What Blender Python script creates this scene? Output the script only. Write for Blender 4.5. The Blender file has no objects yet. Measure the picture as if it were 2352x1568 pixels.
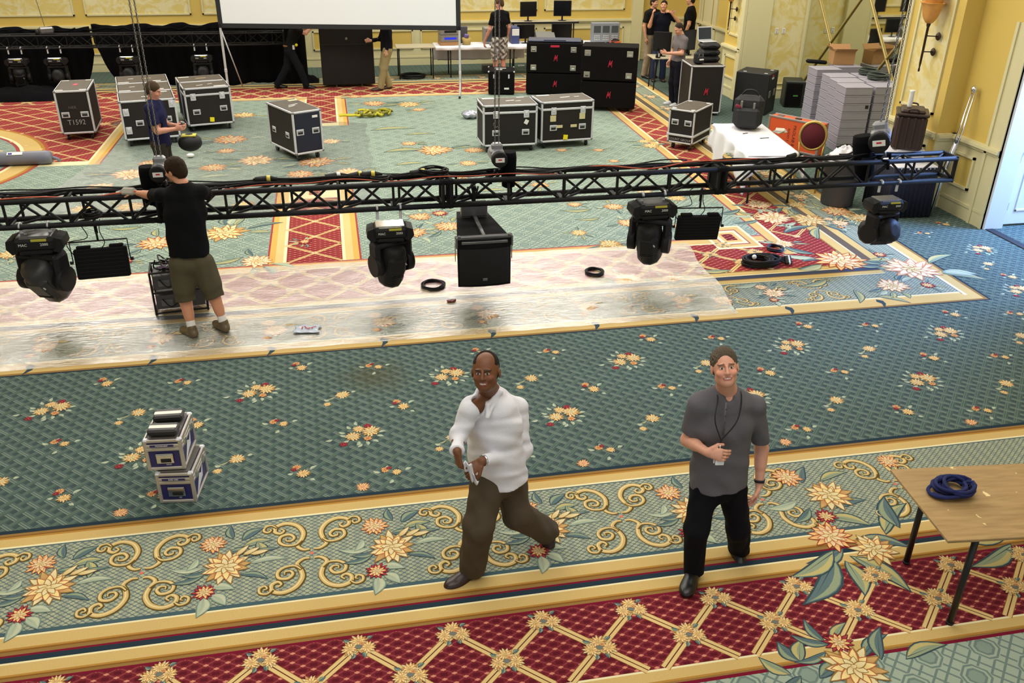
import bpy, math, random
import numpy as np
from mathutils import Vector, Matrix, Euler
random.seed(7)
SC = bpy.context.scene
COL = SC.collection
R = math.radians
PI = math.pi

# ------------------------------------------------------------------ camera
CAM_H = 4.2
FPX, YAW, PITCH, ROLL = 2024.7, R(11.5), R(27.08), R(.745)
cfw = np.array([math.sin(YAW)*math.cos(PITCH), math.cos(YAW)*math.cos(PITCH), -math.sin(PITCH)])
c_r = np.array([math.cos(YAW), -math.sin(YAW), 0.])
c_u = np.cross(c_r, cfw)
crt = math.cos(ROLL)*c_r + math.sin(ROLL)*c_u
cup = -math.sin(ROLL)*c_r + math.cos(ROLL)*c_u
cam_d = bpy.data.cameras.new('camera')
cam_d.sensor_width = 36.0
cam_d.lens = FPX/2352*36.0
cam_d.clip_start = .05
cam_d.clip_end = 200
cam = bpy.data.objects.new('camera', cam_d)
COL.objects.link(cam)
cam.matrix_world = Matrix(((crt[0], cup[0], -cfw[0], 0), (crt[1], cup[1], -cfw[1], 0), (crt[2], cup[2], -cfw[2], CAM_H), (0, 0, 0, 1)))
SC.camera = cam

def at(px, py, Y=None, z=None, x=None):
    """point of the room seen at a photo pixel, on the plane y=Y, z=z or x=x"""
    d = (px-1176)/FPX*crt - (py-784)/FPX*cup + cfw
    if Y is not None: t = Y/d[1]
    elif z is not None: t = (z-CAM_H)/d[2]
    else: t = x/d[0]
    return Vector((t*d[0], t*d[1], CAM_H+t*d[2]))

# ------------------------------------------------------------------ world, lamps, exposure
wd = bpy.data.worlds.new('room_air')
SC.world = wd
wd.use_nodes = True
wd.node_tree.nodes['Background'].inputs[0].default_value = (.96, .96, .95, 1)
wd.node_tree.nodes['Background'].inputs[1].default_value = .68
SC.view_settings.view_transform = 'Standard'
SC.view_settings.look = 'None'
SC.view_settings.gamma = 1
SC.view_settings.use_curve_mapping = False
SC.view_settings.exposure = 0.0

def area(name, loc, sx, sy, power, col, rot=(0, 0, 0)):
    l = bpy.data.lights.new(name, 'AREA')
    l.shape = 'RECTANGLE'; l.size = sx; l.size_y = sy; l.energy = power; l.color = col
    o = bpy.data.objects.new(name, l); COL.objects.link(o)
    o.location = loc; o.rotation_euler = rot
    return o
WARM = (1, .96, .89)
area('lamp_ceiling_front', (1, 3.0, 8.0), 9, 5, 430, WARM)
area('lamp_ceiling_middle', (0, 12.5, 8.0), 14, 4, 980, WARM)
area('lamp_chandelier_left', (-6.6, 22.3, 5.7), 3.4, 1.5, 240, WARM, (R(-50), 0, 0))
area('lamp_chandelier_right', (4.4, 22.3, 5.7), 6.2, 1.5, 380, WARM, (R(-50), 0, 0))
area('lamp_ceiling_rear', (-1, 19.5, 8.0), 16, 3, 620, WARM)
area('fill_alcove', (8.6, 16.2, 7.6), 2.5, 3, 190, WARM)  # unseen fill light, added to brighten the dim outlet wall in the alcove
area('lamp_daylight_door', (11.0, 9.5, 3.1), 1.2, 1.2, 760, (.24, .44, 1), (0, R(58), 0))

# ------------------------------------------------------------------ materials
def lin(c):
    return tuple(((v/255)/12.92 if v/255 <= .04045 else ((v/255+.055)/1.055)**2.4) for v in c)
def rgba(c):
    return (*lin(c), 1)
MATS = {}
def nodes(name):
    m = bpy.data.materials.new(name); m.use_nodes = True
    nt = m.node_tree; b = nt.nodes['Principled BSDF']
    return m, nt, b
def N(nt, t, **kw):
    n = nt.nodes.new(t)
    for k, v in kw.items(): setattr(n, k, v)
    return n
def MATH(nt, op, a, b=None, c=None):
    n = nt.nodes.new('ShaderNodeMath'); n.operation = op
    for i, v in enumerate((a, b, c)):
        if v is None: continue
        if isinstance(v, (int, float)): n.inputs[i].default_value = v
        else: nt.links.new(v, n.inputs[i])
    return n.outputs[0]
def MIX(nt, f, a, b):
    n = nt.nodes.new('ShaderNodeMix'); n.data_type = 'RGBA'
    for i, v in ((0, f), (6, a), (7, b)):
        if isinstance(v, (int, float)): n.inputs[i].default_value = v
        elif isinstance(v, tuple): n.inputs[i].default_value = v
        else: nt.links.new(v, n.inputs[i])
    return n.outputs[2]
def P(name, col, rough=.6, metal=0., var=.0, vscale=8., bump=0., bscale=60., spec=.5, emit=None, estr=1., alpha=None, coat=0.):
    """plain procedural surface: base colour with a little noise variation and fine bump"""
    if name in MATS: return MATS[name]
    m, nt, b = nodes(name)
    b.inputs['Roughness'].default_value = rough
    b.inputs['Metallic'].default_value = metal
    b.inputs['Specular IOR Level'].default_value = spec
    b.inputs['Coat Weight'].default_value = coat
    c = rgba(col)
    tc = N(nt, 'ShaderNodeTexCoord')
    if var > 0:
        no = N(nt, 'ShaderNodeTexNoise'); no.inputs['Scale'].default_value = vscale; no.inputs['Detail'].default_value = 4
        nt.links.new(tc.outputs['Object'], no.inputs['Vector'])
        lo = tuple(max(0, v*(1-var)) for v in c[:3])+(1,); hi = tuple(min(1, v*(1+var)) for v in c[:3])+(1,)
        nt.links.new(MIX(nt, no.outputs['Fac'], lo, hi), b.inputs['Base Color'])
    else:
        b.inputs['Base Color'].default_value = c
    if bump > 0:
        n2 = N(nt, 'ShaderNodeTexNoise'); n2.inputs['Scale'].default_value = bscale; n2.inputs['Detail'].default_value = 3
        nt.links.new(tc.outputs['Object'], n2.inputs['Vector'])
        bp = N(nt, 'ShaderNodeBump'); bp.inputs['Strength'].default_value = bump; bp.inputs['Distance'].default_value = .01
        nt.links.new(n2.outputs['Fac'], bp.inputs['Height']); nt.links.new(bp.outputs['Normal'], b.inputs['Normal'])
    if emit:
        b.inputs['Emission Color'].default_value = rgba(emit); b.inputs['Emission Strength'].default_value = estr
    MATS[name] = m
    return m
def PV(name, rough=.7, spec=.4, bump=0., bscale=200., var=0., coat=0., sss=0.):
    """surface whose colour is woven / dyed in: reads the mesh colour attribute"""
    m, nt, b = nodes(name)
    a = N(nt, 'ShaderNodeAttribute'); a.attribute_name = 'Col'
    col = a.outputs['Color']
    tc = N(nt, 'ShaderNodeTexCoord')
    if var > 0:
        no = N(nt, 'ShaderNodeTexNoise'); no.inputs['Scale'].default_value = bscale; no.inputs['Detail'].default_value = 3
        nt.links.new(tc.outputs['Object'], no.inputs['Vector'])
        hs = N(nt, 'ShaderNodeHueSaturation')
        nt.links.new(col, hs.inputs['Color'])
        nt.links.new(MATH(nt, 'MULTIPLY_ADD', no.outputs['Fac'], 2*var, 1-var), hs.inputs['Value'])
        col = hs.outputs['Color']
    nt.links.new(col, b.inputs['Base Color'])
    b.inputs['Roughness'].default_value = rough; b.inputs['Specular IOR Level'].default_value = spec
    if sss: b.inputs['Subsurface Weight'].default_value = sss; b.inputs['Subsurface Radius'].default_value = (.01, .004, .002)
    if bump > 0:
        n2 = N(nt, 'ShaderNodeTexNoise'); n2.inputs['Scale'].default_value = bscale
        nt.links.new(tc.outputs['Object'], n2.inputs['Vector'])
        bp = N(nt, 'ShaderNodeBump'); bp.inputs['Strength'].default_value = bump; bp.inputs['Distance'].default_value = .01
        nt.links.new(n2.outputs['Fac'], bp.inputs['Height']); nt.links.new(bp.outputs['Normal'], b.inputs['Normal'])
    MATS[name] = m
    return m

# ------------------------------------------------------------------ mesh builder
class MB:
    def __init__(s): s.v = []; s.f = []; s.m = []; s.c = []; s.sm = []
    def add(s, vs, fs, m=0, col=None, smooth=False):
        o = len(s.v); s.v += [tuple(v) for v in vs]
        for f in fs:
            s.f.append(tuple(i+o for i in f)); s.m.append(m); s.c.append(col); s.sm.append(smooth)
        return s
    def box(s, c, d, bev=0., rot=None, m=0, col=None):
        x, y, z = d[0]/2, d[1]/2, d[2]/2
        b = min(bev, x*.9, y*.9, z*.9)
        vs = []; fs = []
        if b <= 0:
            vs = [Vector((i*x, j*y, k*z)) for i in (-1, 1) for j in (-1, 1) for k in (-1, 1)]
            fs = [(0, 1, 3, 2), (4, 6, 7, 5), (0, 4, 5, 1), (2, 3, 7, 6), (0, 2, 6, 4), (1, 5, 7, 3)]
        else:
            idx = {}
            for i in (-1, 1):
                for j in (-1, 1):
                    for k in (-1, 1):
                        for a in range(3):
                            p = [i*(x-b), j*(y-b), k*(z-b)]; p[a] = (i, j, k)[a]*(x, y, z)[a]
                            idx[(i, j, k, a)] = len(vs); vs.append(Vector(p))
            def q(*a): fs.append(tuple(idx[t] for t in a))
            for i in (-1, 1):
                q((i,-1,-1,0), (i,1,-1,0), (i,1,1,0), (i,-1,1,0)); q((-1,i,-1,1), (-1,i,1,1), (1,i,1,1), (1,i,-1,1)); q((-1,-1,i,2), (1,-1,i,2), (1,1,i,2), (-1,1,i,2))
                for j in (-1, 1):
                    q((i,j,-1,0), (i,j,1,0), (i,j,1,1), (i,j,-1,1)); q((i,-1,j,0), (i,1,j,0), (i,1,j,2), (i,-1,j,2)); q((-1,i,j,1), (1,i,j,1), (1,i,j,2), (-1,i,j,2))
                    for k in (-1, 1): q((i,j,k,0), (i,j,k,1), (i,j,k,2))
        M = (rot if isinstance(rot, Matrix) else Euler(rot).to_matrix()) if rot is not None else None
        cv = Vector(c)
        vs = [(M @ v if M else v)+cv for v in vs]
        return s.add(vs, fs, m, col)
    def cyl(s, a, b, r, r2=None, n=12, cap=True, m=0, col=None, smooth=True):
        a = Vector(a); b = Vector(b); r2 = r if r2 is None else r2
        d = (b-a).normalized(); u = d.orthogonal().normalized(); w = d.cross(u)
        vs = []
        for p, q in ((a, r), (b, r2)):
            for i in range(n):
                t = 2*PI*i/n; vs.append(p+(u*math.cos(t)+w*math.sin(t))*q)
        s.add(vs, [(i, (i+1) % n, n+(i+1) % n, n+i) for i in range(n)], m, col, smooth)
        if cap:
            o = len(s.v)-2*n
            s.f.append(tuple(o+i for i in range(n))[::-1]); s.m.append(m); s.c.append(col); s.sm.append(False)
            s.f.append(tuple(o+n+i for i in range(n))); s.m.append(m); s.c.append(col); s.sm.append(False)
        return s
    def tube(s, pts, r, n=6, closed=False, m=0, col=None, flat=1.):
        pts = [Vector(p) for p in pts]; L = len(pts); rings = []
        up = None
        for i, p in enumerate(pts):
            if closed: t = pts[(i+1) % L]-pts[i-1]
            else: t = pts[min(i+1, L-1)]-pts[max(i-1, 0)]
            if t.length < 1e-9: t = Vector((1, 0, 0))
            t.normalize()
            u = (up - t*up.dot(t)) if up is not None else t.orthogonal()
            if u.length < 1e-6: u = t.orthogonal()
            u.normalize(); up = u; w = t.cross(u)
            rr = r[i] if isinstance(r, (list, tuple)) else r
            rings.append([p+(u*math.cos(2*PI*k/n)+w*math.sin(2*PI*k/n)*flat)*rr for k in range(n)])
        vs = [v for g in rings for v in g]; fs = []
        for i in range(L if closed else L-1):
            j = (i+1) % L
            for k in range(n): fs.append((i*n+k, i*n+(k+1) % n, j*n+(k+1) % n, j*n+k))
        s.add(vs, fs, m, col, True)
        if not closed:
            o = len(s.v)-L*n
            for q in (tuple(o+k for k in range(n))[::-1], tuple(o+(L-1)*n+k for k in range(n))):
                s.f.append(q); s.m.append(m); s.c.append(col); s.sm.append(False)
        return s
    def lathe(s, prof, c=(0, 0, 0), n=20, axis=None, m=0, col=None, smooth=True, sx=1., sy=1.):
        vs = []; c = Vector(c)
        M = Vector((0, 0, 1)).rotation_difference(Vector(axis)).to_matrix() if axis is not None else None
        for r, z in prof:
            for i in range(n):
                t = 2*PI*i/n; v = Vector((r*math.cos(t)*sx, r*math.sin(t)*sy, z)); vs.append((M @ v if M else v)+c)
        fs = [(j*n+i, j*n+(i+1) % n, (j+1)*n+(i+1) % n, (j+1)*n+i) for j in range(len(prof)-1) for i in range(n)]
        s.add(vs, fs, m, col, smooth); o = len(s.v)-len(vs)
        for q in (tuple(o+i for i in range(n))[::-1], tuple(o+(len(prof)-1)*n+i for i in range(n))):
            s.f.append(q); s.m.append(m); s.c.append(col); s.sm.append(False)
        return s
    def sph(s, c, r, n=12, k=8, m=0, col=None, sc=(1, 1, 1)):
        prof = [(math.sin(PI*j/k)*r+1e-5, -math.cos(PI*j/k)*r) for j in range(k+1)]
        o = len(s.v); s.lathe(prof, (0, 0, 0), n, None, m, col)
        for i in range(o, len(s.v)):
            v = s.v[i]; s.v[i] = (v[0]*sc[0]+c[0], v[1]*sc[1]+c[1], v[2]*sc[2]+c[2])
        return s
    def poly(s, pts, m=0, col=None): return s.add(pts, [tuple(range(len(pts)))], m, col)
    def prism(s, pts, y0, y1, m=0, col=None, plane='xz'):
        """2-D outline pushed out along the third axis"""
        f = {'xz': lambda a, b, t: (a, t, b), 'xy': lambda a, b, t: (a, b, t), 'yz': lambda a, b, t: (t, a, b)}[plane]
        n = len(pts); vs = [f(a, b, y0) for a, b in pts]+[f(a, b, y1) for a, b in pts]
        return s.add(vs, [tuple(range(n)), tuple(range(2*n-1, n-1, -1))]+[(i, n+i, n+(i+1) % n, (i+1) % n) for i in range(n)], m, col)
    def grid(s, f, nu, nv, m=0, col=None, smooth=True, cu=False):
        vs = [f(i/nu, j/nv) for j in range(nv+1) for i in range(nu+1)]; w = nu+1
        return s.add(vs, [(j*w+i, j*w+i+1, (j+1)*w+i+1, (j+1)*w+i) for j in range(nv) for i in range(nu)], m, col, smooth)
    def build(s, name, mats, parent=None, fixn=True, thick=0.):
        me = bpy.data.meshes.new(name); me.from_pydata(s.v, [], s.f)
        if not isinstance(mats, (list, tuple)): mats = [mats]
        for m in mats: me.materials.append(m)
        me.polygons.foreach_set('material_index', s.m)
        me.polygons.foreach_set('use_smooth', s.sm)
        if any(c is not None for c in s.c):
            at_ = me.color_attributes.new('Col', 'FLOAT_COLOR', 'CORNER')
            buf = []
            for f, c in zip(s.f, s.c):
                if c is None: c = (1, 1, 1)
                if isinstance(c, list): buf += [x for k in c for x in (*k, 1)]
                else: buf += [*c, 1]*len(f)
            at_.data.foreach_set('color', buf)
        me.update()
        if fixn:
            import bmesh
            bm = bmesh.new(); bm.from_mesh(me); bmesh.ops.recalc_face_normals(bm, faces=bm.faces); bm.to_mesh(me); bm.free()
        o = bpy.data.objects.new(name, me); COL.objects.link(o)
        if parent is not None: o.parent = parent
        if thick:
            md = o.modifiers.new('thickness', 'SOLIDIFY'); md.thickness = thick; md.offset = 0
        return o

def tag(o, label=None, cat=None, group=None, kind=None):
    if label: o['label'] = label
    if cat: o['category'] = cat
    if group: o['group'] = group
    if kind: o['kind'] = kind
    return o
def thing(name, label, cat, loc=(0, 0, 0), rz=0., group=None):
    o = bpy.data.objects.new(name, None); COL.objects.link(o); o.empty_display_size = .1
    o.location = loc; o.rotation_euler = (0, 0, rz)
    return tag(o, label, cat, group)
def dup(o, loc=None, rz=None, label=None, parent=None):
    c = o.copy(); COL.objects.link(c)
    if parent is not None: c.parent = parent
    for ch in o.children: dup(ch, parent=c)
    if loc is not None: c.location = loc
    if rz is not None: c.rotation_euler = (0, 0, rz)
    if label: c['label'] = label
    return c
def text_mesh(name, s, size, mat, parent, loc, rot=(0, 0, 0), depth=.0008, align='CENTER', sx=1.):
    cu = bpy.data.curves.new(name, 'FONT'); cu.body = s; cu.size = size; cu.extrude = depth; cu.align_x = align; cu.align_y = 'CENTER'; cu.resolution_u = 2
    t = bpy.data.objects.new('tmp', cu); COL.objects.link(t)
    bpy.context.view_layer.update()
    me = bpy.data.meshes.new_from_object(t.evaluated_get(bpy.context.evaluated_depsgraph_get()))
    bpy.data.objects.remove(t)
    me.name = name; me.materials.clear(); me.materials.append(mat)
    o = bpy.data.objects.new(name, me); COL.objects.link(o); o.parent = parent; o.location = loc; o.rotation_euler = rot; o.scale = (sx, 1, 1)
    return o

M_BLACK = P('black_paint', (19, 19, 21), .6, spec=.3, var=.3, vscale=20)
M_MATTE = P('matte_black', (13, 13, 15), .9, spec=.25, var=.3, vscale=12, bump=.2)
M_CLOTHK = P('black_cloth', (9, 9, 12), .95, var=.4, vscale=5, bump=.3, bscale=90, spec=.1)
M_ALU = P('aluminium', (206, 208, 214), .45, .35, var=.12, vscale=30)
M_CHROME = P('chrome', (225, 226, 230), .16, 1.)
M_STEEL = P('grey_steel', (120, 120, 122), .4, .8, var=.2, vscale=30)
M_LAM = P('dark_brown_laminate', (33, 29, 28), .6, spec=.3, var=.2, vscale=40, bump=.1)
M_LAMB = P('blue_black_laminate', (18, 22, 44), .45, var=.2, vscale=40)
M_LAMT = P('grey_laminate_top', (84, 77, 68), .6, var=.25, vscale=10, spec=.3)
M_WHITE = P('white_cloth', (222, 222, 228), .9, var=.04, bump=.1, bscale=40)
M_WPLAS = P('white_plastic', (225, 225, 222), .4)
M_RUB = P('rubber', (18, 18, 18), .7)
M_RED = P('red_mark', (190, 24, 56), .6)
M_YEL = P('yellow_tape', (236, 222, 20), .6)
M_CABLE = P('black_cable', (11, 11, 13), .6, spec=.3)
M_ORC = P('orange_cable', (190, 84, 52), .5)
M_SKIN = PV('skin', .5, .4, sss=.08, var=.06, bscale=60)
M_DYED = PV('dyed_fabric', .9, .15, bump=.25, bscale=160, var=.06)
M_HAIR = PV('hair_strands', .7, .2, bump=0, bscale=120, var=.5)
def _strands():
    nt = M_HAIR.node_tree; b = nt.nodes['Principled BSDF']; tc = nt.nodes['Texture Coordinate']
    w = N(nt, 'ShaderNodeTexWave'); w.inputs['Scale'].default_value = 60; w.inputs['Distortion'].default_value = 7; w.inputs['Detail'].default_value = 3; nt.links.new(tc.outputs['Object'], w.inputs['Vector'])
    bp = N(nt, 'ShaderNodeBump'); bp.inputs['Strength'].default_value = .9; bp.inputs['Distance'].default_value = .004; nt.links.new(w.outputs['Fac'], bp.inputs['Height']); nt.links.new(bp.outputs['Normal'], b.inputs['Normal'])
    old = b.inputs['Base Color'].links[0].from_socket; hs = N(nt, 'ShaderNodeHueSaturation'); nt.links.new(old, hs.inputs['Color']); nt.links.new(MATH(nt, 'MULTIPLY_ADD', w.outputs['Fac'], .9, .5), hs.inputs['Value']); nt.links.new(hs.outputs['Color'], b.inputs['Base Color'])
_strands()
# ------------------------------------------------------------------ carpet materials
def carpet_base(name):
    m, nt, b = nodes(name)
    b.inputs['Roughness'].default_value = .95; b.inputs['Specular IOR Level'].default_value = .12
    g = N(nt, 'ShaderNodeNewGeometry'); sp = N(nt, 'ShaderNodeSeparateXYZ'); nt.links.new(g.outputs['Position'], sp.inputs[0])
    return m, nt, b, g, sp
def fibre(nt, g, col, amt=.16):
    no = N(nt, 'ShaderNodeTexNoise'); no.inputs['Scale'].default_value = 130; no.inputs['Detail'].default_value = 2
    n2 = N(nt, 'ShaderNodeTexNoise'); n2.inputs['Scale'].default_value = 1.3; n2.inputs['Detail'].default_value = 3
    nt.links.new(g.outputs['Position'], no.inputs['Vector']); nt.links.new(g.outputs['Position'], n2.inputs['Vector'])
    hs = N(nt, 'ShaderNodeHueSaturation'); nt.links.new(col, hs.inputs['Color'])
    f = MATH(nt, 'MULTIPLY_ADD', no.outputs['Fac'], 2*amt, 1-amt); f2 = MATH(nt, 'MULTIPLY_ADD', n2.outputs['Fac'], .24, .88)
    nt.links.new(MATH(nt, 'MULTIPLY', f, f2), hs.inputs['Value'])
    return hs.outputs['Color']
def finish(nt, b, g, col, amt=.16):
    nt.links.new(fibre(nt, g, col, amt), b.inputs['Base Color'])
def diag(nt, sp, ang, per):
    a = MATH(nt, 'MULTIPLY', sp.outputs[0], math.cos(ang)/per); c = MATH(nt, 'MULTIPLY', sp.outputs[1], math.sin(ang)/per)
    return MATH(nt, 'ADD', a, c)
def inband(nt, v, lo, hi):
    return MATH(nt, 'MULTIPLY', MATH(nt, 'GREATER_THAN', v, lo), MATH(nt, 'LESS_THAN', v, hi))

# woven green field: interlaced double strips on a darker ground
def m_weave():
    m, nt, b, g, sp = carpet_base('carpet_green_weave')
    u = diag(nt, sp, R(46), .088); v = diag(nt, sp, R(-42), .088)
    fu = MATH(nt, 'FRACT', u); fv = MATH(nt, 'FRACT', v)
    par = MATH(nt, 'MODULO', MATH(nt, 'ADD', MATH(nt, 'ADD', MATH(nt, 'FLOOR', u), MATH(nt, 'FLOOR', v)), 2000), 2)
    bu = inband(nt, fu, .22, .74); bv = inband(nt, fv, .22, .74)
    lu = MATH(nt, 'ADD', inband(nt, fu, .27, .34), inband(nt, fu, .46, .53)); lv = MATH(nt, 'ADD', inband(nt, fv, .27, .34), inband(nt, fv, .46, .53))
    dark, mid, lt = rgba((60, 74, 74)), rgba((78, 94, 91)), rgba((122, 134, 118))
    cu = MIX(nt, lu, mid, lt); cv = MIX(nt, lv, rgba((70, 88, 82)), rgba((94, 112, 100)))
    onlyv = MIX(nt, bv, dark, cv); onlyu = MIX(nt, bu, dark, cu)
    top_u = MIX(nt, bu, onlyv, cu); top_v = MIX(nt, bv, onlyu, cv)
    # worn, stained spot in the middle of the field
    ln = N(nt, 'ShaderNodeVectorMath', operation='DISTANCE'); nt.links.new(g.outputs['Position'], ln.inputs[0]); ln.inputs[1].default_value = (.18, 7.55, 0)
    no = N(nt, 'ShaderNodeTexNoise'); no.inputs['Scale'].default_value = 4; nt.links.new(g.outputs['Position'], no.inputs['Vector'])
    st = MATH(nt, 'MULTIPLY', MATH(nt, 'SUBTRACT', 1.0, MATH(nt, 'SMOOTHSTEP' if False else 'MINIMUM', MATH(nt, 'MULTIPLY', MATH(nt, 'ADD', ln.outputs['Value'], MATH(nt, 'MULTIPLY', no.outputs['Fac'], .25)), 1.9), 1.0)), .75)
    c = MIX(nt, st, MIX(nt, par, top_u, top_v), rgba((78, 72, 42)))
    finish(nt, b, g, c); return m
def m_scale():
    m, nt, b, g, sp = carpet_base('carpet_scale_border')
    u = diag(nt, sp, R(52), .031); v = diag(nt, sp, R(-52), .031)
    su = MATH(nt, 'ABSOLUTE', MATH(nt, 'SINE', MATH(nt, 'MULTIPLY', u, PI))); sv = MATH(nt, 'ABSOLUTE', MATH(nt, 'SINE', MATH(nt, 'MULTIPLY', v, PI)))
    f = MATH(nt, 'LESS_THAN', MATH(nt, 'MULTIPLY', su, sv), .26)
    par = MATH(nt, 'MODULO', MATH(nt, 'ADD', MATH(nt, 'FLOOR', MATH(nt, 'MULTIPLY', MATH(nt, 'ADD', u, v), .5)), 2000), 2)
    c = MIX(nt, f, MIX(nt, par, rgba((146, 152, 130)), rgba((160, 164, 136))), rgba((94, 108, 108)))
    finish(nt, b, g, c, .1); return m
def m_red(name='carpet_red_star', c0=(108, 32, 42), c1=(136, 62, 64), c2=(86, 20, 32)):
    m, nt, b, g, sp = carpet_base(name)
    p = .064
    u = diag(nt, sp, R(60), p); v = diag(nt, sp, R(-60), p); w = diag(nt, sp, R(90), p*.5/math.sin(R(60))*1.0)
    def near(x, t): 
        f = MATH(nt, 'FRACT', x); return MATH(nt, 'MAXIMUM', MATH(nt, 'LESS_THAN', f, t), MATH(nt, 'GREATER_THAN', f, 1-t))
    lines = MATH(nt, 'MAXIMUM', near(u, .055), near(v, .055))
    star = MATH(nt, 'MULTIPLY', near(u, .15), near(v, .15))
    c = MIX(nt, lines, rgba(c0), rgba(c1))
    fu = MATH(nt, 'SUBTRACT', MATH(nt, 'FRACT', u), .5); fv = MATH(nt, 'SUBTRACT', MATH(nt, 'FRACT', v), .5)
    core = MATH(nt, 'LESS_THAN', MATH(nt, 'ADD', MATH(nt, 'ABSOLUTE', fu), MATH(nt, 'ABSOLUTE', fv)), .34)
    c = MIX(nt, core, c, rgba(c2))
    c = MIX(nt, star, c, rgba((196, 128, 104)))
    finish(nt, b, g, c, .1); return m
def m_oct():
    m, nt, b, g, sp = carpet_base('carpet_octagon_field')
    p = .40
    # ring medallions on a staggered grid over an interlace of double bands
    ax = MATH(nt, 'DIVIDE', sp.outputs[0], p); ay = MATH(nt, 'DIVIDE', sp.outputs[1], p)
    def ringd(ox):
        fx = MATH(nt, 'SUBTRACT', MATH(nt, 'FRACT', MATH(nt, 'ADD', ax, ox+.13)), .5); fy = MATH(nt, 'SUBTRACT', MATH(nt, 'FRACT', MATH(nt, 'ADD', ay, ox)), .5)
        ca = MATH(nt, 'MAXIMUM', MATH(nt, 'ABSOLUTE', fx), MATH(nt, 'ABSOLUTE', fy))
        cb = MATH(nt, 'MULTIPLY', MATH(nt, 'ADD', MATH(nt, 'ABSOLUTE', fx), MATH(nt, 'ABSOLUTE', fy)), .76)
        return MATH(nt, 'MAXIMUM', ca, cb)
    d = MATH(nt, 'MINIMUM', ringd(0), ringd(.5))
    u = MATH(nt, 'FRACT', MATH(nt, 'MULTIPLY', MATH(nt, 'ADD', ax, ay), 2.0)); v = MATH(nt, 'FRACT', MATH(nt, 'MULTIPLY', MATH(nt, 'SUBTRACT', ax, ay), 2.0))
    line = MATH(nt, 'MAXIMUM', MATH(nt, 'MAXIMUM', inband(nt, u, .2, .3), inband(nt, u, .62, .72)), MATH(nt, 'MAXIMUM', inband(nt, v, .2, .3), inband(nt, v, .62, .72)))
    base, dk, md = rgba((150, 164, 148)), rgba((104, 122, 116)), rgba((126, 144, 132))
    c = MIX(nt, line, base, dk)
    c = MIX(nt, MATH(nt, 'LESS_THAN', d, .25), c, base)
    c = MIX(nt, inband(nt, d, .2, .235), c, dk)
    c = MIX(nt, inband(nt, d, .12, .16), c, dk)
    c = MIX(nt, MATH(nt, 'LESS_THAN', d, .12), c, md)
    finish(nt, b, g, c, .12); return m
def m_motif():
    m, nt, b, g, sp = carpet_base('carpet_woven_motifs')
    a = N(nt, 'ShaderNodeAttribute'); a.attribute_name = 'Col'
    finish(nt, b, g, a.outputs['Color'], .14); return m
CARPET = [m_motif(), m_weave(), m_scale(), m_red(), m_oct(), m_red('carpet_red_star_bright', (132, 42, 46), (154, 76, 72), (116, 30, 38))]

# ------------------------------------------------------------------ the patterned floor, one mesh
FL = MB()
ZS = 4e-5
def L3(c): return lin(c)
GOLD, GOLDL, CREAM, BROWN = L3((194, 166, 106)), L3((206, 180, 122)), L3((222, 212, 170)), L3((138, 106, 58))
TEAL, NAVY, DRED, RUST = L3((66, 88, 94)), L3((34, 50, 60)), L3((112, 18, 42)), L3((168, 98, 62))
SAGE, OLIVE, LEAFD, LEAFB = L3((136, 148, 120)), L3((178, 166, 110)), L3((52, 70, 76)), L3((88, 108, 110))
def zone(x0, x1, y0, y1, m, z=0., col=None, sh=0.):
    FL.poly([(x0+sh*(y0-9.5), y0, z), (x1+sh*(y0-9.5), y0, z), (x1+sh*(y1-9.5), y1, z), (x0+sh*(y1-9.5), y1, z)], m, col)
def petal(cx, cy, a, Ln, W, z, base, tip, out, k=.5):
    n = 5; ca, sa = math.cos(a), math.sin(a)
    def outline(l, w, o=0.):
        P_ = []
        for i in range(n+1):
            t = i/n; P_.append((o+l*t, w*math.sin(PI*t**(.75 if k > .4 else 1.2))**.8 if 0 < t < 1 else 0))
        return P_+[(x, -y) for x, y in P_[-2:0:-1]]
    for (l, w, o, zz, cb, ct) in ((Ln, W, 0, z, out, out), (Ln*.9, W*.74, Ln*.03, z+ZS, base, tip)):
        pts = outline(l, w, o)
        FL.poly([(cx+x*ca-y*sa, cy+x*sa+y*ca, zz) for x, y in pts], 0, [tuple(cb[q]+(ct[q]-cb[q])*min(1, max(0, x/Ln)) for q in range(3)) for x, y in pts])
def flower(cx, cy, r, sch='gold', z=.0008, rot=0., rings=3):
    S = {'gold': ((GOLD, CREAM, BROWN), (GOLD, L3((240, 216, 150)), RUST), (GOLDL, CREAM, BROWN)),
         'rust': ((RUST, L3((236, 200, 132)), L3((150, 60, 40))), (L3((214, 132, 82)), CREAM, RUST), (GOLDL, CREAM, RUST)),
         'red': ((L3((120, 30, 44)), L3((170, 66, 70)), L3((80, 14, 30))), (L3((190, 110, 60)), L3((238, 206, 140)), L3((120, 44, 36))), (GOLD, CREAM, RUST)),
         'pale': ((L3((222, 186, 130)), CREAM, L3((190, 120, 90))), (L3((232, 204, 150)), L3((246, 232, 196)), L3((200, 140, 104))), (GOLDL, CREAM, RUST))}[sch]
    k = 0
    for q, (n, f, w) in enumerate(((13, 1., .17), (10, .74, .15), (7, .48, .12))[:rings]):
        for i in range(n):
            a = rot+2*PI*(i+.5*q)/n+random.uniform(-.1, .1)
            cc = S[q]
            if q == 0 and i % 4 == 0 and sch == 'gold': cc = (RUST, GOLD, BROWN)
            petal(cx, cy, a, r*f*random.uniform(.86, 1.1), r*w*1.15, z+k*2*ZS, *cc); k += 1
    petal(cx-r*.1, cy, rot, r*.22, r*.1, z+k*2*ZS, GOLD, CREAM, BROWN)
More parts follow.
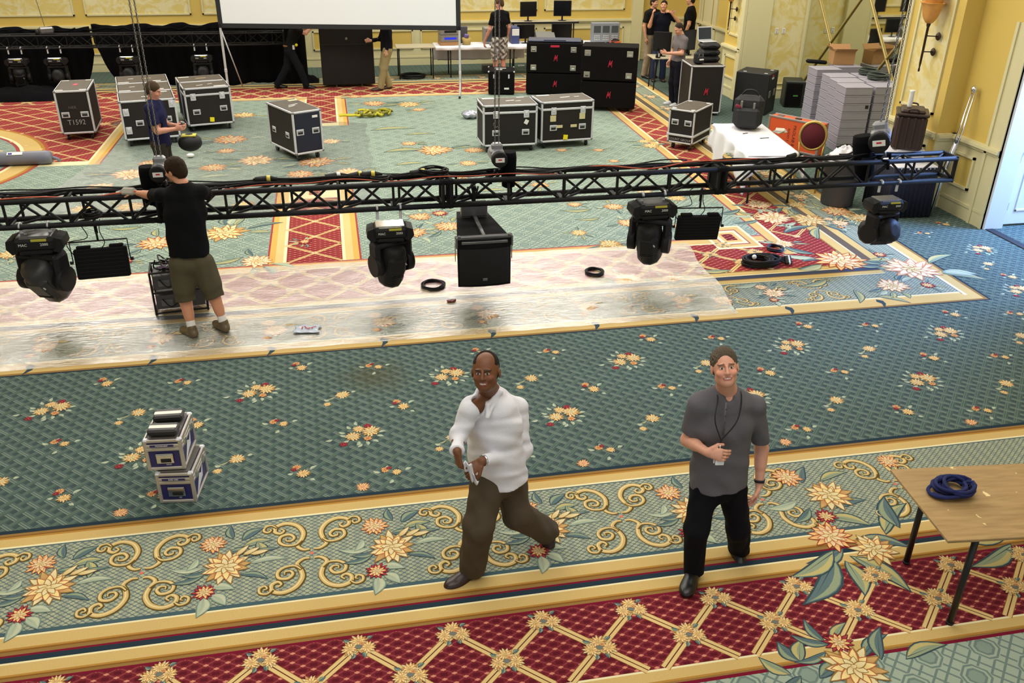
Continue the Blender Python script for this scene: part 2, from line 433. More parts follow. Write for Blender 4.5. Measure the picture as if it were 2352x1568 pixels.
def leaf(cx, cy, a, Ln, W, z=.0004, sch=0):
    fill, half, out = ((SAGE, OLIVE, LEAFD), (LEAFB, SAGE, LEAFD), (L3((160, 170, 146)), L3((178, 184, 156)), L3((110, 130, 120))))[sch]
    ca, sa = math.cos(a), math.sin(a); n = 7
    def o(l, w1, w2, x0=0.):
        top = [(x0+l*i/n, w1*math.sin(PI*(i/n)**.85)) for i in range(n+1)]; bot = [(x0+l*i/n, -w2*math.sin(PI*(i/n)**.85)) for i in range(n-1, 0, -1)]
        return [(x, y+.12*Ln*math.sin(PI*min(1, x/Ln))) for x, y in top+bot]
    for pts, zz, c in ((o(Ln, W, W), z, out), (o(Ln*.92, W*.8, W*.8, Ln*.03), z+ZS, fill), (o(Ln*.84, W*.7, -W*.1, Ln*.06), z+2*ZS, half)):
        FL.poly([(cx+x*ca-y*sa, cy+x*sa+y*ca, zz) for x, y in pts], 0, c)
    FL.poly([(cx+x*ca-y*sa, cy+x*sa+y*ca, z+3*ZS) for x, y in [(.08*Ln, .05*Ln), (Ln*.8, .07*Ln), (.08*Ln, .035*Ln)]], 0, out)
def cat(pts, n=5):
    out = []; L = len(pts)
    for i in range(L-1):
        p0, p1, p2, p3 = pts[max(i-1, 0)], pts[i], pts[i+1], pts[min(i+2, L-1)]
        for k in range(n):
            t = k/n
            out.append(tuple(.5*((2*b)+(-a+c)*t+(2*a-5*b+4*c-d)*t*t+(-a+3*b-3*c+d)*t**3) for a, b, c, d in zip(p0, p1, p2, p3)))
    out.append(tuple(pts[-1])); return out
def ribbon(pts, w, z, col, shift=(0, 0)):
    L = len(pts); l = []; r_ = []
    for i, p in enumerate(pts):
        a = pts[max(i-1, 0)]; b = pts[min(i+1, L-1)]; dx, dy = b[0]-a[0], b[1]-a[1]; q = math.hypot(dx, dy) or 1
        ww = w(i/(L-1)) if callable(w) else w
        l.append((p[0]-dy/q*ww+shift[0], p[1]+dx/q*ww+shift[1], z)); r_.append((p[0]+dy/q*ww+shift[0], p[1]-dx/q*ww+shift[1], z))
    FL.add(l+r_, [(i, i+1, L+i+1, L+i) for i in range(L-1)], 0, col)
SCR = [([(.015, .05), (.06, .05), (.105, .10), (.075, .17), (.066, .25), (.11, .335), (.19, .375), (.262, .35), (.272, .29), (.232, .262), (.205, .29), (.228, .315)], .0165),
       ([(.075, .16), (.12, .115), (.19, .12), (.235, .165), (.225, .225), (.165, .24), (.13, .20), (.148, .165), (.185, .17), (.185, .198)], .011),
       ([(.262, .335), (.30, .37), (.345, .355), (.352, .31), (.318, .29), (.30, .318), (.322, .33)], .0085)]
def scroll(cx, cy, s, z=.0004):
    for qx in (1, -1):
        for qy in (1, -1):
            for q, (pts, w) in enumerate(SCR):
                c = cat([(cx+qx*x*s, cy+qy*y*s) for x, y in pts])
                wf = lambda t, w=w: s*w*(.35+.75*math.sin(PI*min(1, t*1.05+.02))**.8)
                zz = z+q*4*ZS+(qx*qy+1)*6*ZS
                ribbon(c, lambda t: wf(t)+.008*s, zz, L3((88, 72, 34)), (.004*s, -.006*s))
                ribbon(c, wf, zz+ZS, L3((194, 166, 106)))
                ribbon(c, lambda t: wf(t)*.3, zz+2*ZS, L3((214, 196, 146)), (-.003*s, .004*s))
    FL.poly([(cx+.016*s*math.cos(i*PI/3), cy+.016*s*math.sin(i*PI/3), z+.001) for i in range(6)], 0, L3((206, 110, 90)))
def bouquet(cx, cy, s, pale=False):
    z = .0016
    for (dx, dy, a, l, w, q) in ((.03, .30, 100, .17, .035, 1), (.09, .27, 38, .2, .045, 1), (.1, .2, 10, .22, .04, 0), (.2, .24, -78, .2, .045, 0), (.0, .16, -15, .2, .04, 1),
                                 (.13, .06, 18, .26, .03, 1), (.16, .0, 2, .27, .03, 2), (.1, -.1, -22, .22, .03, 1), (-.14, .02, 176, .25, .028, 2), (-.13, -.05, 196, .24, .03, 1), (-.1, -.02, 188, .2, .03, 1),
                                 (-.12, -.28, -98, .2, .05, 2), (-.08, -.27, -48, .17, .045, 2), (-.1, -.2, -14, .19, .04, 2), (-.2, .12, 240, .14, .03, 2)):
        leaf(cx+dx*s, cy+dy*s, R(a), l*s, w*s, z, q); z += 4*ZS
    flower(cx-.11*s, cy+.26*s, .11*s, 'pale' if pale else 'rust', z, .4)
    flower(cx, cy, .19*s, 'pale' if pale else 'gold', z, .1)
    flower(cx-.12*s, cy-.24*s, .09*s, 'red', z, .2)
    for i in range(3): petal(cx+(.06+.05*i)*s, cy+.1*s, R(50-20*i), .14*s, .025*s, z+.003, GOLD, CREAM, BROWN)
def cluster(cx, cy, kind, s=1.):
    z = .0004
    def lv(dx, dy, a, l=.07, w=.018, q=2):
        nonlocal z
        leaf(cx+dx*s, cy+dy*s, R(a), l*s, w*s, z, q); z += 3*ZS
    if kind == 'P':
        for a in ((-.12, .02, 160), (-.1, -.05, 200), (-.02, -.08, 250), (.04, -.09, 280), (.09, -.08, -40), (.15, .03, 10), (.13, -.02, -20), (-.08, .12, 120), (-.03, .17, 95), (-.13, .06, 150), (.0, -.12, 235), (-.24, -.02, 190)): lv(*a)
        flower(cx-.015*s, cy+.11*s, .06*s, 'gold', z, 0, 2); flower(cx+.065*s, cy+.15*s, .04*s, 'red', z, 0, 1)
        flower(cx+.085*s, cy+.06*s, .092*s, 'gold', z+.0005); flower(cx-.07*s, cy+.0*s, .078*s, 'gold', z+.0005, .3)
        flower(cx+.055*s, cy-.055*s, .042*s, 'rust', z+.003, 0, 1); flower(cx-.15*s, cy-.11*s, .04*s, 'red', z, 0, 1)
    elif kind == 'A':
        lv(-.06, -.02, 205, .12, .012, 0); lv(-.12, -.09, 150, .06); lv(.08, .03, 20, .05)
        flower(cx, cy, .075*s, 'gold', z); flower(cx-.14*s, cy-.15*s, .042*s, 'gold', z, 0, 2)
    elif kind == 'B':
        lv(.05, .05, 40, .08); lv(-.08, .02, 180, .05); lv(.05, -.08, -30, .05)
        flower(cx-.055*s, cy+.1*s, .042*s, 'rust', z, 0, 1); flower(cx-.075*s, cy+.07*s, .028*s, 'red', z+.002, 0, 1); flower(cx, cy, .062*s, 'gold', z+.003, 0, 2)
    else:
        lv(-.13, .02, 150, .07); lv(.07, .02, 25, .06); lv(-.04, -.09, 240, .06); lv(-.06, .06, 100, .05)
        flower(cx-.09*s, cy+.05*s, .042*s, 'rust', z, 0, 1); flower(cx-.06*s, cy+.07*s, .026*s, 'red', z+.002, 0, 1); flower(cx, cy, .046*s, 'gold', z+.003, 0, 2)
def lattice(x0, x1, rows, ox, per, clip, s=1.):
    """double gold bars crossing on small blossoms; clip = (ylo, yhi)"""
    for ri, y in enumerate(rows):
        n0 = int(math.floor((x0-ox)/per))-1
        for k in range(n0, int((x1-ox)/per)+2):
            x = ox+k*per+(per/2 if ri % 2 else 0)
            if not (x0 <= x <= x1): continue
            if clip[0]+.02 < y < clip[1]-.02:
                for (dx, dy, sc) in ((-.055, -.01, 'gold'), (.055, -.012, 'gold'), (.0, .045, 'gold')): flower(x+dx*s, y+dy*s, .062*s, sc, .0014+abs(dx)*.002, random.random(), 2)
                for (dx, dy, a) in ((-.03, -.05, 250), (.05, .05, 30), (-.05, .05, 150), (.02, -.05, 290)): leaf(x+dx*s, y+dy*s, R(a), .05*s, .015*s, .0012, 1)
                FL.poly([(x+.026*s*math.cos(i*PI/3), y+.02*s*math.sin(i*PI/3), .0036) for i in range(6)], 0, L3((110, 112, 104)))
                flower(x+.02*s, y+.02*s, .018*s, 'rust', .0038, 0, 1)
            if ri+1 < len(rows):
                for sx in (1, -1):
                    bx, by = x+sx*per/2, rows[ri+1]
                    a, b = (x, y), (bx, by)
                    if abs(b[0]) > 99: continue
                    def cl(a, b):
                        t0, t1 = 0., 1.; dy = b[1]-a[1]
                        if dy:
                            ts = sorted(((clip[0]-a[1])/dy, (clip[1]-a[1])/dy)); t0 = max(0, ts[0]); t1 = min(1, ts[1])
                        return [(a[0]+(b[0]-a[0])*t, a[1]+(b[1]-a[1])*t) for t in (t0, (t0+t1)/2, t1)]
                    if not (x0-.05 <= bx <= x1+.05): continue
                    p = cl(a, b); w = .027*s
                    ribbon(p, w+.004*s, .0004+.0001*(sx+1), L3((130, 84, 40))); ribbon(p, w, .00044+.0001*(sx+1), GOLDL); ribbon(p, .0035*s, .00048+.0001*(sx+1), L3((92, 36, 26)))

# --- ground zones
zone(-14, 10.9, -3, 25, 1, 0)
zone(8.86, 13, 6, 14, 1, -.0005)
def strip(x0, x1, segs, z=.0002):
    for (a, b, c) in segs: zone(x0, x1, a, b, 0, z, c)
BR2, BR3 = L3((168, 124, 56)), L3((126, 86, 34))
# nearer rug
X0, X1 = -4.5, 9.0
strip(X0, X1, [(5.66, 5.70, NAVY), (5.635, 5.66, BROWN), (5.62, 5.635, BR3), (5.6, 5.62, BR2), (5.51, 5.6, GOLD), (5.49, 5.51, CREAM), (5.478, 5.49, TEAL)])
zone(X0, X1, 4.64, 5.478, 2, .0002)
strip(X0, X1, [(4.605, 4.64, TEAL), (4.59, 4.605, CREAM), (4.495, 4.59, GOLD), (4.48, 4.495, BR2), (4.465, 4.48, BR3), (4.437, 4.465, BROWN), (4.42, 4.437, DRED), (4.375, 4.42, NAVY),
               (4.36, 4.375, CREAM), (4.275, 4.36, GOLD), (4.26, 4.275, BR2), (4.247, 4.26, BR3), (4.225, 4.247, BROWN), (4.205, 4.225, DRED)])
zone(X0, X1, 3.61, 4.205, 3, .0002)
strip(X0, X1, [(3.595, 3.61, CREAM), (3.52, 3.595, GOLD), (3.505, 3.52, BR2), (3.49, 3.505, BROWN), (3.465, 3.49, DRED)])
zone(X0, X1, 2.4, 3.465, 4, .0002)
for k in range(-3, 5):
    xb = .16+1.145*k
    if xb < 3.3: bouquet(xb, 5.02, .98)
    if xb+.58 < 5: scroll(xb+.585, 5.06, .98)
lattice(-3, 7, [4.12, 3.84, 3.56], -.70-.59*4, .59, (3.61, 4.2))
# corner bouquet of the nearer rug
for (x, y, a, l, w, q) in ((3.28, 4.42, 205, .5, .07, 0), (3.25, 4.36, 222, .62, .085, 1), (3.3, 4.3, 262, .36, .07, 0), (3.36, 4.34, -62, .48, .075, 0), (3.36, 4.42, 196, .36, .06, 1), (3.5, 4.5, -25, .4, .06, 1), (3.42, 4.78, -30, .34, .06, 0),
                           (3.55, 4.86, 10, .3, .05, 1), (3.75, 4.5, 40, .5, .07, 0), (3.9, 4.55, 75, .4, .07, 1), (3.45, 5.2, 60, .25, .05, 1), (3.6, 5.2, 15, .3, .045, 0), (3.3, 5.0, 190, .3, .045, 2), (3.35, 4.9, 215, .26, .04, 1),
                           (4.6, 4.25, 200, .5, .07, 0), (4.65, 4.2, 255, .45, .07, 0), (4.7, 4.25, -60, .4, .07, 1), (4.6, 4.3, 160, .4, .06, 0), (2.78, 3.62, 100, .22, .035, 1), (2.82, 3.6, 40, .24, .035, 0), (2.8, 3.6, 150, .25, .035, 1), (2.75, 3.55, 190, .25, .03, 1),
                           (2.55, 3.5, 110, .2, .05, 1), (2.55, 3.5, 60, .2, .05, 0), (2.45, 3.42, 130, .22, .045, 0), (2.5, 3.4, 200, .2, .04, 1), (2.95, 3.46, 30, .3, .045, 1), (3.05, 3.42, 60, .3, .05, 1), (3.2, 3.4, 10, .34, .05, 0), (2.6, 3.36, 20, .25, .05, 1), (2.5, 3.3, 250, .25, .05, 0)):
    leaf(x, y, R(a), l, w, .0006+random.random()*.0012, q)
flower(3.58, 5.02, .2, 'gold', .003); flower(3.36, 5.3, .13, 'rust', .003); flower(3.42, 4.78, .09, 'red', .003); flower(3.34, 4.56, .17, 'rust', .003, .3); flower(3.58, 4.37, .18, 'gold', .003, .5)
flower(2.86, 3.6, .1, 'red', .003); flower(2.85, 3.4, .2, 'gold', .003, .2); flower(4.3, 5.36, .1, 'rust', .003)
# green field between the rugs: repeating sprigs
for i in range(-4, 8):
    for j in range(-1, 3):
        bx, by = -.91+1.8*i+.92*j, 7.42-.9*j
        for kind, dx, dy in (('P', 0, 0), ('A', .78, -.17), ('B', .4, .42), ('C', 1.14, .31)):
            x, y = bx+dx, by+dy
            if 5.8 < y < 8.05 and -5 < x < 8.6: cluster(x, y, kind)
        if -5 < bx+.02 < 8: flower(bx+.9, 5.78, .06, 'rust', .001, 0, 2) if j == 0 else None
for (x, y, kd) in ((8.1, 8.7, 'B'), (8.35, 9.6, 'P'), (8.0, 10.3, 'C'), (8.1, 9.15, 'A'), (7.9, 8.3, 'P'), (8.5, 10.6, 'B'), (8.3, 8.0, 'B'), (9.4, 9.7, 'B')): cluster(x, y, kd)
# larger rug: outer border, lattice band, centre field
RX, SH = 7.42, .022
def frame_near(y0, y1, c=None, m=0, x1=RX, z=.0003): zone(-14, x1, y0, y1, m, z, c)
zone(-14, 6.0, 8.18, 22.9, 2, .0001)
zone(5.9, RX, 8.18, 22.9, 2, .00011, None, SH)
strip(-14, RX-.03, [(8.14, 8.165, NAVY), (8.165, 8.20, BROWN), (8.20, 8.37, GOLD), (8.37, 8.4, GOLDL), (8.4, 8.425, CREAM), (8.425, 8.435, TEAL)], .0003)
for (a, b, c) in ((0, .03, NAVY), (.03, .07, BROWN), (.07, .2, GOLD), (.2, .24, CREAM), (.24, .25, TEAL)): zone(RX-b, RX-a, 8.14+.9*a, 23.2, 0, .00034, c, SH)
inx = 5.62
BN = [(9.07, 9.085, TEAL), (9.085, 9.1, CREAM), (9.1, 9.19, GOLD), (9.19, 9.21, BROWN), (9.21, 9.31, L3((58, 66, 84))), (9.31, 9.33, CREAM), (9.33, 9.42, GOLD), (9.42, 9.45, BROWN)]
strip(-14, 6.6, BN, .0003)
zone(-14, 6.3, 9.45, 10.4, 5, .0002)
strip(-14, inx+.1, [(10.4, 10.43, CREAM), (10.43, 10.58, GOLD), (10.58, 10.61, L3((196, 140, 100))), (10.61, 10.64, L3((150, 80, 80)))], .0003)
for (a, b, c, m) in ((inx, inx+.03, L3((150, 80, 80)), 0), (inx+.03, inx+.16, GOLD, 0), (inx+.16, inx+.2, CREAM, 0), (inx+.2, inx+.76, None, 5), (inx+.76, inx+.78, BROWN, 0), (inx+.78, inx+.92, GOLD, 0), (inx+.92, inx+.94, CREAM, 0), (inx+.94, inx+1.06, L3((96, 84, 72)), 0), (inx+1.06, inx+1.18, GOLD, 0), (inx+1.18, inx+1.2, TEAL, 0)):
    zone(a, b, 9.46 if a > inx+.7 else 9.9, 22.2, m, .00032, c, SH)
zone(-14, 5.66, 10.64, 20.5, 4, .0002); zone(5.0, inx, 10.64, 20.5, 4, .00021, None, SH)
strip(-14, 5.9, [(20.5, 20.53, L3((150, 80, 80))), (20.53, 20.68, GOLD), (20.68, 20.72, CREAM)], .0003)
zone(-14, 6.1, 20.72, 21.88, 5, .0002)
strip(-14, 6.8, [(21.88, 21.9, BROWN), (21.9, 22.02, GOLD), (22.02, 22.05, CREAM), (22.05, 22.16, L3((58, 56, 48))), (22.16, 22.28, GOLD), (22.85, 22.93, GOLD), (22.93, 22.97, NAVY)], .0003)
lattice(-6, 5.3, [10.36, 10.05, 9.74, 9.43], -.6-.62*12, .62, (9.45, 10.4), 1.05)
lattice(-9, 5.6, [21.86, 21.55, 21.24, 20.93, 20.62], -.6-.62*12, .62, (20.72, 21.88), 1.05)
for k in range(22):
    y = 10.5+k*.56
    for sx in (-1, 1):
        a = (inx+.48+SH*(y-9.5), y); b = (inx+.48+sx*.27+SH*(y-9.5), y+.28); c = (inx+.48+SH*(y-9.5), y+.56)
        for p in ([a, b], [b, c]): ribbon(p, .022, .00045, GOLDL); ribbon(p, .004, .0005, L3((92, 36, 26)))
    flower(inx+.48+SH*(y-9.5), y, .06, 'pale', .001, 0, 1)
for k in range(-5, 6):
    xb = .35+1.145*k
    if xb < 5.4: bouquet(xb, 8.74, .74, True)
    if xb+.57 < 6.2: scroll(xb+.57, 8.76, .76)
    FL.poly([(xb+dx-.04, 8.30+dy, .001) for dx, dy in ((0, .08), (.06, .03), (.05, -.05), (-.03, -.16), (.0, -.04), (-.03, .02))], 0, LEAFD)
for k in range(-6, 5): bouquet(.3+1.145*k, 22.55, .6, True)
for k in range(9): bouquet(6.98+SH*(10.8+1.25*k-9.5), 10.9+1.25*k, .7, True)
# short lattice panels running into the centre field
for (x0, x1, y0, y1, near) in ((-.98, .2, 10.64, 13.75, True), (-.82, .27, 17.9, 20.5, False), (-9, -3.95, 15.7, 20.5, False)):
    zone(x0, x1, y0, y1, 0, .0004, L3((150, 60, 60))); zone(x0+.025, x1-.025, y0, y1, 0, .00044, L3((200, 160, 84))); zone(x0+.1, x1-.1, y0, y1-.0, 0, .00048, GOLDL); zone(x0+.2, x1-.2, y0, y1, 0, .0005, CREAM)
    if near: zone(x0+.24, x1-.24, y0, y1-.5, 5, .00055); zone(x0+.5, x1-.5, y1-.32, y1-.12, 0, .00056, RUST); zone(x0+.54, x1-.54, y1-.28, y1-.16, 3, .0006); zone(x0, x1, y1-.03, y1, 0, .0006, L3((150, 60, 60)))
    else: zone(x0+.24, x1-.24, y0+.24, y1+.2, 5, .00055)
    nx = max(1, round((x1-x0-.48)/.62))
    w = (x1-x0-.48)/nx; xa = x0+.24
    ya, yb = (y0, y1-.5) if near else (y0+.24, y1)
    q = 0; y = ya
    while y < yb-.1:
        y2 = min(y+.31, yb)
        for i in range(nx):
            for (a, b) in (((xa+i*w+(w/2 if q % 2 else 0), y), (xa+i*w+(0 if q % 2 else w/2), y2)), ((xa+i*w+(w/2 if q % 2 else w), y), (xa+i*w+(w if q % 2 else w/2), y2))):
                ribbon([a, b], .022, .00062, GOLDL); ribbon([a, b], .004, .00066, L3((92, 36, 26)))
            flower(xa+i*w+(w/2 if q % 2 else 0), y, .05, 'pale', .001, 0, 1)
        q += 1; y = y2
# round medallion at the left
def disc(cx, cy, r, z, m, c):
    FL.poly([(cx+r*math.cos(2*PI*i/64), cy+r*math.sin(2*PI*i/64), z) for i in range(64)], m, c)
for (r, z, m, c) in ((3.02, .0012, 0, L3((160, 80, 64))), (2.96, .00124, 0, BR2), (2.9, .00128, 0, GOLD), (2.62, .00132, 0, CREAM), (2.56, .00136, 0, L3((150, 70, 70))), (2.5, .0014, 4, None), (2.05, .00144, 0, GOLD), (1.98, .00148, 0, CREAM), (1.9, .00152, 4, None)): disc(-7.95, 16.05, r, z, m, c)
# square corner rosette
zone(4.86, 5.5, 10.2, 11.05, 0, .0009, CREAM); zone(4.9, 5.46, 10.25, 11.0, 0, .00094, GOLD); zone(4.98, 5.38, 10.34, 10.9, 0, .00098, L3((150, 80, 80))); zone(5.0, 5.36, 10.37, 10.87, 0, .00102, CREAM)
zone(5.05, 5.31, 10.43, 10.8, 0, .00106, L3((214, 170, 110))); zone(5.1, 5.26, 10.5, 10.74, 3, .0011)
# large blossoms strewn over the centre field (photo pixel, size)
BIG = [(1000, 345, .42, 'rust'), (940, 330, .2, 'rust'), (1090, 345, .24, 'rust'), (1075, 375, .22, 'rust'), (860, 238, .34, 'rust'), (940, 240, .36, 'gold'), (962, 252, .2, 'rust'), (815, 222, .2, 'rust'), (530, 320, .42, 'rust'), (520, 347, .22, 'rust'),
       (590, 368, .4, 'pale'), (725, 372, .42, 'rust'), (690, 400, .3, 'rust'), (490, 385, .3, 'rust'), (560, 265, .34, 'gold'), (760, 325, .24, 'pale'), (800, 395, .3, 'pale'), (300, 400, .4, 'pale'), (230, 430, .3, 'pale'), (345, 375, .26, 'rust'),
       (515, 535, .42, 'gold'), (360, 558, .34, 'rust'), (300, 475, .3, 'gold'), (420, 470, .3, 'gold'), (190, 480, .24, 'gold'), (20, 585, .2, 'gold'), (60, 590, .18, 'rust'), (590, 600, .28, 'pale'), (560, 470, .24, 'gold'), (285, 600, .16, 'red'),
       (950, 535, .26, 'rust'), (965, 498, .22, 'rust'), (1030, 520, .26, 'rust'), (1010, 490, .16, 'red'), (1400, 560, .2, 'gold'), (1330, 535, .16, 'gold'), (1440, 512, .2, 'rust'), (1410, 475, .2, 'rust'), (1240, 425, .2, 'rust'), (1290, 345, .14, 'rust'), (1410, 370, .12, 'rust'),
       (1170, 420, .2, 'gold'), (1320, 470, .14, 'rust'), (1495, 335, .22, 'gold'), (1480, 325, .18, 'gold'), (240, 285, .2, 'rust'), (1090, 262, .26, 'rust'), (1375, 345, .14, 'rust'), (1480, 440, .16, 'pale'), (1060, 405, .2, 'gold'), (130, 560, .2, 'gold'), (1555, 455, .2, 'gold'),
       (2095, 618, .46, 'pale'), (1930, 598, .44, 'rust'), (2050, 656, .26, 'pale'), (2130, 655, .12, 'red'), (1860, 505, .34, 'gold'), (1775, 500, .34, 'pale'), (1920, 485, .28, 'rust'), (1740, 470, .26, 'pale'), (1980, 500, .24, 'gold'), (1800, 560, .18, 'pale'), (2020, 585, .12, 'red'), (1440, 640, .22, 'pale'), (1560, 520, .14, 'pale'),
       (700, 555, .12, 'red'), (1660, 690, .16, 'pale'), (1540, 640, .16, 'pale'), (1830, 470, .2, 'gold'), (1560, 330, .14, 'gold')]
for i, (px, py, r, sch) in enumerate(BIG):
    p = at(px, py, z=0)
    far = p.y > 14
    for q in range(6 if not far else 5):
        a = random.uniform(0, 2*PI) if not far else (0 if random.random() < .5 else PI)+random.uniform(-.5, .5)
        leaf(p.x+math.cos(a)*r*.75, p.y+math.sin(a)*r*.75, a, r*random.uniform(.7, 1.3), r*.16, .0016+q*5*ZS, q % 3)
    flower(p.x, p.y, r*.82, sch, .003, random.random())
for (px, py, l, a, q) in ((1640, 500, .6, 150, 0), (1700, 480, .5, 200, 1), (1800, 535, .6, 20, 1), (1880, 550, .55, 60, 0), (1985, 545, .7, 8, 1), (2010, 560, .6, 20, 1), (1900, 640, .5, 200, 0), (1960, 665, .4, 250, 0), (2010, 680, .4, -40, 0), (1680, 620, .5, 170, 0), (1740, 650, .4, 190, 2), (1600, 640, .5, 190, 0), (1840, 600, .4, 0, 1), (1490, 600, .3, 60, 2), (880, 350, .8, 5, 0), (850, 300, .9, 4, 0), (830, 270, .5, 10, 2), (930, 310, .6, 0, 0), (905, 380, .6, 6, 0), (640, 420, .6, 10, 0), (450, 410, .6, 10, 2), (260, 455, .6, 170, 2), (1100, 440, .5, 0, 0), (1000, 430, .5, 10, 2), (560, 590, .5, 200, 0), (330, 520, .5, 180, 0), (1330, 400, .5, 175, 2), (1380, 500, .4, 180, 0), (1360, 480, .5, 178, 0)):
    p = at(px, py, z=0); leaf(p.x, p.y, R(a), l, l*.13, .0022, q)
floor = FL.build('floor', CARPET, fixn=False)
floor['kind'] = 'structure'
# ------------------------------------------------------------------ walls
def m_damask():
    m, nt, b = nodes('damask_panel')
    g = N(nt, 'ShaderNodeNewGeometry')
    mp = N(nt, 'ShaderNodeMapping'); mp.inputs['Rotation'].default_value = (0, .5, 0); nt.links.new(g.outputs['Position'], mp.inputs[0])
    no = N(nt, 'ShaderNodeTexNoise'); no.inputs['Scale'].default_value = 2.6; no.inputs['Detail'].default_value = 5; no.inputs['Distortion'].default_value = 2.2; nt.links.new(mp.outputs[0], no.inputs['Vector'])
    n2 = N(nt, 'ShaderNodeTexNoise'); n2.inputs['Scale'].default_value = 14; n2.inputs['Distortion'].default_value = 1.5; nt.links.new(mp.outputs[0], n2.inputs['Vector'])
    f = MATH(nt, 'MULTIPLY_ADD', no.outputs['Fac'], 5.5, -2.35)
    f = MATH(nt, 'MULTIPLY_ADD', n2.outputs['Fac'], .9, MATH(nt, 'SUBTRACT', f, .4))
    mc = N(nt, 'ShaderNodeClamp'); nt.links.new(f, mc.inputs[0])
    nt.links.new(MIX(nt, mc.outputs[0], rgba((214, 194, 118)), rgba((222, 212, 166))), b.inputs['Base Color'])
    b.inputs['Roughness'].default_value = .55
    return m
M_CREAM = P('cream_paint', (212, 204, 160), .5, var=.03)
M_YEL_W = P('yellow_paint', (208, 180, 92), .6, var=.05, vscale=3)
M_DAM = m_damask()
M_CEIL = P('ceiling_paint', (224, 218, 200), .8)
def wallseg(name, p0, p1, segs, zh=8.4, gap=None):
    """p0->p1 seen left to right from the room; segs: list of (s0, s1) framed panels"""
    p0 = Vector((*p0, 0)); p1 = Vector((*p1, 0)); d = (p1-p0); Ln = d.length; d.normalize(); n = Vector((d.y, -d.x, 0))
    def F(s_, o_, z): return p0+d*s_+n*o_+Vector((0, 0, z))
    def bx(mb, s0, s1, o0, o1, z0, z1, m=0):
        mb.add([F(a, b, c) for a in (s0, s1) for b in (o0, o1) for c in (z0, z1)], [(0, 1, 3, 2), (4, 6, 7, 5), (0, 4, 5, 1), (2, 3, 7, 6), (0, 2, 6, 4), (1, 5, 7, 3)], m)
    gaps = gap or []
    def runs(a=0, b=Ln):
        out = []; cur = a
        for g0, g1 in gaps:
            if g0 > cur: out.append((cur, g0))
            cur = max(cur, g1)
        if cur < b: out.append((cur, b))
        return out
    w = MB()
    for a, b in runs(): bx(w, a, b, -.15, 0, 0, zh)
    for g0, g1 in gaps: bx(w, g0, g1, -.15, 0, 2.55, zh)
    wall = w.build(name, M_YEL_W); wall['kind'] = 'structure'
    t = MB()
    for a, b in runs():
        bx(t, a, b, 0, .025, 0, .19); bx(t, a, b, 0, .035, .19, .23); bx(t, a, b, 0, .016, .23, 1.02)
        bx(t, a, b, 0, .05, 1.02, 1.06); bx(t, a, b, 0, .085, 1.06, 1.1); bx(t, a, b, 0, .07, 1.1, 1.12)
    t.build('wainscot', M_CREAM, wall)
    fr = MB(); pn = MB(); lp = MB()
    for s0, s1, *lo_ in segs:
        for (z0, z1, o, q) in ((1.34, 4.6, 0, 1), (.42, .9, .016, 0))[(1 if lo_ else 0):]:
            for (a, b, c, e) in ((s0, s1, z0, z0+.035), (s0, s1, z1-.035, z1), (s0, s0+.035, z0, z1), (s1-.035, s1, z0, z1)): bx(fr, a, b, o, o+.03, c, e)
            bx(pn if q else lp, s0+.035, s1-.035, o, o+.004, z0+.035, z1-.035)
    if segs:
        fr.build('moulding', M_CREAM, wall); lp.build('lower_panel', M_YEL_W, wall)
    if pn.v: pn.build('damask_panel', M_DAM, wall)
    return wall, bx, F
wb, bx_b, F_b = wallseg('wall_back', (-13, 24.5), (8.5, 24.5), [(1.8, 4.3), (4.45, 6.95), (7.2, 9.68), (9.95, 12.4), (12.6, 15.2), (15.4, 18.55), (18.75, 21.0)])
wallseg('wall_left', (-13, -4), (-13, 24.5), [(i*3+1, i*3+3.7) for i in range(9)])
q = MB(); bx_b(q, 21.2, 21.5, 0, .12, 0, 8.4); q.build('trim_1', M_CREAM)['kind'] = 'structure'
w2, _, _ = wallseg('wall_alcove', (8.5, 24.65), (9.95, 24.65), [])
w3, bx3, F3 = wallseg('wall_right_rear', (9.95, 24.5), (9.95, 20.0), [])
# panelled service door in the rear right wall
db = MB(); bx3(db, .62, .74, 0, .05, 0, 2.4); bx3(db, 1.7, 1.82, 0, .05, 0, 2.4); bx3(db, .62, 1.82, 0, .05, 2.3, 2.42)
door1 = MB()
bx3(door1, .76, 1.68, 0, .03, .02, 2.3)
d1 = door1.build('door_1', M_CREAM); d1['kind'] = 'structure'
db.build('door_casing', M_CREAM, d1)
pm = MB()
for (z0, z1) in ((.2, .85), (1.05, 2.1)):
    for (a, b, c, e) in ((.9, 1.54, z0, z0+.03), (.9, 1.54, z1-.03, z1), (.9, .93, z0, z1), (1.51, 1.54, z0, z1)): bx3(pm, a, b, .03, .045, c, e)
pm.build('moulding', P('brass_line', (180, 160, 96), .5), d1)
kb = MB(); kb.sph(F3(.86, .08, 1.02), .035, 10, 6); kb.cyl(F3(.86, .03, 1.02), F3(.86, .07, 1.02), .014); kb.build('door_handle', P('brass', (150, 124, 60), .35, .9), d1)
wallseg('wall_right_pier', (9.0, 20.0), (9.0, 19.0), [(.2, .82)])
q = MB(); q.box((9.3, 19.03, 4.2), (.58, .12, 8.4), .01); q.box((8.97, 19.06, 4.2), (.08, .16, 8.4), .01); q.build('trim_2', M_CREAM)['kind'] = 'structure'
w5 = MB(); w5.box((9.9, 19.15, 4.2), (1.9, .14, 8.4)); w5 = w5.build('wall_outlet', M_DAM); w5['kind'] = 'structure'
q = MB(); q.box((9.98, 19.06, .1), (.86, .04, .2), .008); q.box((9.98, 19.055, .22), (.86, .055, .04), .008); q.box((9.98, 19.06, .34), (.86, .03, .03), .008); q.build('baseboard', M_CREAM, w5)
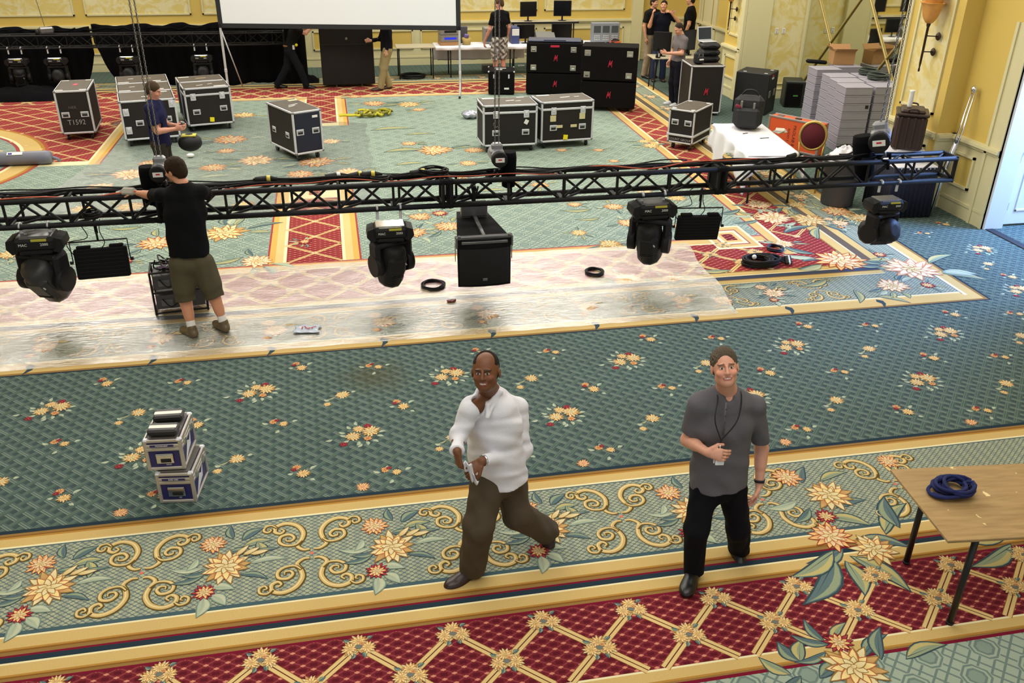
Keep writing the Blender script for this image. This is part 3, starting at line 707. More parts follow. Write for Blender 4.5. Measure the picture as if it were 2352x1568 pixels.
for px in (1784, 1800):
    p = at(px, 71, Y=19.07); o = MB(); o.box((p.x, 19.073, p.z), (.075, .012, .12), .004)
    o = o.build('outlet_plate', M_WPLAS, w5)
    s_ = MB(); s_.box((p.x, 19.065, p.z+.025), (.03, .004, .03), .001); s_.box((p.x, 19.065, p.z-.025), (.03, .004, .03), .001); s_.build('socket', P('socket_grey', (170, 170, 165), .4), o)
# mirrored side wall of the alcove with gilt battens
mir = MB(); mir.box((10.5, 16.0, 4.2), (.04, 6.2, 8.4))
mir = mir.build('wall_mirror', P('mirror_glass', (214, 214, 196), .025, 1.)); mir['kind'] = 'structure'
gilt = P('gilt_batten', (172, 152, 92), .45, .4)
fr = MB(); fr.box((10.46, 19.04, 4.2), (.07, .06, 8.4), .01); fr.build('mirror_frame', M_CREAM, mir)
bt = MB()
for k in range(-2, 5):
    for sx in (1, -1):
        y0 = 18.95-k*2.1
        a, b = Vector((10.465, y0, .25)), Vector((10.465, y0-sx*4.2, 4.85))
        n_ = 20
        pts = [a.lerp(b, i/n_) for i in range(n_+1)]
        pts = [p for p in pts if 13.0 < p.y < 19.0]
        if len(pts) > 1: bt.tube(pts, .02, 4)
bt.build('batten', gilt, mir)
# pier with the wall lamp, then the doorway
w6, bx6, F6 = wallseg('wall_right_middle', (8.62, 12.6), (8.62, 11.4), [(.2, 1.02)])
q = MB(); q.box((8.66, 12.62, 4.2), (.14, .12, 8.4), .012); q.box((9.6, 12.75, 4.2), (1.8, .12, 8.4)); q.build('trim_3', M_CREAM)['kind'] = 'structure'
wallseg('wall_return', (8.60, 11.385), (8.9, 11.385), [])
DW = 10.35
w8, bx8, F8 = wallseg('wall_right_front', (8.9, 11.4), (8.9, -4), [(.14, .6, 1)], gap=[(11.4-DW, 11.4-8.35)])
cs = MB()
bx8(cs, 11.4-DW-.27, 11.4-DW, 0, .03, 0, 2.75); bx8(cs, 11.4-DW-.3, 11.4-DW-.25, 0, .05, 0, 2.75); bx8(cs, 11.4-DW-.05, 11.4-DW+.0, 0, .045, 0, 2.6)
bx8(cs, 11.4-8.35, 11.4-8.35+.27, 0, .03, 0, 2.75); bx8(cs, 11.4-DW, 11.4-8.35, 0, .03, 2.5, 2.75)
cs.build('trim_4', M_CREAM)['kind'] = 'structure'
jb = MB(); jb.box((9.04, DW-.02, 1.25), (.3, .04, 2.5), .006); jb.box((9.04, 8.37, 1.25), (.3, .04, 2.5), .006)
M_DOORP = P('door_white_paint', (222, 224, 226), .4)
jb.build('trim_5', M_DOORP)['kind'] = 'structure'
th = MB(); th.box((8.98, 9.35, .006), (.12, 2.0, .012), .003); th.build('trim_6', M_RUB)['kind'] = 'structure'
d2 = MB(); d2.box((9.72, DW+.07, 1.26), (1.02, .045, 2.46), .004)
d2 = d2.build('door_2', M_DOORP); d2['kind'] = 'structure'
dm = MB()
for (z0, z1) in ((.22, 1.0), (1.2, 2.3)):
    for (a, b, c, e) in ((9.38, 10.06, z0, z0+.03), (9.38, 10.06, z1-.03, z1), (9.38, 9.41, z0, z1), (10.03, 10.06, z0, z1)): dm.box(((a+b)/2, DW+.045, (c+e)/2), (b-a, .016, e-c), .005)
dm.build('moulding', M_DOORP, d2)
for z in (.3, .98, 1.9):
    h = MB(); h.cyl((9.2, DW+.03, z-.06), (9.2, DW+.03, z+.06), .014); h.box((9.23, DW+.047, z), (.07, .012, .12), .003); h.build('hinge', M_STEEL, d2)
h = MB(); h.cyl((9.34, DW+.04, 1.12), (9.34, DW-.0, 1.12), .02); h.box((9.34, DW+.045, 1.12), (.05, .01, .05), .003); h.build('door_stop', P('brass', (150, 124, 60), .35, .9), d2)
of = MB(); of.box((11.5, 9.0, -.02), (5, 6, .02)); of = of.build('floor_corridor', P('corridor_carpet', (70, 84, 110), .9, var=.2, vscale=40)); of['kind'] = 'structure'
cg = MB(); cg.box((-2, 10.3, 8.6), (24, 29, .2)); cg = cg.build('ceiling', M_CEIL); cg['kind'] = 'structure'

# ------------------------------------------------------------------ wall lamps
M_IRON = P('dark_bronze', (60, 44, 30), .5, .6, var=.3, vscale=40)
M_AMBER = P('amber_glass_shade', (214, 150, 70), .35, var=.25, vscale=9, coat=.3)
def sconce(x, y, z, s, label):
    t = thing('wall_lamp', label, 'wall lamp', (x, y, z), 0, 'torch wall lamps')
    st = MB(); st.lathe([(.008, -.62), (.016, -.6), (.010, -.56), (.016, -.5), (.018, 0), (.026, .02), (.03, .05), (.02, .06)], (-.16, 0, 0), 10); st.build('stem', M_IRON, t)
    for zz, dy in ((-.12, -.06), (-.34, -.02)):
        r = MB(); r.lathe([(.012, .0), (.045, .008), (.058, .02), (.05, .03), (.0001, .034)], (-.0, dy-.02, zz), 14, (-1, 0, 0)); r.cyl((-.03, dy-.02, zz), (-.16, 0, zz), .008); r.build('wall_rosette', M_IRON, t)
    n = 40
    def bell(r0, z0, prof, wav):
        mb = MB(); vs = []
        for j, (r, zz) in enumerate(prof):
            for i in range(n):
                a = 2*PI*i/n; k = 1+wav*(j/(len(prof)-1))**2*math.cos(6*a); vs.append((-.16+r*k*math.cos(a), r*k*math.sin(a), zz+wav*.35*(j/(len(prof)-1))**2*math.sin(6*a)*.3))
        mb.add(vs, [(j*n+i, j*n+(i+1) % n, (j+1)*n+(i+1) % n, (j+1)*n+i) for j in range(len(prof)-1) for i in range(n)], 0, None, True)
        return mb
    b = bell(0, 0, [(.02, .05), (.05, .06), (.085, .11), (.11, .17), (.125, .23), (.135, .28), (.155, .315), (.175, .335)], .04).build('lower_shade', M_AMBER, t, thick=.006)
    b2 = bell(0, 0, [(.10, .24), (.118, .3), (.128, .36), (.138, .41), (.155, .44), (.17, .455)], .04).build('upper_shade', M_AMBER, t, thick=.006)
    t.scale = (s, s, s)
    return t
p = at(2133, 62, x=8.45)
sconce(8.6, p.y, p.z, 1., 'amber glass torch wall lamp on the yellow wall above the brown drinks carrier')
p = at(1703, 8, x=8.9)
sconce(8.97, 19.5, 2.02, .9, 'dark torch wall lamp on the narrow panel beside the service door')
# ------------------------------------------------------------------ lighting truss across the room
TYF, TYB, TZT, TZB = 9.3, 9.56, 1.365, 1.10
TYM, TZM = (TYF+TYB)/2, (TZT+TZB)/2
def truss_section(name, x0, x1, parent, yf, yb, zt, zb, r=.031, rb=.015, n=8, mat=None, ph=0.):
    m = MB()
    for y in (yf, yb):
        for z in (zt, zb): m.cyl((x0, y, z), (x1, y, z), r, n=n)
    L = x1-x0; k = max(2, int(round(L/.30))); dx = L/k
    for i in range(k):
        a, b = x0+i*dx, x0+(i+1)*dx
        up = (i % 2 == 0)
        for y, s in ((yf, up), (yb, not up)): m.cyl((a, y, zb if s else zt), (b, y, zt if s else zb), rb, n=5, cap=False)
        m.cyl((a, yf, zt if i % 2 else zb), (b, yb, zt if i % 2 else zb), rb, n=5, cap=False)
        if i % 2 == 0:
            for q in (a+.03,): 
                m.cyl((q, yf, zt), (q, yf, zb), rb, n=5, cap=False); m.cyl((q+.08, yb, zt), (q+.08, yb, zb), rb, n=5, cap=False)
            m.cyl((a+.03, yf, zt), (a+.03, yb, zt), rb, n=5, cap=False)
            m.box((a+.03, (yf+yb)/2, zb), (.05, yb-yf-.02, .02), .004)
    for x in (x0+.012, x1-.012):
        for y in (yf, yb): m.box((x, y, (zt+zb)/2), (.024, .055, zt-zb+.06), .004)
        for z in (zt, zb): m.box((x, (yf+yb)/2, z), (.024, yb-yf, .055), .004)
    return m.build(name, mat or M_BLACK, parent)
tr = thing('lighting_truss', 'long black box truss hung at chest height across the room', 'truss', (0, 0, 0))
jx = [-6.4, -1.83, 1.14, 4.35, 7.42]
for a, b in zip(jx[:-1], jx[1:]): truss_section('truss_section', a+.03, b-.03, tr, TYF, TYB, TZT, TZB)
for x in jx[1:-1]:
    m = MB()
    for s in (-.03, .03):
        m.box((x+s, TYM, TZM), (.02, .32, .33), .006)
    for y in (TYF, TYB):
        for z in (TZT, TZB): m.cyl((x-.07, y, z), (x+.07, y, z), .034, n=10); m.cyl((x-.05, y, z+.03), (x+.05, y, z+.03), .01, n=6)
    m.build('joint_plate', M_MATTE, tr)

# back truss by the drapes
t2 = thing('lighting_truss', 'long black truss low over the black drapes at the far wall', 'truss', (0, 0, 0))
truss_section('truss_section', -11, -4.2, t2, 21.75, 22.03, 1.26, 1.0, .02, .009, 6); truss_section('truss_section', -4.2, -1.0, t2, 21.75, 22.03, 1.25, 1.0, .02, .009, 6)
m = MB(); m.box((-4.2, 21.89, 1.13), (.05, .32, .3), .006); m.build('joint_plate', M_MATTE, t2)

def clamp(t, x, z, y=0, mat=None, tube_r=.025, s=1.):
    m = MB(); pts = [(x, y+(.034)*math.cos(a), z+.034*math.sin(a)) for a in [R(-70)+R(250)*i/9 for i in range(10)]]
    m.tube(pts, .009*s, 5, flat=2.0); m.box((x, y+.012, z-.075), (.03, .022, .09), .004); m.cyl((x-.03, y+.03, z-.02), (x+.05, y+.03, z-.02), .006, n=6)
    return m.build('clamp', mat or M_ALU, t)
M_LENS = P('lamp_lens', (70, 74, 80), .1, .2, coat=.6)
M_GRILLE = P('dark_vent', (30, 30, 32), .6, .2)
M_LABELY = P('warning_label', (184, 178, 60), .6)
def moving_head(label, x, y, z, yaw=0., tilt=0., turn=0., top='silver', s=1., group='moving head lamps on the front truss', dark=False, cl=.12, drop=.13, grey=False):
    """hangs from a chord at (x, y, z)"""
    t = thing('moving_head_lamp', label, 'stage light', (x, y, z), turn, group)
    for k in (-1, 1): clamp(t, k*cl, 0, 0, M_MATTE if dark else M_ALU)
    b = MB(); zb = -drop
    b.box((0, 0, zb-.075), (.36, .27, .13), .03); b.box((0, 0, zb-.15), (.28, .25, .05), .015)
    for k in (-1, 1): b.prism([(.17*k, zb-.02), (.235*k, zb-.04), (.245*k, zb-.11), (.2*k, zb-.17), (.15*k, zb-.15)], -.11, .11)
    bb = b.build('base', M_BLACK, t)
    tp = MB(); tp.box((0, 0, zb-.012), (.3, .2, .022), .006); tp.box((0, -.09, zb-.02), (.24, .05, .02), .004); tp.build('top_plate', M_CHROME if top == 'silver' else M_STEEL, bb)
    ly = MB(); ly.box((.05, -.132, zb-.03), (.13, .008, .02)); ly.build('warning_label', M_LABELY, bb)
    if not dark:
        for k in (-1, 1): text_mesh('lettering', 'MAC' if k < 0 else '2000', .035, M_WPLAS, bb, (k*.09, -.1375, zb-.07), (R(90), 0, 0))
    Mz = Matrix.Translation((0, 0, zb-.17)) @ Matrix.Rotation(yaw, 4, 'Z')
    def xf(mb, M):
        mb.v = [tuple(M @ Vector(v)) for v in mb.v]; return mb
    y = MB(); y.cyl((0, 0, 0), (0, 0, -.04), .1, n=14); y.box((0, 0, -.04), (.4, .2, .06), .02)
    for k in (-1, 1): y.box((.18*k, 0, -.17), (.075, .2, .32), .035); y.cyl((.145*k, 0, -.27), (.222*k, 0, -.27), .12, n=16)
    xf(y, Mz).build('yoke', M_BLACK, t)
    Mh = Mz @ Matrix.Translation((0, 0, -.27)) @ Matrix.Rotation(tilt, 4, 'X')
    h = MB(); h.lathe([(.06, -.25), (.125, -.24), (.138, -.2), (.14, -.04), (.15, 0), (.15, .05), (.145, .1), (.135, .17), (.12, .22), (.06, .235)], (0, 0, 0), 10, sy=1.15)
    h.box((0, 0, .03), (.23, .33, .28), .05); h.box((0, 0, -.13), (.2, .29, .16), .04)
    h = xf(h, Mh).build('head', P('charcoal_shell', (44, 44, 47), .45, var=.2) if grey else M_BLACK, t)
    for sy in (-1, 1):
        v = MB()
        for k in range(8): v.box((0, .158*sy, -.1+k*.022), (.15, .012, .008), .002)
        v.box((0, .152*sy, -.02), (.03, .01, .18)); xf(v, Mh).build('cooling_fins', M_GRILLE, h)
    l = MB(); l.lathe([(.001, -.262), (.05, -.258), (.085, -.25), (.085, -.24)], (0, 0, 0), 18); xf(l, Mh).build('lens', M_LENS, h)
    g = MB(); g.cyl((.03, -.13, .12), (.09, -.16, .06), .008, n=6); xf(g, Mh).build('badge', M_ALU, h)
    t.scale = (s, s, s)
    return t
def panel_light(label, x, z, yaw, tilt):
    t = thing('panel_light', label, 'stage light', (x, TYF+.02, z), yaw, 'flat black panel lights on the front truss')
    clamp(t, 0, 0, 0, M_MATTE)
    b = MB(); b.cyl((0, 0, -.1), (0, 0, -.19), .012, n=6); b.box((0, 0, -.195), (.56, .025, .012), .003)
    for k in (-1, 1): b.cyl((.28*k, 0, -.195), (.28*k, 0, -.42), .006, n=5); b.cyl((.28*k, 0, -.42), (.31*k, 0, -.42), .018, n=8)
    b.build('bracket', M_BLACK, t)
    M = Matrix.Translation((0, 0, -.42)) @ Matrix.Rotation(tilt, 4, 'X')
    p = MB(); p.box((0, 0, -.02), (.52, .07, .32), .012)
    for k in (-1, 1): p.box((.16*k, .01, .155), (.14, .05, .03), .008)
    p.v = [tuple(M @ Vector(v)) for v in p.v]; p = p.build('lamp_housing', M_MATTE, t)
    v = MB()
    for k in range(7): v.box((0, -.038, -.14+k*.04), (.46, .006, .006))
    v.v = [tuple(M @ Vector(a)) for a in v.v]; v.build('louvre', M_BLACK, p)
    c = MB(); c.tube(cat([(-.25, 0, -.35), (-.3, .0, -.2), (-.1, .02, -.16), (-.14, .05, -.02), (-.05, .1, .03)]), .005, 5); c.tube(cat([(.0, 0, -.3), (.06, .0, -.22), (.03, .02, -.1), (.05, .05, .02)]), .005, 5); c.build('power_lead', M_CABLE, t)
    return t
moving_head('moving head lamp at the far left of the front truss, its grey head swung right', -3.09, TYF, TZB, R(-20), R(38), grey=True, drop=.06, s=1.12, top='grey')
moving_head('moving head lamp with a shiny silver top plate, left of the hanging loudspeaker', .5, TYF, TZB, R(24), R(18), drop=.16, s=1.05)
moving_head('moving head lamp with white lettering, hung beside the right panel light', 3.53, TYF, TZB, R(-30), R(24), drop=.06, s=1.1, top='grey')
moving_head('moving head lamp hanging from two pale hooks near the right end of the truss', 6.54, TYF, TZB, R(18), R(70), drop=.19, s=.98, top='grey')
panel_light('flat black panel light beside the man in black at the left of the truss', -2.52, TZB, R(4), R(-10))
panel_light('flat black panel light under the right part of the front truss', 4.13, TZB, R(-6), R(12))
for i, (x, yw, tl, lab) in enumerate(((-6.75, .2, .4, 'leftmost of the moving head lamps before the black drapes'), (-5.95, .1, 1.35, 'moving head lamp before the drapes, above the left edge of the tall case marked T1592'),
                                 (-4.45, -.1, 1.35, 'moving head lamp before the drapes, over the gap in the cloth'), (-2.86, .05, 1.35, 'moving head lamp before the drapes, behind the big cases beside the screen leg'))):
    moving_head(lab, x, 21.75, 1.0, yw, tl, group='moving head lamps on the far truss', drop=.2, cl=.14, s=.95)

# ------------------------------------------------------------------ hanging loudspeaker
sp = thing('hanging_loudspeaker', 'large black trapezoid loudspeaker hanging below the middle of the truss', 'loudspeaker', (1.47, 9.0, 0))
c = MB()
zt, zb_ = .88, .34
out = [(-.29, -.22), (-.15, -.245), (.0, -.252), (.15, -.245), (.29, -.22), (.17, .72), (-.17, .72)]
c.prism(out, zb_, zt, plane='xy'); c.build('cabinet', M_MATTE, sp)
g = MB()
g.grid(lambda u, v: (-.275+.55*u, -.236-.03*math.sin(PI*u), zb_+.03+(zt-zb_-.13)*v), 12, 2, cu=True)
g.build('front_grille', P('speaker_cloth', (12, 12, 13), .9, bump=.6, bscale=300), sp, thick=.008)
g = MB(); g.box((0, -.272, zb_+.09), (.05, .004, .03), .002); g.build('badge', M_STEEL, sp)
f = MB(); f.box((0, -.2, zt+.015), (.62, .05, .035), .006); f.box((0, -.24, zt-.03), (.5, .03, .03), .004)
for k in (-1, 1):
    f.box((.3*k, -.2, zt-.03), (.02, .09, .12), .004); f.cyl((.27*k, -.23, zt+.03), (.27*k, -.23, zt+.05), .014, n=8)
    f.box((.31*k, -.17, .72), (.006, .03, .2), .002)
f.box((0, .25, zt+.02), (.04, .9, .04), .006); f.box((0, .5, zt+.1), (.3, .1, .16), .01)
f.build('rigging_frame', M_STEEL, sp)
f = MB(); f.box((0, .5, zt+.27), (.035, .06, .2), .004); f.cyl((0, .47, zt+.33), (0, .56, zt+.36), .03, n=8)
for k in (-1, 1): f.cyl((0, .5, zt+.16), (.06*k, .56, zt+.34), .012, n=6)
f.build('hanging_bracket', M_BLACK, sp)

# ------------------------------------------------------------------ chain hoists
def chain(mb, x, y, z0, z1, sw=0.):
    z = z0; k = 0
    while z < z1:
        a = (k % 2)*PI/2+.6; L = .026
        pts = [(x+.008*math.cos(q)*math.cos(a)+sw*(z-z0), y+.008*math.cos(q)*math.sin(a), z+L/2+L*.62*math.sin(q)) for q in [2*PI*i/6 for i in range(6)]]
        mb.tube(pts, .0042, 3, closed=True); z += L; k += 1
def hoist(label, x, z, rz=0., s=1., lean=0., bag=1, y=None, seg=True, zc=6.0):
    t = thing('chain_hoist', label, 'chain hoist', (x, y or TYM, z), rz, 'chain hoists on the front truss')
    R_ = Matrix.Rotation(lean, 4, 'Y')
    def X(mb): mb.v = [tuple(R_ @ Vector(v)*s) for v in mb.v]; return mb
    b = MB(); b.box((0, .0, .02), (.15, .16, .13), .03); b.lathe([(.05, -.19), (.075, -.185), (.08, -.17), (.08, .15), (.06, .19)], (0, 0, 0), 16, (0, 1, 0)); b.box((0, 0, .1), (.12, .1, .08), .02)
    X(b).build('motor_body', P('cast_alloy_grey', (140, 142, 146), .4, .5, var=.2), t)
    e = MB(); e.lathe([(.07, -.203), (.085, -.2), (.088, -.17), (.088, -.13)], (0, 0, 0), 16, (0, 1, 0)); X(e).build('end_cap', M_BLACK, t)
    l = MB(); l.box((0, -.206, 0), (.1, .004, .05), .002); l = X(l).build('label_plate', M_WPLAS, t)
    l2 = MB(); l2.box((0, -.2085, .004), (.04, .002, .014)); X(l2).build('red_mark', M_RED, l)
    h = MB(); h.cyl((0, 0, -.06), (0, 0, -.11), .02, n=8); h.tube([(0, .0, -.1), (.03, 0, -.125), (.035, 0, -.155), (.0, 0, -.18), (-.03, 0, -.165)], .012, 6); X(h).build('hook', M_STEEL, t)
    sl = MB(); zt_ = (TZT-z)/s
    if seg:
        for dx in (-.1, .1):
            for yy in (-.13, .13): sl.tube([(0, 0, -.16), (dx*.5, yy*.6, (zt_-.16)/2), (dx, yy, zt_+.02), (dx+.01, yy*1.2, zt_-.04)], .014, 5)
        sl.v = [tuple(Vector(v)*s) for v in sl.v]; sl.build('sling', M_CLOTHK, t)
    if bag:
        g = MB(); g.lathe([(.04, -.36), (.075, -.34), (.085, -.2), (.09, -.02), (.08, .05)], (.14*bag, .03, -.02), 12); X(g).build('chain_bag', M_CLOTHK, t)
        for k in range(4): pass
    for dx in (-.022, .022):
        c = MB(); chain(c, dx, 0, .12, (zc-z)/s)
        c.v = [tuple(Vector(v)*s) for v in c.v]; tag(c.build('chain', M_STEEL, t), kind='stuff')
    return t
hoist('chain hoist with a white oval label above the middle of the truss', 1.72, 1.60)
hoist('chain hoist behind the head of the man in black', -1.80, 1.60, bag=-1)
h3 = hoist('large chain hoist tipped over at the right end of the truss', 6.38, 1.62, R(-35), 1.4, R(-12), bag=-1)
# hoist chain on the back truss
t = thing('chain_hoist', 'small chain hoist lying on the far truss above the tall case', 'chain hoist', (-6.05, 21.89, 1.36), .4, 'chain hoists on the far truss')
b = MB(); b.box((0, 0, 0), (.3, .14, .13), .03); b.build('motor_body', M_STEEL, t); b = MB(); b.lathe([(.05, 0), (.07, .02), (.06, .08)], (-.15, 0, -.04), 10, (-1, 0, .2)); b.build('end_cap', M_BLACK, t)
b = MB(); chain(b, -.02, 0, .08, 3.4, -.1); b.build('chain', M_STEEL, t)

# ------------------------------------------------------------------ cables lying on the truss
def wavy(x0, x1, y, z, amp, seed, n=40, zamp=.012):
    rr = random.Random(seed); ph = [rr.uniform(0, 6) for _ in range(4)]; out = []
    for i in range(n+1):
        x = x0+(x1-x0)*i/n
        out.append((x, y+amp*(math.sin(x*2.1+ph[0])+.5*math.sin(x*5.3+ph[1])), z+zamp*(math.sin(x*3.7+ph[2])+math.sin(x*7+ph[3]))))
    return out
for i, (x0, x1, y, z, amp, r, mt, lab) in enumerate((
        (-6, 7.0, TYM+.03, TZT+.05, .03, .011, M_CABLE, 'thickest black cable run laid along the top of the front truss'),
        (-6, 5.2, TYM-.04, TZT+.045, .035, .009, M_CABLE, 'black cable weaving along the camera side of the truss top'),
        (-6, 4.0, TYM+.09, TZT+.05, .02, .008, M_CABLE, 'thin black cable along the rear chord of the front truss'),
        (-6, -1.9, TYF-.005, TZT+.035, .006, .008, M_ORC, 'orange cable along the front chord left of the man in black'),
        (-1.2, 2.4, TYM-.09, TZT+.045, .02, .006, M_ORC, 'thin orange cable on the middle stretch of the truss top'),
        (2.6, 5.0, TYM, TZT+.055, .06, .008, M_ORC, 'orange cable looped on the right stretch of the truss top'),
        (-.9, 1.0, TYM+.02, TZT+.07, .03, .012, M_CABLE, 'heavy black cable with plugs on the truss by the man in black'))):
    m = MB(); m.tube(wavy(x0, x1, y, z, amp, i, int((x1-x0)*9)), r, 5)
    tag(m.build('cable', mt), lab, 'cable', 'cables on the front truss')
def coil(name, label, cx, cy, cz, r, n, wire=.008, mat=None, group=None, flat=.9, tail=None, rz=0., h=.05, ell=1.):
    rr = random.Random(int(abs(cx*100)+cy*10)); m = MB(); pts = []
    for i in range(n*22):
        a = 2*PI*i/22; k = i//22; q = rr.uniform(-1, 1)
        rad = r*(1+.10*math.sin(a*1.07+k)+.05*((k*37) % 5-2)/2)
        x, y = rad*math.cos(a), rad*math.sin(a)*ell
        pts.append((x*math.cos(rz)-y*math.sin(rz), x*math.sin(rz)+y*math.cos(rz), wire+h*((k*0.618) % 1)+.004*math.sin(3*a+k)))
    if tail: pts += cat([pts[-1]]+[(a, b, wire+.002) for a, b in tail])
    m.tube(pts, wire, 5); o = m.build(name, mat or M_CABLE); o.location = (cx, cy, cz)
    return tag(o, label, 'cable', group)
coil('cable_coil', 'large coil of black cable piled on the truss left of the middle hoist', 1.02, TYM+.04, TZT+.03, .15, 7, .009, group='cable coils on the truss', h=.08, ell=.7)
coil('cable_coil', 'small loose ring of black cable hanging over the truss above the silver-topped lamp', .42, TYM-.03, TZT+.03, .10, 2, .007, group='cable coils on the truss')
coil('cable_coil', 'dark cable knot on the lower chord above the left panel light', -2.55, TYF+.1, TZB+.03, .08, 5, .009, group='cable coils on the truss', h=.07)
for i, (x, lab) in enumerate(((-.78, 'cable plug pair with a cream collar, nearest the man in black'), (-.05, 'cable plug with a white collar at the left end of the plug group'), (.18, 'bulky black cable plug beside the yellow-collared one'), (.32, 'cable plug with a yellow collar at the right end of the plug group'), (.86, 'yellow-collared plug beside the large cable coil on the truss'), (5.3, 'white-tipped cable plug on the right half of the truss'))):
    t = thing('cable_plug', lab, 'plug', (x, TYM+.02, TZT+.075), R(10*(i % 3)), 'cable plugs on the truss')
    m = MB(); m.cyl((-.1, 0, 0), (.02, 0, .01), .028, .03, n=10); m.cyl((.06, 0, .01), (.14, 0, 0), .026, .012, n=10); m.build('plug_body', M_RUB, t)
    m = MB(); m.cyl((.02, 0, .01), (.06, 0, .01), .031, n=10); m.build('collar', P('plug_yellow', (214, 200, 90), .5) if i not in (1, 5) else M_WPLAS, t)
# coils on the floor
p = at(995, 658, z=0); coil('cable_coil', 'ring of black cable on the plastic sheet left of the hanging loudspeaker', p.x, p.y, .005, .13, 5, .008, group='cable rings on the floor', h=.03)
p = at(1365, 628, z=0); coil('cable_coil', 'ring of black cable on the plastic sheet right of the hanging loudspeaker', p.x, p.y, .005, .105, 6, .009, group='cable rings on the floor', h=.03)
p = at(1780, 573, z=0); coil('cable_coil', 'small ring of blue-black cable behind the big coiled multicore', p.x, p.y, .002, .10, 6, .009, P('blue_black_cable', (16, 20, 44), .4), 'cable rings on the floor', h=.03)
p = at(1740, 608, z=0)
t = thing('multicore_cable', 'big heap of coiled black multicore with white plugs on the rug border', 'cable', (p.x, p.y, .003))
for k, (dx, r, el) in enumerate(((0, .2, .7), (.05, .23, .62), (-.02, .17, .75))):
    m = MB(); pts = []
    for i in range(6*20):
        a = 2*PI*i/20; q = i//20; pts.append((dx+r*(1+.07*math.sin(q*2+a))*math.cos(a), r*el*(1+.06*q/6)*math.sin(a), .015+.02*((q*.618+k*.3) % 1)*4))
    m.tube(pts, .013, 6); m.build('cable_loops', M_CABLE, t)
for k in range(5):
    y = -.06+.035*k
    m = MB(); m.tube(cat([(.1, y, .06), (.2, y*.8, .09), (.28, y+.02, .05), (.34+.02*k, y*1.3, .03)]), .011, 5); m.build('cable_tail', M_CABLE, t)
    m = MB(); m.cyl((.34+.02*k, y*1.3, .03), (.42+.02*k, y*1.45, .03), .02, n=8); q = m.build('plug', M_RUB, t)
    m = MB(); m.cyl((.38+.02*k, y*1.38, .03), (.4+.02*k, y*1.41, .03), .023, n=8); m.build('collar', M_WPLAS, q)
m = MB(); m.sph((-.05, .02, .1), .03, 10, 6); m.build('cable_tie', M_WPLAS, t)

# ------------------------------------------------------------------ black drapes at the far wall
def drape(label, x0, x1, zt_, hem, y=22.5):
    m = MB(); n = int((x1-x0)*22)
    def f(u, v):
        x = x0+(x1-x0)*u; zb = hem(u)
        return (x, y+.07*math.sin(x*9)+.04*math.sin(x*23+1)+.15*(1-v)*math.sin(x*3), zb+(zt_-zb+.03*math.sin(x*7))*v)
    m.grid(f, n, 12); o = m.build('drape', M_CLOTHK, thick=.01); return tag(o, label, 'drape', 'black drapes on the far truss')
drape('black drape bunched on the floor at the far left', -9.5, -5.3, 1.34, lambda u: .0 if u < .93 else (u-.93)*11, 22.45)
drape('black drape right of the gap behind the big silver-edged cases', -5.25, -.55, 1.38, lambda u: .0 if u > .09 else 1.0-u*11, 22.45)
for (x, y, sx, sy, h, lab) in ((-6.6, 21.45, 1.3, .42, .22, 'heap of black cloth on the floor under the left drape'), (-.75, 22.6, .45, .3, .16, 'small heap of black cloth on the floor behind the man pushing the tall black cabinet')):
    m = MB(); m.grid(lambda u, v: (sx*(u-.5)*2*(1-.0), sy*(v-.5)*2, h*max(0, 1-((u-.5)**2+(v-.5)**2)*4)**.6*(1+.25*math.sin(u*19+v*7)*math.sin(v*15))), 24, 16)
    o = m.build('cloth_heap', M_CLOTHK); o.location = (x, y, .01); tag(o, lab, 'cloth heap')
# junk lying along the top of the far truss
for k, lb_ in enumerate(('leftmost', 'second from left', 'third from left', 'fourth from left', 'rightmost')):
    x = -7.4+k*1.35
    m = MB(); pts = [(x-.6+.17*i, 21.89+random.uniform(-.06, .06), 1.33+random.uniform(0, .06)) for i in range(8)]
    m.tube(cat(pts, 3), .02, 5); tag(m.build('cable_bundle', M_CLOTHK), lb_+' of the dark cable bundles along the top of the far truss', 'cable', 'cable bundles on the far truss')

# ------------------------------------------------------------------ projection screen
A, B = Vector((-2.36, 21.4, 0)), Vector((2.90, 20.42, 0))
sc = thing('projection_screen', 'large white projection screen in a black frame on silver legs', 'screen', A, math.atan2(B.y-A.y, B.x-A.x))
W = (B-A).length; Z0, Z1 = 1.42, 4.6
m = MB()
m.box((W/2, 0, Z0+.05), (W, .05, .1), .006); m.box((W/2, 0, Z1), (W, .05, .1), .006)
for x in (.05, W-.05): m.box((x, 0, (Z0+Z1)/2), (.1, .05, Z1-Z0), .006)
m.build('frame', P('screen_frame_black', (34, 36, 40), .7), sc)
m = MB(); m.box((W/2, -.012, (Z0+Z1)/2), (W-.18, .01, Z1-Z0-.18)); m.build('screen_cloth', P('projection_white', (236, 240, 248), .8), sc)
for x, lean in ((.03, .0), (W-.03, .0)):
    m = MB(); m.box((x, 0, Z0/2+.02), (.045, .045, Z0+.02), .006); m.box((x, 0, .5), (.055, .055, .08), .006)
    m.cyl((x, 0, Z0), (x+(.18 if x < 1 else 0), .55, .03), .015, n=6); m.cyl((x, 0, .3), (x, -.35, .02), .014, n=6)
    m.build('leg', M_ALU, sc)
    m = MB(); m.cyl((x, -.35, 0), (x, -.35, .05), .025, n=8); m.build('foot', M_RUB, sc)
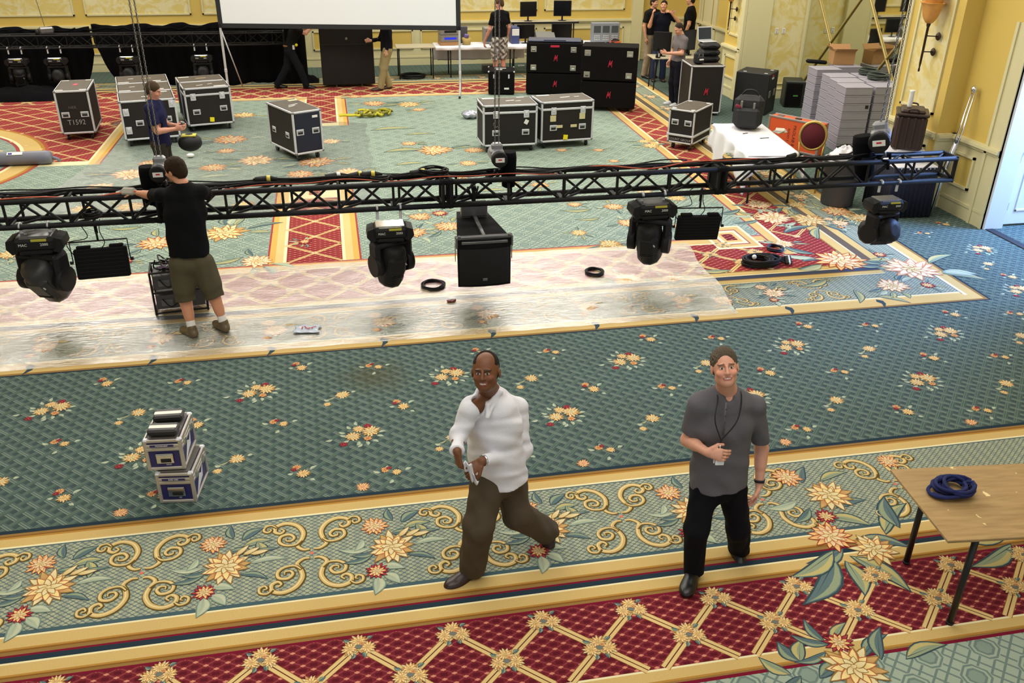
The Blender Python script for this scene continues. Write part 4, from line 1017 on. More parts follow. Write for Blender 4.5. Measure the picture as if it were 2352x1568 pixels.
# ------------------------------------------------------------------ plastic sheeting on the carpet
def m_plastic():
    m, nt, b = nodes('clear_plastic_sheet')
    out = nt.nodes['Material Output']; nt.nodes.remove(b)
    tr_, gl, df, mx, mx2 = (N(nt, t) for t in ('ShaderNodeBsdfTransparent', 'ShaderNodeBsdfGlossy', 'ShaderNodeBsdfDiffuse', 'ShaderNodeMixShader', 'ShaderNodeMixShader'))
    tr_.inputs[0].default_value = (.93, .93, .93, 1); gl.inputs['Roughness'].default_value = .12; gl.inputs['Color'].default_value = (1, 1, 1, 1); df.inputs[0].default_value = (.85, .86, .9, 1)
    g = N(nt, 'ShaderNodeNewGeometry'); mp = N(nt, 'ShaderNodeMapping'); mp.inputs['Scale'].default_value = (1, 3.2, 1); nt.links.new(g.outputs['Position'], mp.inputs[0])
    no = N(nt, 'ShaderNodeTexNoise'); no.inputs['Scale'].default_value = 9; no.inputs['Detail'].default_value = 6; no.inputs['Roughness'].default_value = .72; no.inputs['Distortion'].default_value = .6; nt.links.new(mp.outputs[0], no.inputs['Vector'])
    bp = N(nt, 'ShaderNodeBump'); bp.inputs['Strength'].default_value = .4; bp.inputs['Distance'].default_value = .02
    nt.links.new(no.outputs['Fac'], bp.inputs['Height']); nt.links.new(bp.outputs['Normal'], gl.inputs['Normal'])
    fr = N(nt, 'ShaderNodeFresnel'); fr.inputs[0].default_value = 1.5
    wr = MATH(nt, 'MULTIPLY', MATH(nt, 'MAXIMUM', MATH(nt, 'MULTIPLY_ADD', no.outputs['Fac'], 3.4, -1.3), 0), .12)
    nt.links.new(MATH(nt, 'MULTIPLY_ADD', fr.outputs[0], .35, wr), mx.inputs[0]); nt.links.new(tr_.outputs[0], mx.inputs[1]); nt.links.new(gl.outputs[0], mx.inputs[2])
    mx2.inputs[0].default_value = .035; nt.links.new(mx.outputs[0], mx2.inputs[1]); nt.links.new(df.outputs[0], mx2.inputs[2]); nt.links.new(mx2.outputs[0], out.inputs['Surface'])
    return m
M_PLAST = m_plastic()
def sheet(label, pts, nx, ny):
    (xa, ya), (xb, yb), (xc, yc), (xd, yd) = pts; m = MB(); rr = random.Random(3)
    def f(u, v):
        x = (xa*(1-u)+xb*u)*(1-v)+(xd*(1-u)+xc*u)*v; y = (ya*(1-u)+yb*u)*(1-v)+(yd*(1-u)+yc*u)*v
        return (x+.03*math.sin(y*5) if u > .98 else x, y, .0075+.0022*math.sin(x*11+3*math.sin(y*4))+.0018*math.sin(y*23+2*math.sin(x*6)))
    m.grid(f, nx, ny); return tag(m.build('plastic_sheet', M_PLAST), label, 'plastic sheet')
sheet('crinkled clear plastic sheet shining along the near border of the large rug', [(-8, 8.24), (4.3, 8.28), (4.5, 10.5), (-8, 10.62)], 220, 60)
sheet('clear plastic sheet over the middle of the rug, between the cases and the truss', [(-4.6, 12.8), (.55, 12.6), (.6, 18.0), (-3.4, 19.6)], 120, 100)

# ------------------------------------------------------------------ flight cases
def recess(mb, x, y, z, w=.13, h=.1, side='f', hm=M_ALU):
    pass
def case(label, cx, cy, w, d, h, rot, cast=.12, style='trim', lid=.0, panel=None, top=None, handles=(), latches=(), sides=(), group='silver-edged cases', nm='flight_case', e=.035, tape=None, balls=True):
    """origin: floor below the middle; the face towards the camera is at y = -d/2"""
    t = thing(nm, label, 'case', (cx, cy, 0), R(rot), group)
    panel = panel or M_LAM; top = top or M_LAMT
    b = MB(); b.box((0, 0, (cast+h)/2), (w-.02, d-.02, h-cast-.02), .006, m=0); b.box((0, 0, h-.008), (w-.03, d-.03, .016), .003, m=1)
    b.build('body', [panel, top], t)
    if style == 'trim':
        m = MB(); th = e
        for x in (-1, 1):
            for y in (-1, 1): m.box((x*(w/2-th/2), y*(d/2-th/2), (cast+h)/2), (th, th, h-cast), .006)
        for z in [cast+th/2, h-th/2]+([h-lid] if lid else []):
            for y in (-1, 1): m.box((0, y*(d/2-th/2), z), (w-.01, th, th*(1.1 if z < h-lid*.5-.02 and z > cast+.1 else .95)), .006)
            for x in (-1, 1): m.box((x*(w/2-th/2), 0, z), (th, d-.01, th), .006)
        m.build('edge_trim', M_ALU, t)
        if balls:
            for x in (-1, 1):
                for y in (-1, 1):
                    for z in (cast+.02, h-.02):
                        c = MB(); c.box((x*(w/2-.022), y*(d/2-.022), z), (.058, .058, .05), .018); c.build('corner', M_STEEL, t)
    for (x, z) in handles:
        m = MB(); m.box((x, -d/2+.001, z), (.135, .012, .1), .004); hp = m.build('handle', M_ALU, t)
        m = MB(); m.box((x, -d/2-.006, z-.014), (.09, .006, .035), .002); m.build('grip_recess', M_RUB, hp)
        m = MB(); m.box((x, -d/2-.012, z+.02), (.1, .012, .014), .004); m.build('grip', M_STEEL, hp)
    for (y, z, sx) in sides:
        m = MB(); m.box((sx*(w/2-.001), y, z), (.012, .135, .1), .004); hp = m.build('handle', M_ALU, t)
        m = MB(); m.box((sx*(w/2+.006), y, z-.014), (.006, .09, .035), .002); m.build('grip_recess', M_RUB, hp)
    for (x, z) in latches:
        m = MB(); m.box((x, -d/2-.002, z), (.1, .014, .13), .006); m.box((x, -d/2-.012, z+.01), (.05, .012, .06), .006); m.build('latch', M_ALU, t)
    if tape:
        x, z = tape; m = MB(); m.box((x, -d/2-.0, z), (.08, .024, .08), .001, rot=(0, .1, 0)); m.build('tape_square', M_YEL, t)
    if cast > .03:
        for x in (-1, 1):
            for y in (-1, 1):
                c = MB(); px_, py_ = x*(w/2-.09), y*(d/2-.09); c.box((px_, py_, cast-.012), (.09, .09, .012), .002); c.box((px_, py_+.02, cast*.62), (.045, .03, cast*.5), .004); c = c.build('caster', M_STEEL, t)
                wl = MB(); wl.cyl((px_-.018, py_+.015, cast*.42), (px_+.018, py_+.015, cast*.42), cast*.42, n=14); wl.build('wheel', P('blue_black_wheel', (22, 26, 42), .5), c)
    return t
def toplabels(t, w, d, h, marks):
    for (x, y, a, b, mat, r) in marks:
        m = MB(); m.box((x, y, h+.001), (a, b, .004), .0005, rot=(0, 0, r)); m.build('paper_label', mat, t)
M_PINK = P('pink_tape', (222, 62, 92), .6)
t = case('tall silver-edged case stencilled T1592, standing alone at the left', -4.693, 17.95, .58, 1.05, .90, 5.9, handles=((-.16, .47), (.16, .47)))
toplabels(t, .58, 1.05, .9, [(-.2, -.46, .13, .04, M_WPLAS, 0), (.2, -.46, .12, .04, M_WPLAS, 0), (-.2, .46, .12, .04, M_WPLAS, 0), (.2, .46, .1, .04, M_WPLAS, 0), (.02, .05, .07, .14, M_PINK, -.2)])
text_mesh('stencilled_number', 'T1592', .13, P('stencil_grey', (150, 150, 150), .7), t, (.0, -.536, .33), (R(90), 0, 0), sx=.9)
text_mesh('stencilled_number', 'NER', .07, P('stencil_dim', (90, 88, 84), .7), t, (-.02, -.536, .60), (R(90), 0, 0))
l = case('front silver-edged case behind the man in navy, its end doors latched', -3.33, 17.22, .95, .78, .82, 12, lid=.0, handles=((-.18, .42), (.3, .46)), latches=((-.38, .62), (-.38, .3), (.4, .72)))
toplabels(l, .95, .75, .82, [(.0, -.1, .16, .03, M_WPLAS, 0), (.28, .26, .2, .05, M_WPLAS, 0)])
for i, (cx, cy, lab) in enumerate(((-3.50, 18.04, 'middle case of the three in a row behind the man in navy'), (-3.67, 18.86, 'rearmost case of the three in a row behind the man in navy'))):
    c = case(lab, cx, cy, .95, .78, .82, 12); toplabels(c, .95, .74, .82, [(.22, -.3, .24, .05, M_WPLAS, 0), (-.34, -.3, .2, .05, M_WPLAS, 0), (.1, .02, .16, .03, P('paint_scuff', (190, 170, 120), .7), .1), (-.2, .05, .1, .02, M_WPLAS, .2)])
c = case('silver-edged case with a yellow tape square, right of the man in navy', -2.40, 18.08, .86, .58, .83, 14, lid=.14, handles=((-.24, .38), (.26, .42)), latches=((-.27, .66), (.26, .66)), tape=(.02, .22))
toplabels(c, .86, .58, .83, [(.25, -.22, .22, .05, M_WPLAS, 0), (-.1, -.05, .12, .02, M_WPLAS, .1), (.1, .02, .09, .02, M_WPLAS, .2)])
c = case('silver-edged case behind the one with the yellow square, nearest the left screen leg', -2.56, 18.72, .86, .58, .83, 14); toplabels(c, .86, .58, .83, [(-.28, .2, .2, .05, M_WPLAS, 0), (.0, 0, .2, .03, P('paint_scuff'), .1)] if False else [(-.28, .2, .2, .05, M_WPLAS, 0), (.02, 0, .2, .03, P('paint_scuff', (190, 170, 120), .7), .1)])
c = case('silver-edged case with a blue-black end, alone in the middle of the plastic sheet', -.69, 15.874, .54, 1.02, .85, 26.9, panel=M_LAM, handles=((-.15, .5), (.14, .5)), sides=((-.25, .42, -1), (.28, .42, -1)))
toplabels(c, .54, 1.02, .85, [(.17, .38, .16, .08, P('beige_label', (206, 196, 150), .7), 0), (.02, .05, .2, .02, M_WPLAS, .3), (-.05, -.05, .16, .02, M_WPLAS, .4)])
m = MB(); m.box((0, -.505, .49), (.46, .012, .64), .004); m.build('end_panel', M_LAMB, c); m = MB(); m.box((.14, -.514, .74), (.1, .006, .04), .001); m.build('name_label', M_WPLAS, c)
c = case('left of the two silver-edged cases side by side in front of the black speaker cases', 3.045, 15.707, .99, .64, .85, 1.0, lid=.14, handles=((-.26, .36), (.28, .36)), latches=((-.26, .68), (.29, .68)))
toplabels(c, .99, .64, .85, [(-.3, .24, .22, .07, M_WPLAS, 0), (.06, .02, .16, .03, M_WPLAS, .2), (.3, .27, .14, .03, M_WPLAS, 0), (.2, -.02, .1, .02, M_WPLAS, .1)])
m = MB(); m.tube([(-.26+.05*math.cos(a), -.335, .52+.05*math.sin(a)) for a in [R(150)+R(240)*i/10 for i in range(11)]], .006, 5); m.build('hook', M_STEEL, c)
m = MB(); m.box((.29, -.325, .54), (.07, .006, .08), .002, rot=(0, .5, 0)); m.build('torn_label', M_WPLAS, c)
c = case('right of the two silver-edged cases side by side, with a yellow tape square', 4.11, 15.86, 1.01, .62, .85, 5.6, lid=.14, handles=((-.27, .38), (.29, .38)), latches=((-.27, .68), (.29, .68)), tape=(-.03, .2))
toplabels(c, 1.01, .62, .85, [(-.3, .25, .24, .06, M_WPLAS, 0), (.05, .02, .2, .03, M_WPLAS, .2), (.28, .02, .1, .02, M_WPLAS, .1)])
for (x_, z_, a_, b_) in ((-.28, .55, .11, .11), (-.15, .4, .11, .05), (.28, .57, .11, .11), (.12, .4, .12, .05)): m = MB(); m.box((x_, -.312, z_), (a_, .008, b_), .002); m.build('beige_label', P('beige_label', (206, 196, 150), .7), c)
# small case with writing, right
c = case('small silver-edged case with grey lettering along its foot, left of the white table', 6.44, 15.40, .50, .86, .73, -44, handles=((-.12, .5), (.13, .5)), e=.03)
m = MB(); 
for z in (.27,): m.box((0, -.43, z), (.5, .03, .035), .004); m.box((-.25, 0, z), (.03, .86, .035), .004); m.box((.25, 0, z), (.03, .86, .035), .004)
m.build('lower_rail', M_ALU, c); text_mesh('stencilled_lettering', 'COUNT GROUP', .06, P('stencil_grey', (150, 150, 150), .7), c, (0, -.433, .19), (R(90), 0, 0))
toplabels(c, .5, .86, .73, [(-.18, -.36, .07, .06, M_WPLAS, .7), (.18, -.36, .07, .06, M_WPLAS, .7), (.18, .36, .07, .06, M_WPLAS, .7), (-.18, .36, .07, .06, M_WPLAS, .7)])
# tall case with the bags on top
c = case('tall steel-edged case with a red mark and black bags on top', 7.695, 18.03, .71, .80, 1.03, -6, cast=.05, e=.03, group='tall case')
def redlogo(parent, x, y, z, s=.11):
    m = MB()
    for (a, b) in (((-.35, -.45), (-.05, .5)), ((-.05, .5), (.0, -.2)), ((.0, -.2), (.32, .4)), ((.32, .4), (.3, -.45)), ((-.3, 0), (.05, .05)), ((.1, .1), (.42, .5))):
        p0, p1 = Vector((x+a[0]*s, y, z+a[1]*s*1.3)), Vector((x+b[0]*s, y, z+b[1]*s*1.3)); m.cyl(p0, p1, s*.07, n=4, smooth=False)
    m.build('red_logo', M_RED, parent)
redlogo(c, .0, -.405, .5)
M_CARP = P('black_speaker_carpet', (16, 13, 13), .95, bump=.5, bscale=200, spec=.15, var=.3)
def cupcase(label, cx, cy, w, d, z0, h, rot, pars, redlab=False, group='big black speaker cases'):
    t = thing('speaker_case', label, 'case', (cx, cy, z0), R(rot), group)
    m = MB(); m.box((0, 0, h/2), (w, d, h-.012), .012); m.build('body', M_CARP, t)
    for (x, z) in pars:
        m = MB(); m.box((x, -d/2, z), (.13, .01, .12), .012); q = m.build('corner_cup', P('nickel_cup', (170, 165, 150), .35, .6), t)
        m = MB(); m.box((x, -d/2-.006, z-.02), (.07, .004, .035), .01); m.build('grip', M_CHROME, q)
    redlogo(t, .02, -d/2-.004, h*.5 if h > .4 else h*.6)
    if redlab: m = MB(); m.box((.0, -d/2-.004, h-.07), (.2, .006, .045), .002); m.build('red_label', M_RED, t)
    return t
cp = ((-.48, .52), (.42, .52), (-.48, .12), (.42, .12))
cupcase('upper black speaker case of the left stack, with a red label near its top edge', 5.066, 20.4, 1.28, .60, .50, .66, -14, cp, True)
cupcase('lower black speaker case of the left stack', 5.066, 20.4, 1.28, .60, .03, .46, -14, ())
cupcase('upper black speaker case of the right stack', 5.83, 18.6, 1.17, .60, .64, .70, -20, ((-.46, .56), (.42, .56), (-.46, .12), (.42, .12)))
cupcase('lower black speaker case of the right stack, on small wheels', 5.83, 18.6, 1.17, .60, .08, .54, -20, ())
for x in (5.4, 6.2):
    m = MB(); m.cyl((x-.02, 18.45-(x-5.8)*.35, .04), (x+.02, 18.45-(x-5.8)*.35, .04), .04, n=10); tag(m.build('case_wheel', M_RUB), 'small wheel under the '+('left' if x < 5.8 else 'right')+' end of the right speaker case stack', 'wheel')
t = thing('tray_lid', 'flat blue-grey lid lying on the left stack of speaker cases', 'lid', (5.06, 20.42, 1.165), R(-14)); m = MB(); m.box((0, 0, .02), (1.2, .5, .035), .01); m.build('board', P('blue_grey_tray', (60, 66, 88), .5), t)
m = MB(); m.box((0, -.24, .045), (.5, .02, .02), .004); m.build('rim', P('blue_grey_tray', (60, 66, 88), .5), t)
t = thing('equipment_case', 'small black case with silver corners and latches beside the left speaker case stack', 'case', (3.86, 20.62, 0), R(-10))
m = MB(); m.box((0, 0, .28), (.6, .62, .50), .012); m.box((.03, 0, .03), (.52, .54, .05)); m.build('body', M_CARP, t)
m = MB()
for x in (-1, 1):
    for y in (-1, 1): m.box((x*.29, y*.3, .52), (.04, .04, .04), .014)
m.build('corner', M_ALU, t)
for x in (-.17, .17): m = MB(); m.box((x, -.315, .42), (.035, .012, .09), .004); m.build('latch', M_ALU, t)
m = MB(); m.box((.12, -.313, .15), (.11, .006, .04), .001); m.build('name_label', M_WPLAS, t); m = MB(); m.box((-.02, .1, .533), (.26, .05, .006)); m.box((-.05, -.08, .533), (.14, .06, .006)); m.build('tape', M_WPLAS, t)
t = thing('equipment_case', 'tall black case with a red and white sticker, against the cream corner', 'case', (8.92, 17.95, 0), R(-42))
m = MB(); m.box((0, 0, .43), (.72, .66, .84), .012); m.build('body', P('black_vinyl', (20, 20, 22), .6, bump=.3), t)
m = MB(); m.box((.365, -.08, .74), (.006, .14, .04), .001); m.build('white_sticker', M_WPLAS, t); m = MB(); m.box((.365, -.08, .79), (.006, .1, .03), .001); m.build('red_sticker', M_RED, t)
for y in (-.18, .16):
    m = MB(); m.box((.362, y, .42), (.01, .13, .14), .01); m.build('handle_plate', P('nickel_cup', (170, 165, 150), .35, .6), t)
for (x, y) in ((-.2, -.25), (.25, .2), (.25, -.25)): m = MB(); m.box((x, y, .852), (.07, .05, .006), .002); m.build('corner_plate', M_ALU, t)
t = thing('stage_speaker', 'dark green-black speaker cabinet on the floor in front of the mirror', 'loudspeaker', (10.02, 18.35, 0), R(-18))
m = MB(); m.box((0, 0, .29), (.42, .5, .56), .02); m.build('cabinet', P('green_black_paint', (30, 38, 32), .5, var=.2), t); m = MB(); m.box((-.02, -.252, .28), (.34, .01, .48), .006); m.build('grille', M_CARP, t); m = MB(); m.box((.02, -.26, .26), (.1, .004, .03), .002); m.build('green_badge', P('green_badge', (70, 140, 60), .5), t)
# the tall black cabinet being rolled behind the screen
t = thing('rolling_cabinet', 'tall black cabinet on casters being rolled along behind the projection screen', 'cabinet', (.4, 21.95, 0), R(1))
m = MB(); m.box((0, 0, .97), (1.22, .5, 1.82), .015); m.build('body', P('black_brown_felt', (24, 21, 20), .95, bump=.4, bscale=150), t)
m = MB(); m.box((0, -.255, .98), (1.2, .012, .02)); m.build('lid_seam', M_RUB, t); m = MB(); m.lathe([(.0001, .012), (.03, .01), (.035, 0)], (.0, -.25, 1.1), 12, (0, -1, 0)); m.build('lock', M_STEEL, t)
for x in (-.3, .3):
    for y in (-.15, .15): m = MB(); m.cyl((x-.02, y, .04), (x+.02, y, .04), .04, n=10); m.box((x, y, .07), (.06, .06, .03)); m.build('caster', M_STEEL, t)

# ------------------------------------------------------------------ the two small road cases in front, power packs on top
M_BLUEV = P('navy_vinyl', (38, 34, 92), .4, var=.1)
M_SILV = P('silver_case_edge', (186, 180, 170), .4, .5, var=.15)
for i, (cx, cy, z0, rz, lab, wd) in enumerate(((-1.376, 6.02, 0, -7.3, 'lower of the two small blue and silver cases stacked on the green carpet', 'EARS 2400'), (-1.431, 6.07, .275, -5.3, 'upper of the two small blue and silver cases, carrying the two black packs', 'POWERGRIP'))):
    t = thing('road_case', lab, 'case', (cx, cy, z0), R(rz), 'small blue and silver cases')
    w, d, h = .275, .39, .27
    m = MB(); m.box((0, 0, h/2), (w-.02, d-.02, h-.02), .006); m.build('body', M_BLUEV, t)
    m = MB()
    for x in (-1, 1):
        for y in (-1, 1): m.box((x*(w/2-.012), y*(d/2-.012), h/2), (.028, .028, h), .006)
    for z in (.014, h-.012, h-.085, h-.055):
        for y in (-1, 1): m.box((0, y*(d/2-.008), z), (w, .018, .028 if z < h-.02 and z > .02 else .026), .005)
        for x in (-1, 1): m.box((x*(w/2-.008), 0, z), (.018, d, .026), .005)
    m.build('edge_trim', M_SILV, t)
    m = MB(); m.box((0, 0, h-.004), (w-.05, d-.05, .006)); m.build('lid_panel', P('grey_ribbed_lid', (88, 84, 78), .6, var=.3, vscale=60), t)
    for x in (-1, 1):
        for y in (-1, 1): m = MB(); m.box((x*(w/2-.018), y*(d/2-.018), h-.008), (.044, .044, .022), .01); m.build('corner', M_ALU, t)
    m = MB(); m.box((0, -d/2-.001, .105), (.125, .008, .085), .006); m.box((0, -d/2-.008, .138), (.12, .012, .012), .004); q = m.build('handle', M_CHROME, t)
    m = MB(); m.box((.008, -d/2-.007, .09), (.075, .004, .032), .002); m.build('grip_recess', M_RUB, q)
    m = MB(); m.box((0, -d/2-.0186+.002, h-.042), (.17, .004, .018), .001); q = m.build('label_strip', M_BLUEV, t); text_mesh('lettering', wd, .016, M_WPLAS, q, (0, -d/2-.0192, h-.042), (R(90), 0, 0))
    text_mesh('lettering', 'SERIES' if i else 'HD', .014, M_WPLAS, t, (.02, -d/2+.008, .045), (R(90), 0, 0))
    for y in (-.1, .1): m = MB(); m.box((w/2+.002, y, h-.07), (.012, .05, .06), .004); m.build('latch', M_CHROME, t)
    m = MB(); m.add([(w/2-.006, y, z) for y, z in ((-.12, .03), (-.02, .15), (.03, .12), (.08, .17), (.05, .08), (.0, .07))], [(0, 1, 2, 3, 4, 5)]); q = m.build('white_emblem', M_WPLAS, t, thick=.003)
for i, (y, lab) in enumerate(((5.97, 'nearer black power pack with a white label on the small road cases'), (6.17, 'farther black power pack with a white label on the small road cases'))):
    t = thing('power_pack', lab, 'power pack', (-1.44+.01*i, y, .547), R(-6+3*i), 'black power packs')
    m = MB(); m.box((0, 0, .032), (.215, .125, .055), .014); m.build('shell', P('pack_black', (38, 36, 40), .45), t)
    m = MB(); m.box((0, -.005, .0605), (.2, .042, .003), .0008); m.build('white_label', P('paper_label', (226, 224, 214), .7), t)
    m = MB(); m.box((0, -.063, .03), (.2, .006, .01), .002); m.box((0, -.063, .045), (.2, .006, .006), .002); m.build('ribs', M_RUB, t)

# ------------------------------------------------------------------ tables
M_LEG = P('table_leg_black', (22, 22, 24), .45)
def ftable(label, cx, cy, w, d, h, rot, top, group=None, nm='folding_table', inset=.2, th=.022, tube=.016, legs4=True, splay=0.):
    t = thing(nm, label, 'table', (cx, cy, 0), R(rot), group)
    m = MB(); m.box((0, 0, h-th/2), (w, d, th), .003); m.build('tabletop', top, t)
    for sx in (-1, 1):
        for sy in (-1, 1):
            x, y = sx*(w/2-inset), sy*(d/2-.08)
            m = MB(); m.cyl((x, y, h-th), (x+sx*splay, y, 0.012), tube, n=10); q = m.build('leg', M_LEG, t)
            m = MB(); m.cyl((x+sx*splay, y, 0), (x+sx*splay, y, .02), tube*1.15, n=8); m.build('foot', M_RUB, q)
        m = MB(); m.box((sx*(w/2-inset), 0, h-th-.015), (.03, d-.14, .02), .003); m.cyl((sx*(w/2-inset), 0, h-.04), (sx*(w/2-inset-.2), 0, h-.03), .01, n=6); m.build('leg_brace', M_LEG, t)
    return t
def m_ply():
    m, nt, b = nodes('plywood')
    tc = N(nt, 'ShaderNodeTexCoord'); mp = N(nt, 'ShaderNodeMapping'); mp.inputs['Scale'].default_value = (1.2, 11, 1); nt.links.new(tc.outputs['Object'], mp.inputs[0])
    no = N(nt, 'ShaderNodeTexNoise'); no.inputs['Scale'].default_value = 3.2; no.inputs['Detail'].default_value = 7; no.inputs['Distortion'].default_value = .7; nt.links.new(mp.outputs[0], no.inputs['Vector'])
    n2 = N(nt, 'ShaderNodeTexNoise'); n2.inputs['Scale'].default_value = 9; n2.inputs['Detail'].default_value = 4; nt.links.new(tc.outputs['Object'], n2.inputs['Vector'])
    c = MIX(nt, no.outputs['Fac'], rgba((128, 98, 58)), rgba((186, 156, 106)))
    f = MATH(nt, 'GREATER_THAN', n2.outputs['Fac'], .685)
    nt.links.new(MIX(nt, f, c, rgba((226, 206, 150))), b.inputs['Base Color']); b.inputs['Roughness'].default_value = .55
    return m
M_PLY = m_ply()
ftable('worn plywood-topped folding table with the blue rope, at the right edge', 4.36, 3.84, 1.83, .74, .76, -6, M_PLY, inset=.24, th=.02, tube=.021)
# blue rope coil
t = thing('rope_coil', 'loosely coiled thick dark blue rope on the plywood table', 'rope', (3.74, 4.0, .762), .2)
rr = random.Random(5); m = MB(); pts = []
for i in range(8*18):
    a = 2*PI*i/18; k = i//18; r = .10*(1+.22*math.sin(a*1.13+k*1.9)); pts.append((r*math.cos(a)+.012*math.sin(k*2), r*.86*math.sin(a)+.014*math.cos(k*3), .014+.012*((k*5) % 8)*.75+.006*math.sin(a*2+k)))
m.tube(pts, .011, 7); m.build('coil', P('navy_rope', (22, 34, 92), .9, bump=.7, bscale=350, var=.3, vscale=60), t)
m = MB(); m.tube(cat([(-.06, -.08, .03), (-.13, -.06, .03), (-.17, .0, .02), (-.15, .06, .02), (-.09, .075, .04), (-.03, .07, .07)]), .012, 7); m.tube(cat([(-.15, .02, .015), (-.12, -.06, .03), (-.04, -.1, .05), (.06, -.1, .06), (.1, -.05, .07)]), .012, 7); m.build('loose_loop', MATS['navy_rope'], t)

def tablecloth(label, cx, cy, w, d, h, rot, drop, over=None, group=None, z_thick=.004, rag=0.):
    """cloth lying on a table and hanging down its sides: drop = (left, right, front, back)"""
    m = MB(); nx, ny = 56, 56; L_, R_, F_, B_ = drop
    def f(u, v):
        x = -w/2-L_+(w+L_+R_)*u; y = -d/2-F_+(d+F_+B_)*v
        ox = max(0, abs(x)-w/2)*(1 if x > 0 else -1); oy = max(0, abs(y)-d/2)*(1 if y > 0 else -1)
        hang = math.hypot(ox, oy) if (ox and oy) else max(abs(ox), abs(oy))
        if ox and oy: hang = max(abs(ox), abs(oy))+.25*min(abs(ox), abs(oy))
        z = h+z_thick-hang*.985
        fl = .035*math.sin((x if oy else 0)*14+(y if ox else 0)*11+1)*min(1, hang*5)
        X = max(-w/2, min(w/2, x))+(1 if ox > 0 else -1 if ox < 0 else 0)*(.008+min(hang, .05)*.15)+(fl if ox else 0)*(1 if ox > 0 else -1)
        Y = max(-d/2, min(d/2, y))+(1 if oy > 0 else -1 if oy < 0 else 0)*(.008+min(hang, .05)*.15)+(fl if oy else 0)*(1 if oy > 0 else -1)
        if rag and hang > .04: z += rag*math.sin(x*5+y*4)*hang
        if not hang: z += .0015*math.sin(x*17+y*9)
        return (X, Y, z)
    m.grid(f, nx, ny); o = m.build('tablecloth', M_WHITE, thick=.003); o.location = (cx, cy, 0); o.rotation_euler = (0, 0, R(rot)); return tag(o, label, 'tablecloth', group)
ftable('folding table under the rumpled white cloth, left of the orange case', 6.50, 12.86, .82, 2.05, .75, -8.3, P('table_grey', (120, 112, 100), .6), inset=.1)
tablecloth('rumpled white cloth thrown over the folding table left of the orange case', 6.50, 12.86, .82, 2.05, .75, -8.3, (.40, .1, .24, .06), rag=.5)
for (x, y, l, lab) in ((6.42, 13.15, .09, 'short dark pen on the rumpled white cloth, nearer the black bag'), (6.56, 12.82, .16, 'longer dark pen on the rumpled white cloth')):
    m = MB(); m.cyl((x, y, .765), (x+l, y+.02, .765), .006, n=6); tag(m.build('pen', M_RUB), lab, 'pen')
def bag(label, loc, rz, s, lean=0., extra=True, mat=None, group=None, blob=(1, 1, 1)):
    t = thing('black_bag', label, 'bag', loc, rz, group); mat = mat or P('bag_nylon', (24, 24, 27), .7, bump=.3)
    m = MB(); m.box((0, 0, .24*s*blob[2]), (.42*s*blob[0], .26*s*blob[1], .46*s*blob[2]), .07*s, rot=(lean, 0, 0)); m.build('main_pocket', mat, t)
    m = MB(); m.box((0, -.16*s*blob[1], .18*s*blob[2]), (.34*s*blob[0], .1*s, .28*s*blob[2]), .04*s, rot=(lean, 0, 0)); m.build('front_pocket', mat, t)
    if extra:
        m = MB(); m.box((-.1*s, -.17*s, .36*s*blob[2]), (.03*s, .03*s, .12*s), .005, rot=(lean+.3, 0, .2)); m.box((.08*s, -.17*s, .34*s*blob[2]), (.03*s, .03*s, .12*s), .005, rot=(lean+.3, 0, -.1)); m.build('buckle_strap', P('grey_webbing', (120, 118, 112), .7), t)
        m = MB(); m.tube(cat([(-.12*s, .02, .46*s*blob[2]), (-.06*s, .0, .54*s*blob[2]), (.06*s, 0, .54*s*blob[2]), (.12*s, .02, .46*s*blob[2])]), .012*s, 6); m.build('carry_handle', mat, t)
    return t
b = bag('bulging black shoulder bag with grey buckles on the rumpled white cloth', (6.66, 13.55, .755), R(-28), 1.12, R(-8), blob=(1, 1.15, 1))
m = MB(); m.box((-.16, -.2, .38), (.1, .05, .05), .015, rot=(0, .3, .3)); m.build('red_lining', P('red_lining', (122, 24, 50), .8), b)
t = thing('paper_stack', 'untidy stack of grey papers behind the black shoulder bag', 'papers', (7.08, 13.18, .755), .3)
for k in range(4): m = MB(); m.box((.01*k, .012*k, .006+.009*k), (.2, .14, .007), .001, rot=(0, 0, .25*k)); m.build('sheet', P('paper_grey', (190, 186, 172), .8), t)
# orange case and chair
t = thing('orange_case', 'orange case with grey edges standing on its side behind the white table', 'case', (8.25, 14.75, 0), R(-58))
m = MB(); m.box((0, 0, .29), (1.05, .24, .56), .01); m.build('body', P('orange_laminate', (218, 88, 44), .5, var=.08), t)
m = MB()
for z in (.025, .565):
    for y in (-1, 1): m.box((0, y*.11, z), (1.07, .04, .035), .006)
for x in (-1, 1):
    for y in (-1, 1): m.box((x*.515, y*.11, .29), (.04, .04, .56), .006)
m.build('edge_trim', P('grey_edge', (150, 140, 136), .5, .3), t)
for x in (-.36, .34): m = MB(); m.box((x, 0, .574), (.12, .08, .014), .003); m.build('latch', M_STEEL, t)
m = MB(); m.box((0, 0, .574), (.11, .07, .02), .004); m.build('handle', M_RUB, t); text_mesh('stencilled_lettering', 'PROLAB 8', .085, P('stencil_dark', (96, 40, 26), .7), t, (.02, -.1225, .29), (R(90), R(90), 0)); text_mesh('stencilled_lettering', 'AUDIO 3', .06, MATS['stencil_dark'], t, (-.09, -.1225, .29), (R(90), R(90), 0))
t = thing('banquet_chair', 'gold banquet chair with a round burgundy back beside the white table', 'chair', at(1868, 312, z=.80)-Vector((.11, .17, .80)), R(-32))
M_GOLDF = P('gold_chair_frame', (196, 168, 92), .35, .6); M_BURG = P('burgundy_fabric', (92, 24, 36), .9, var=.15, vscale=30)
m = MB(); m.lathe([(.001, 0), (.18, 0), (.21, .015), (.2, .04), (.001, .05)], (0, 0, .44), 24); m.build('seat', M_BURG, t)
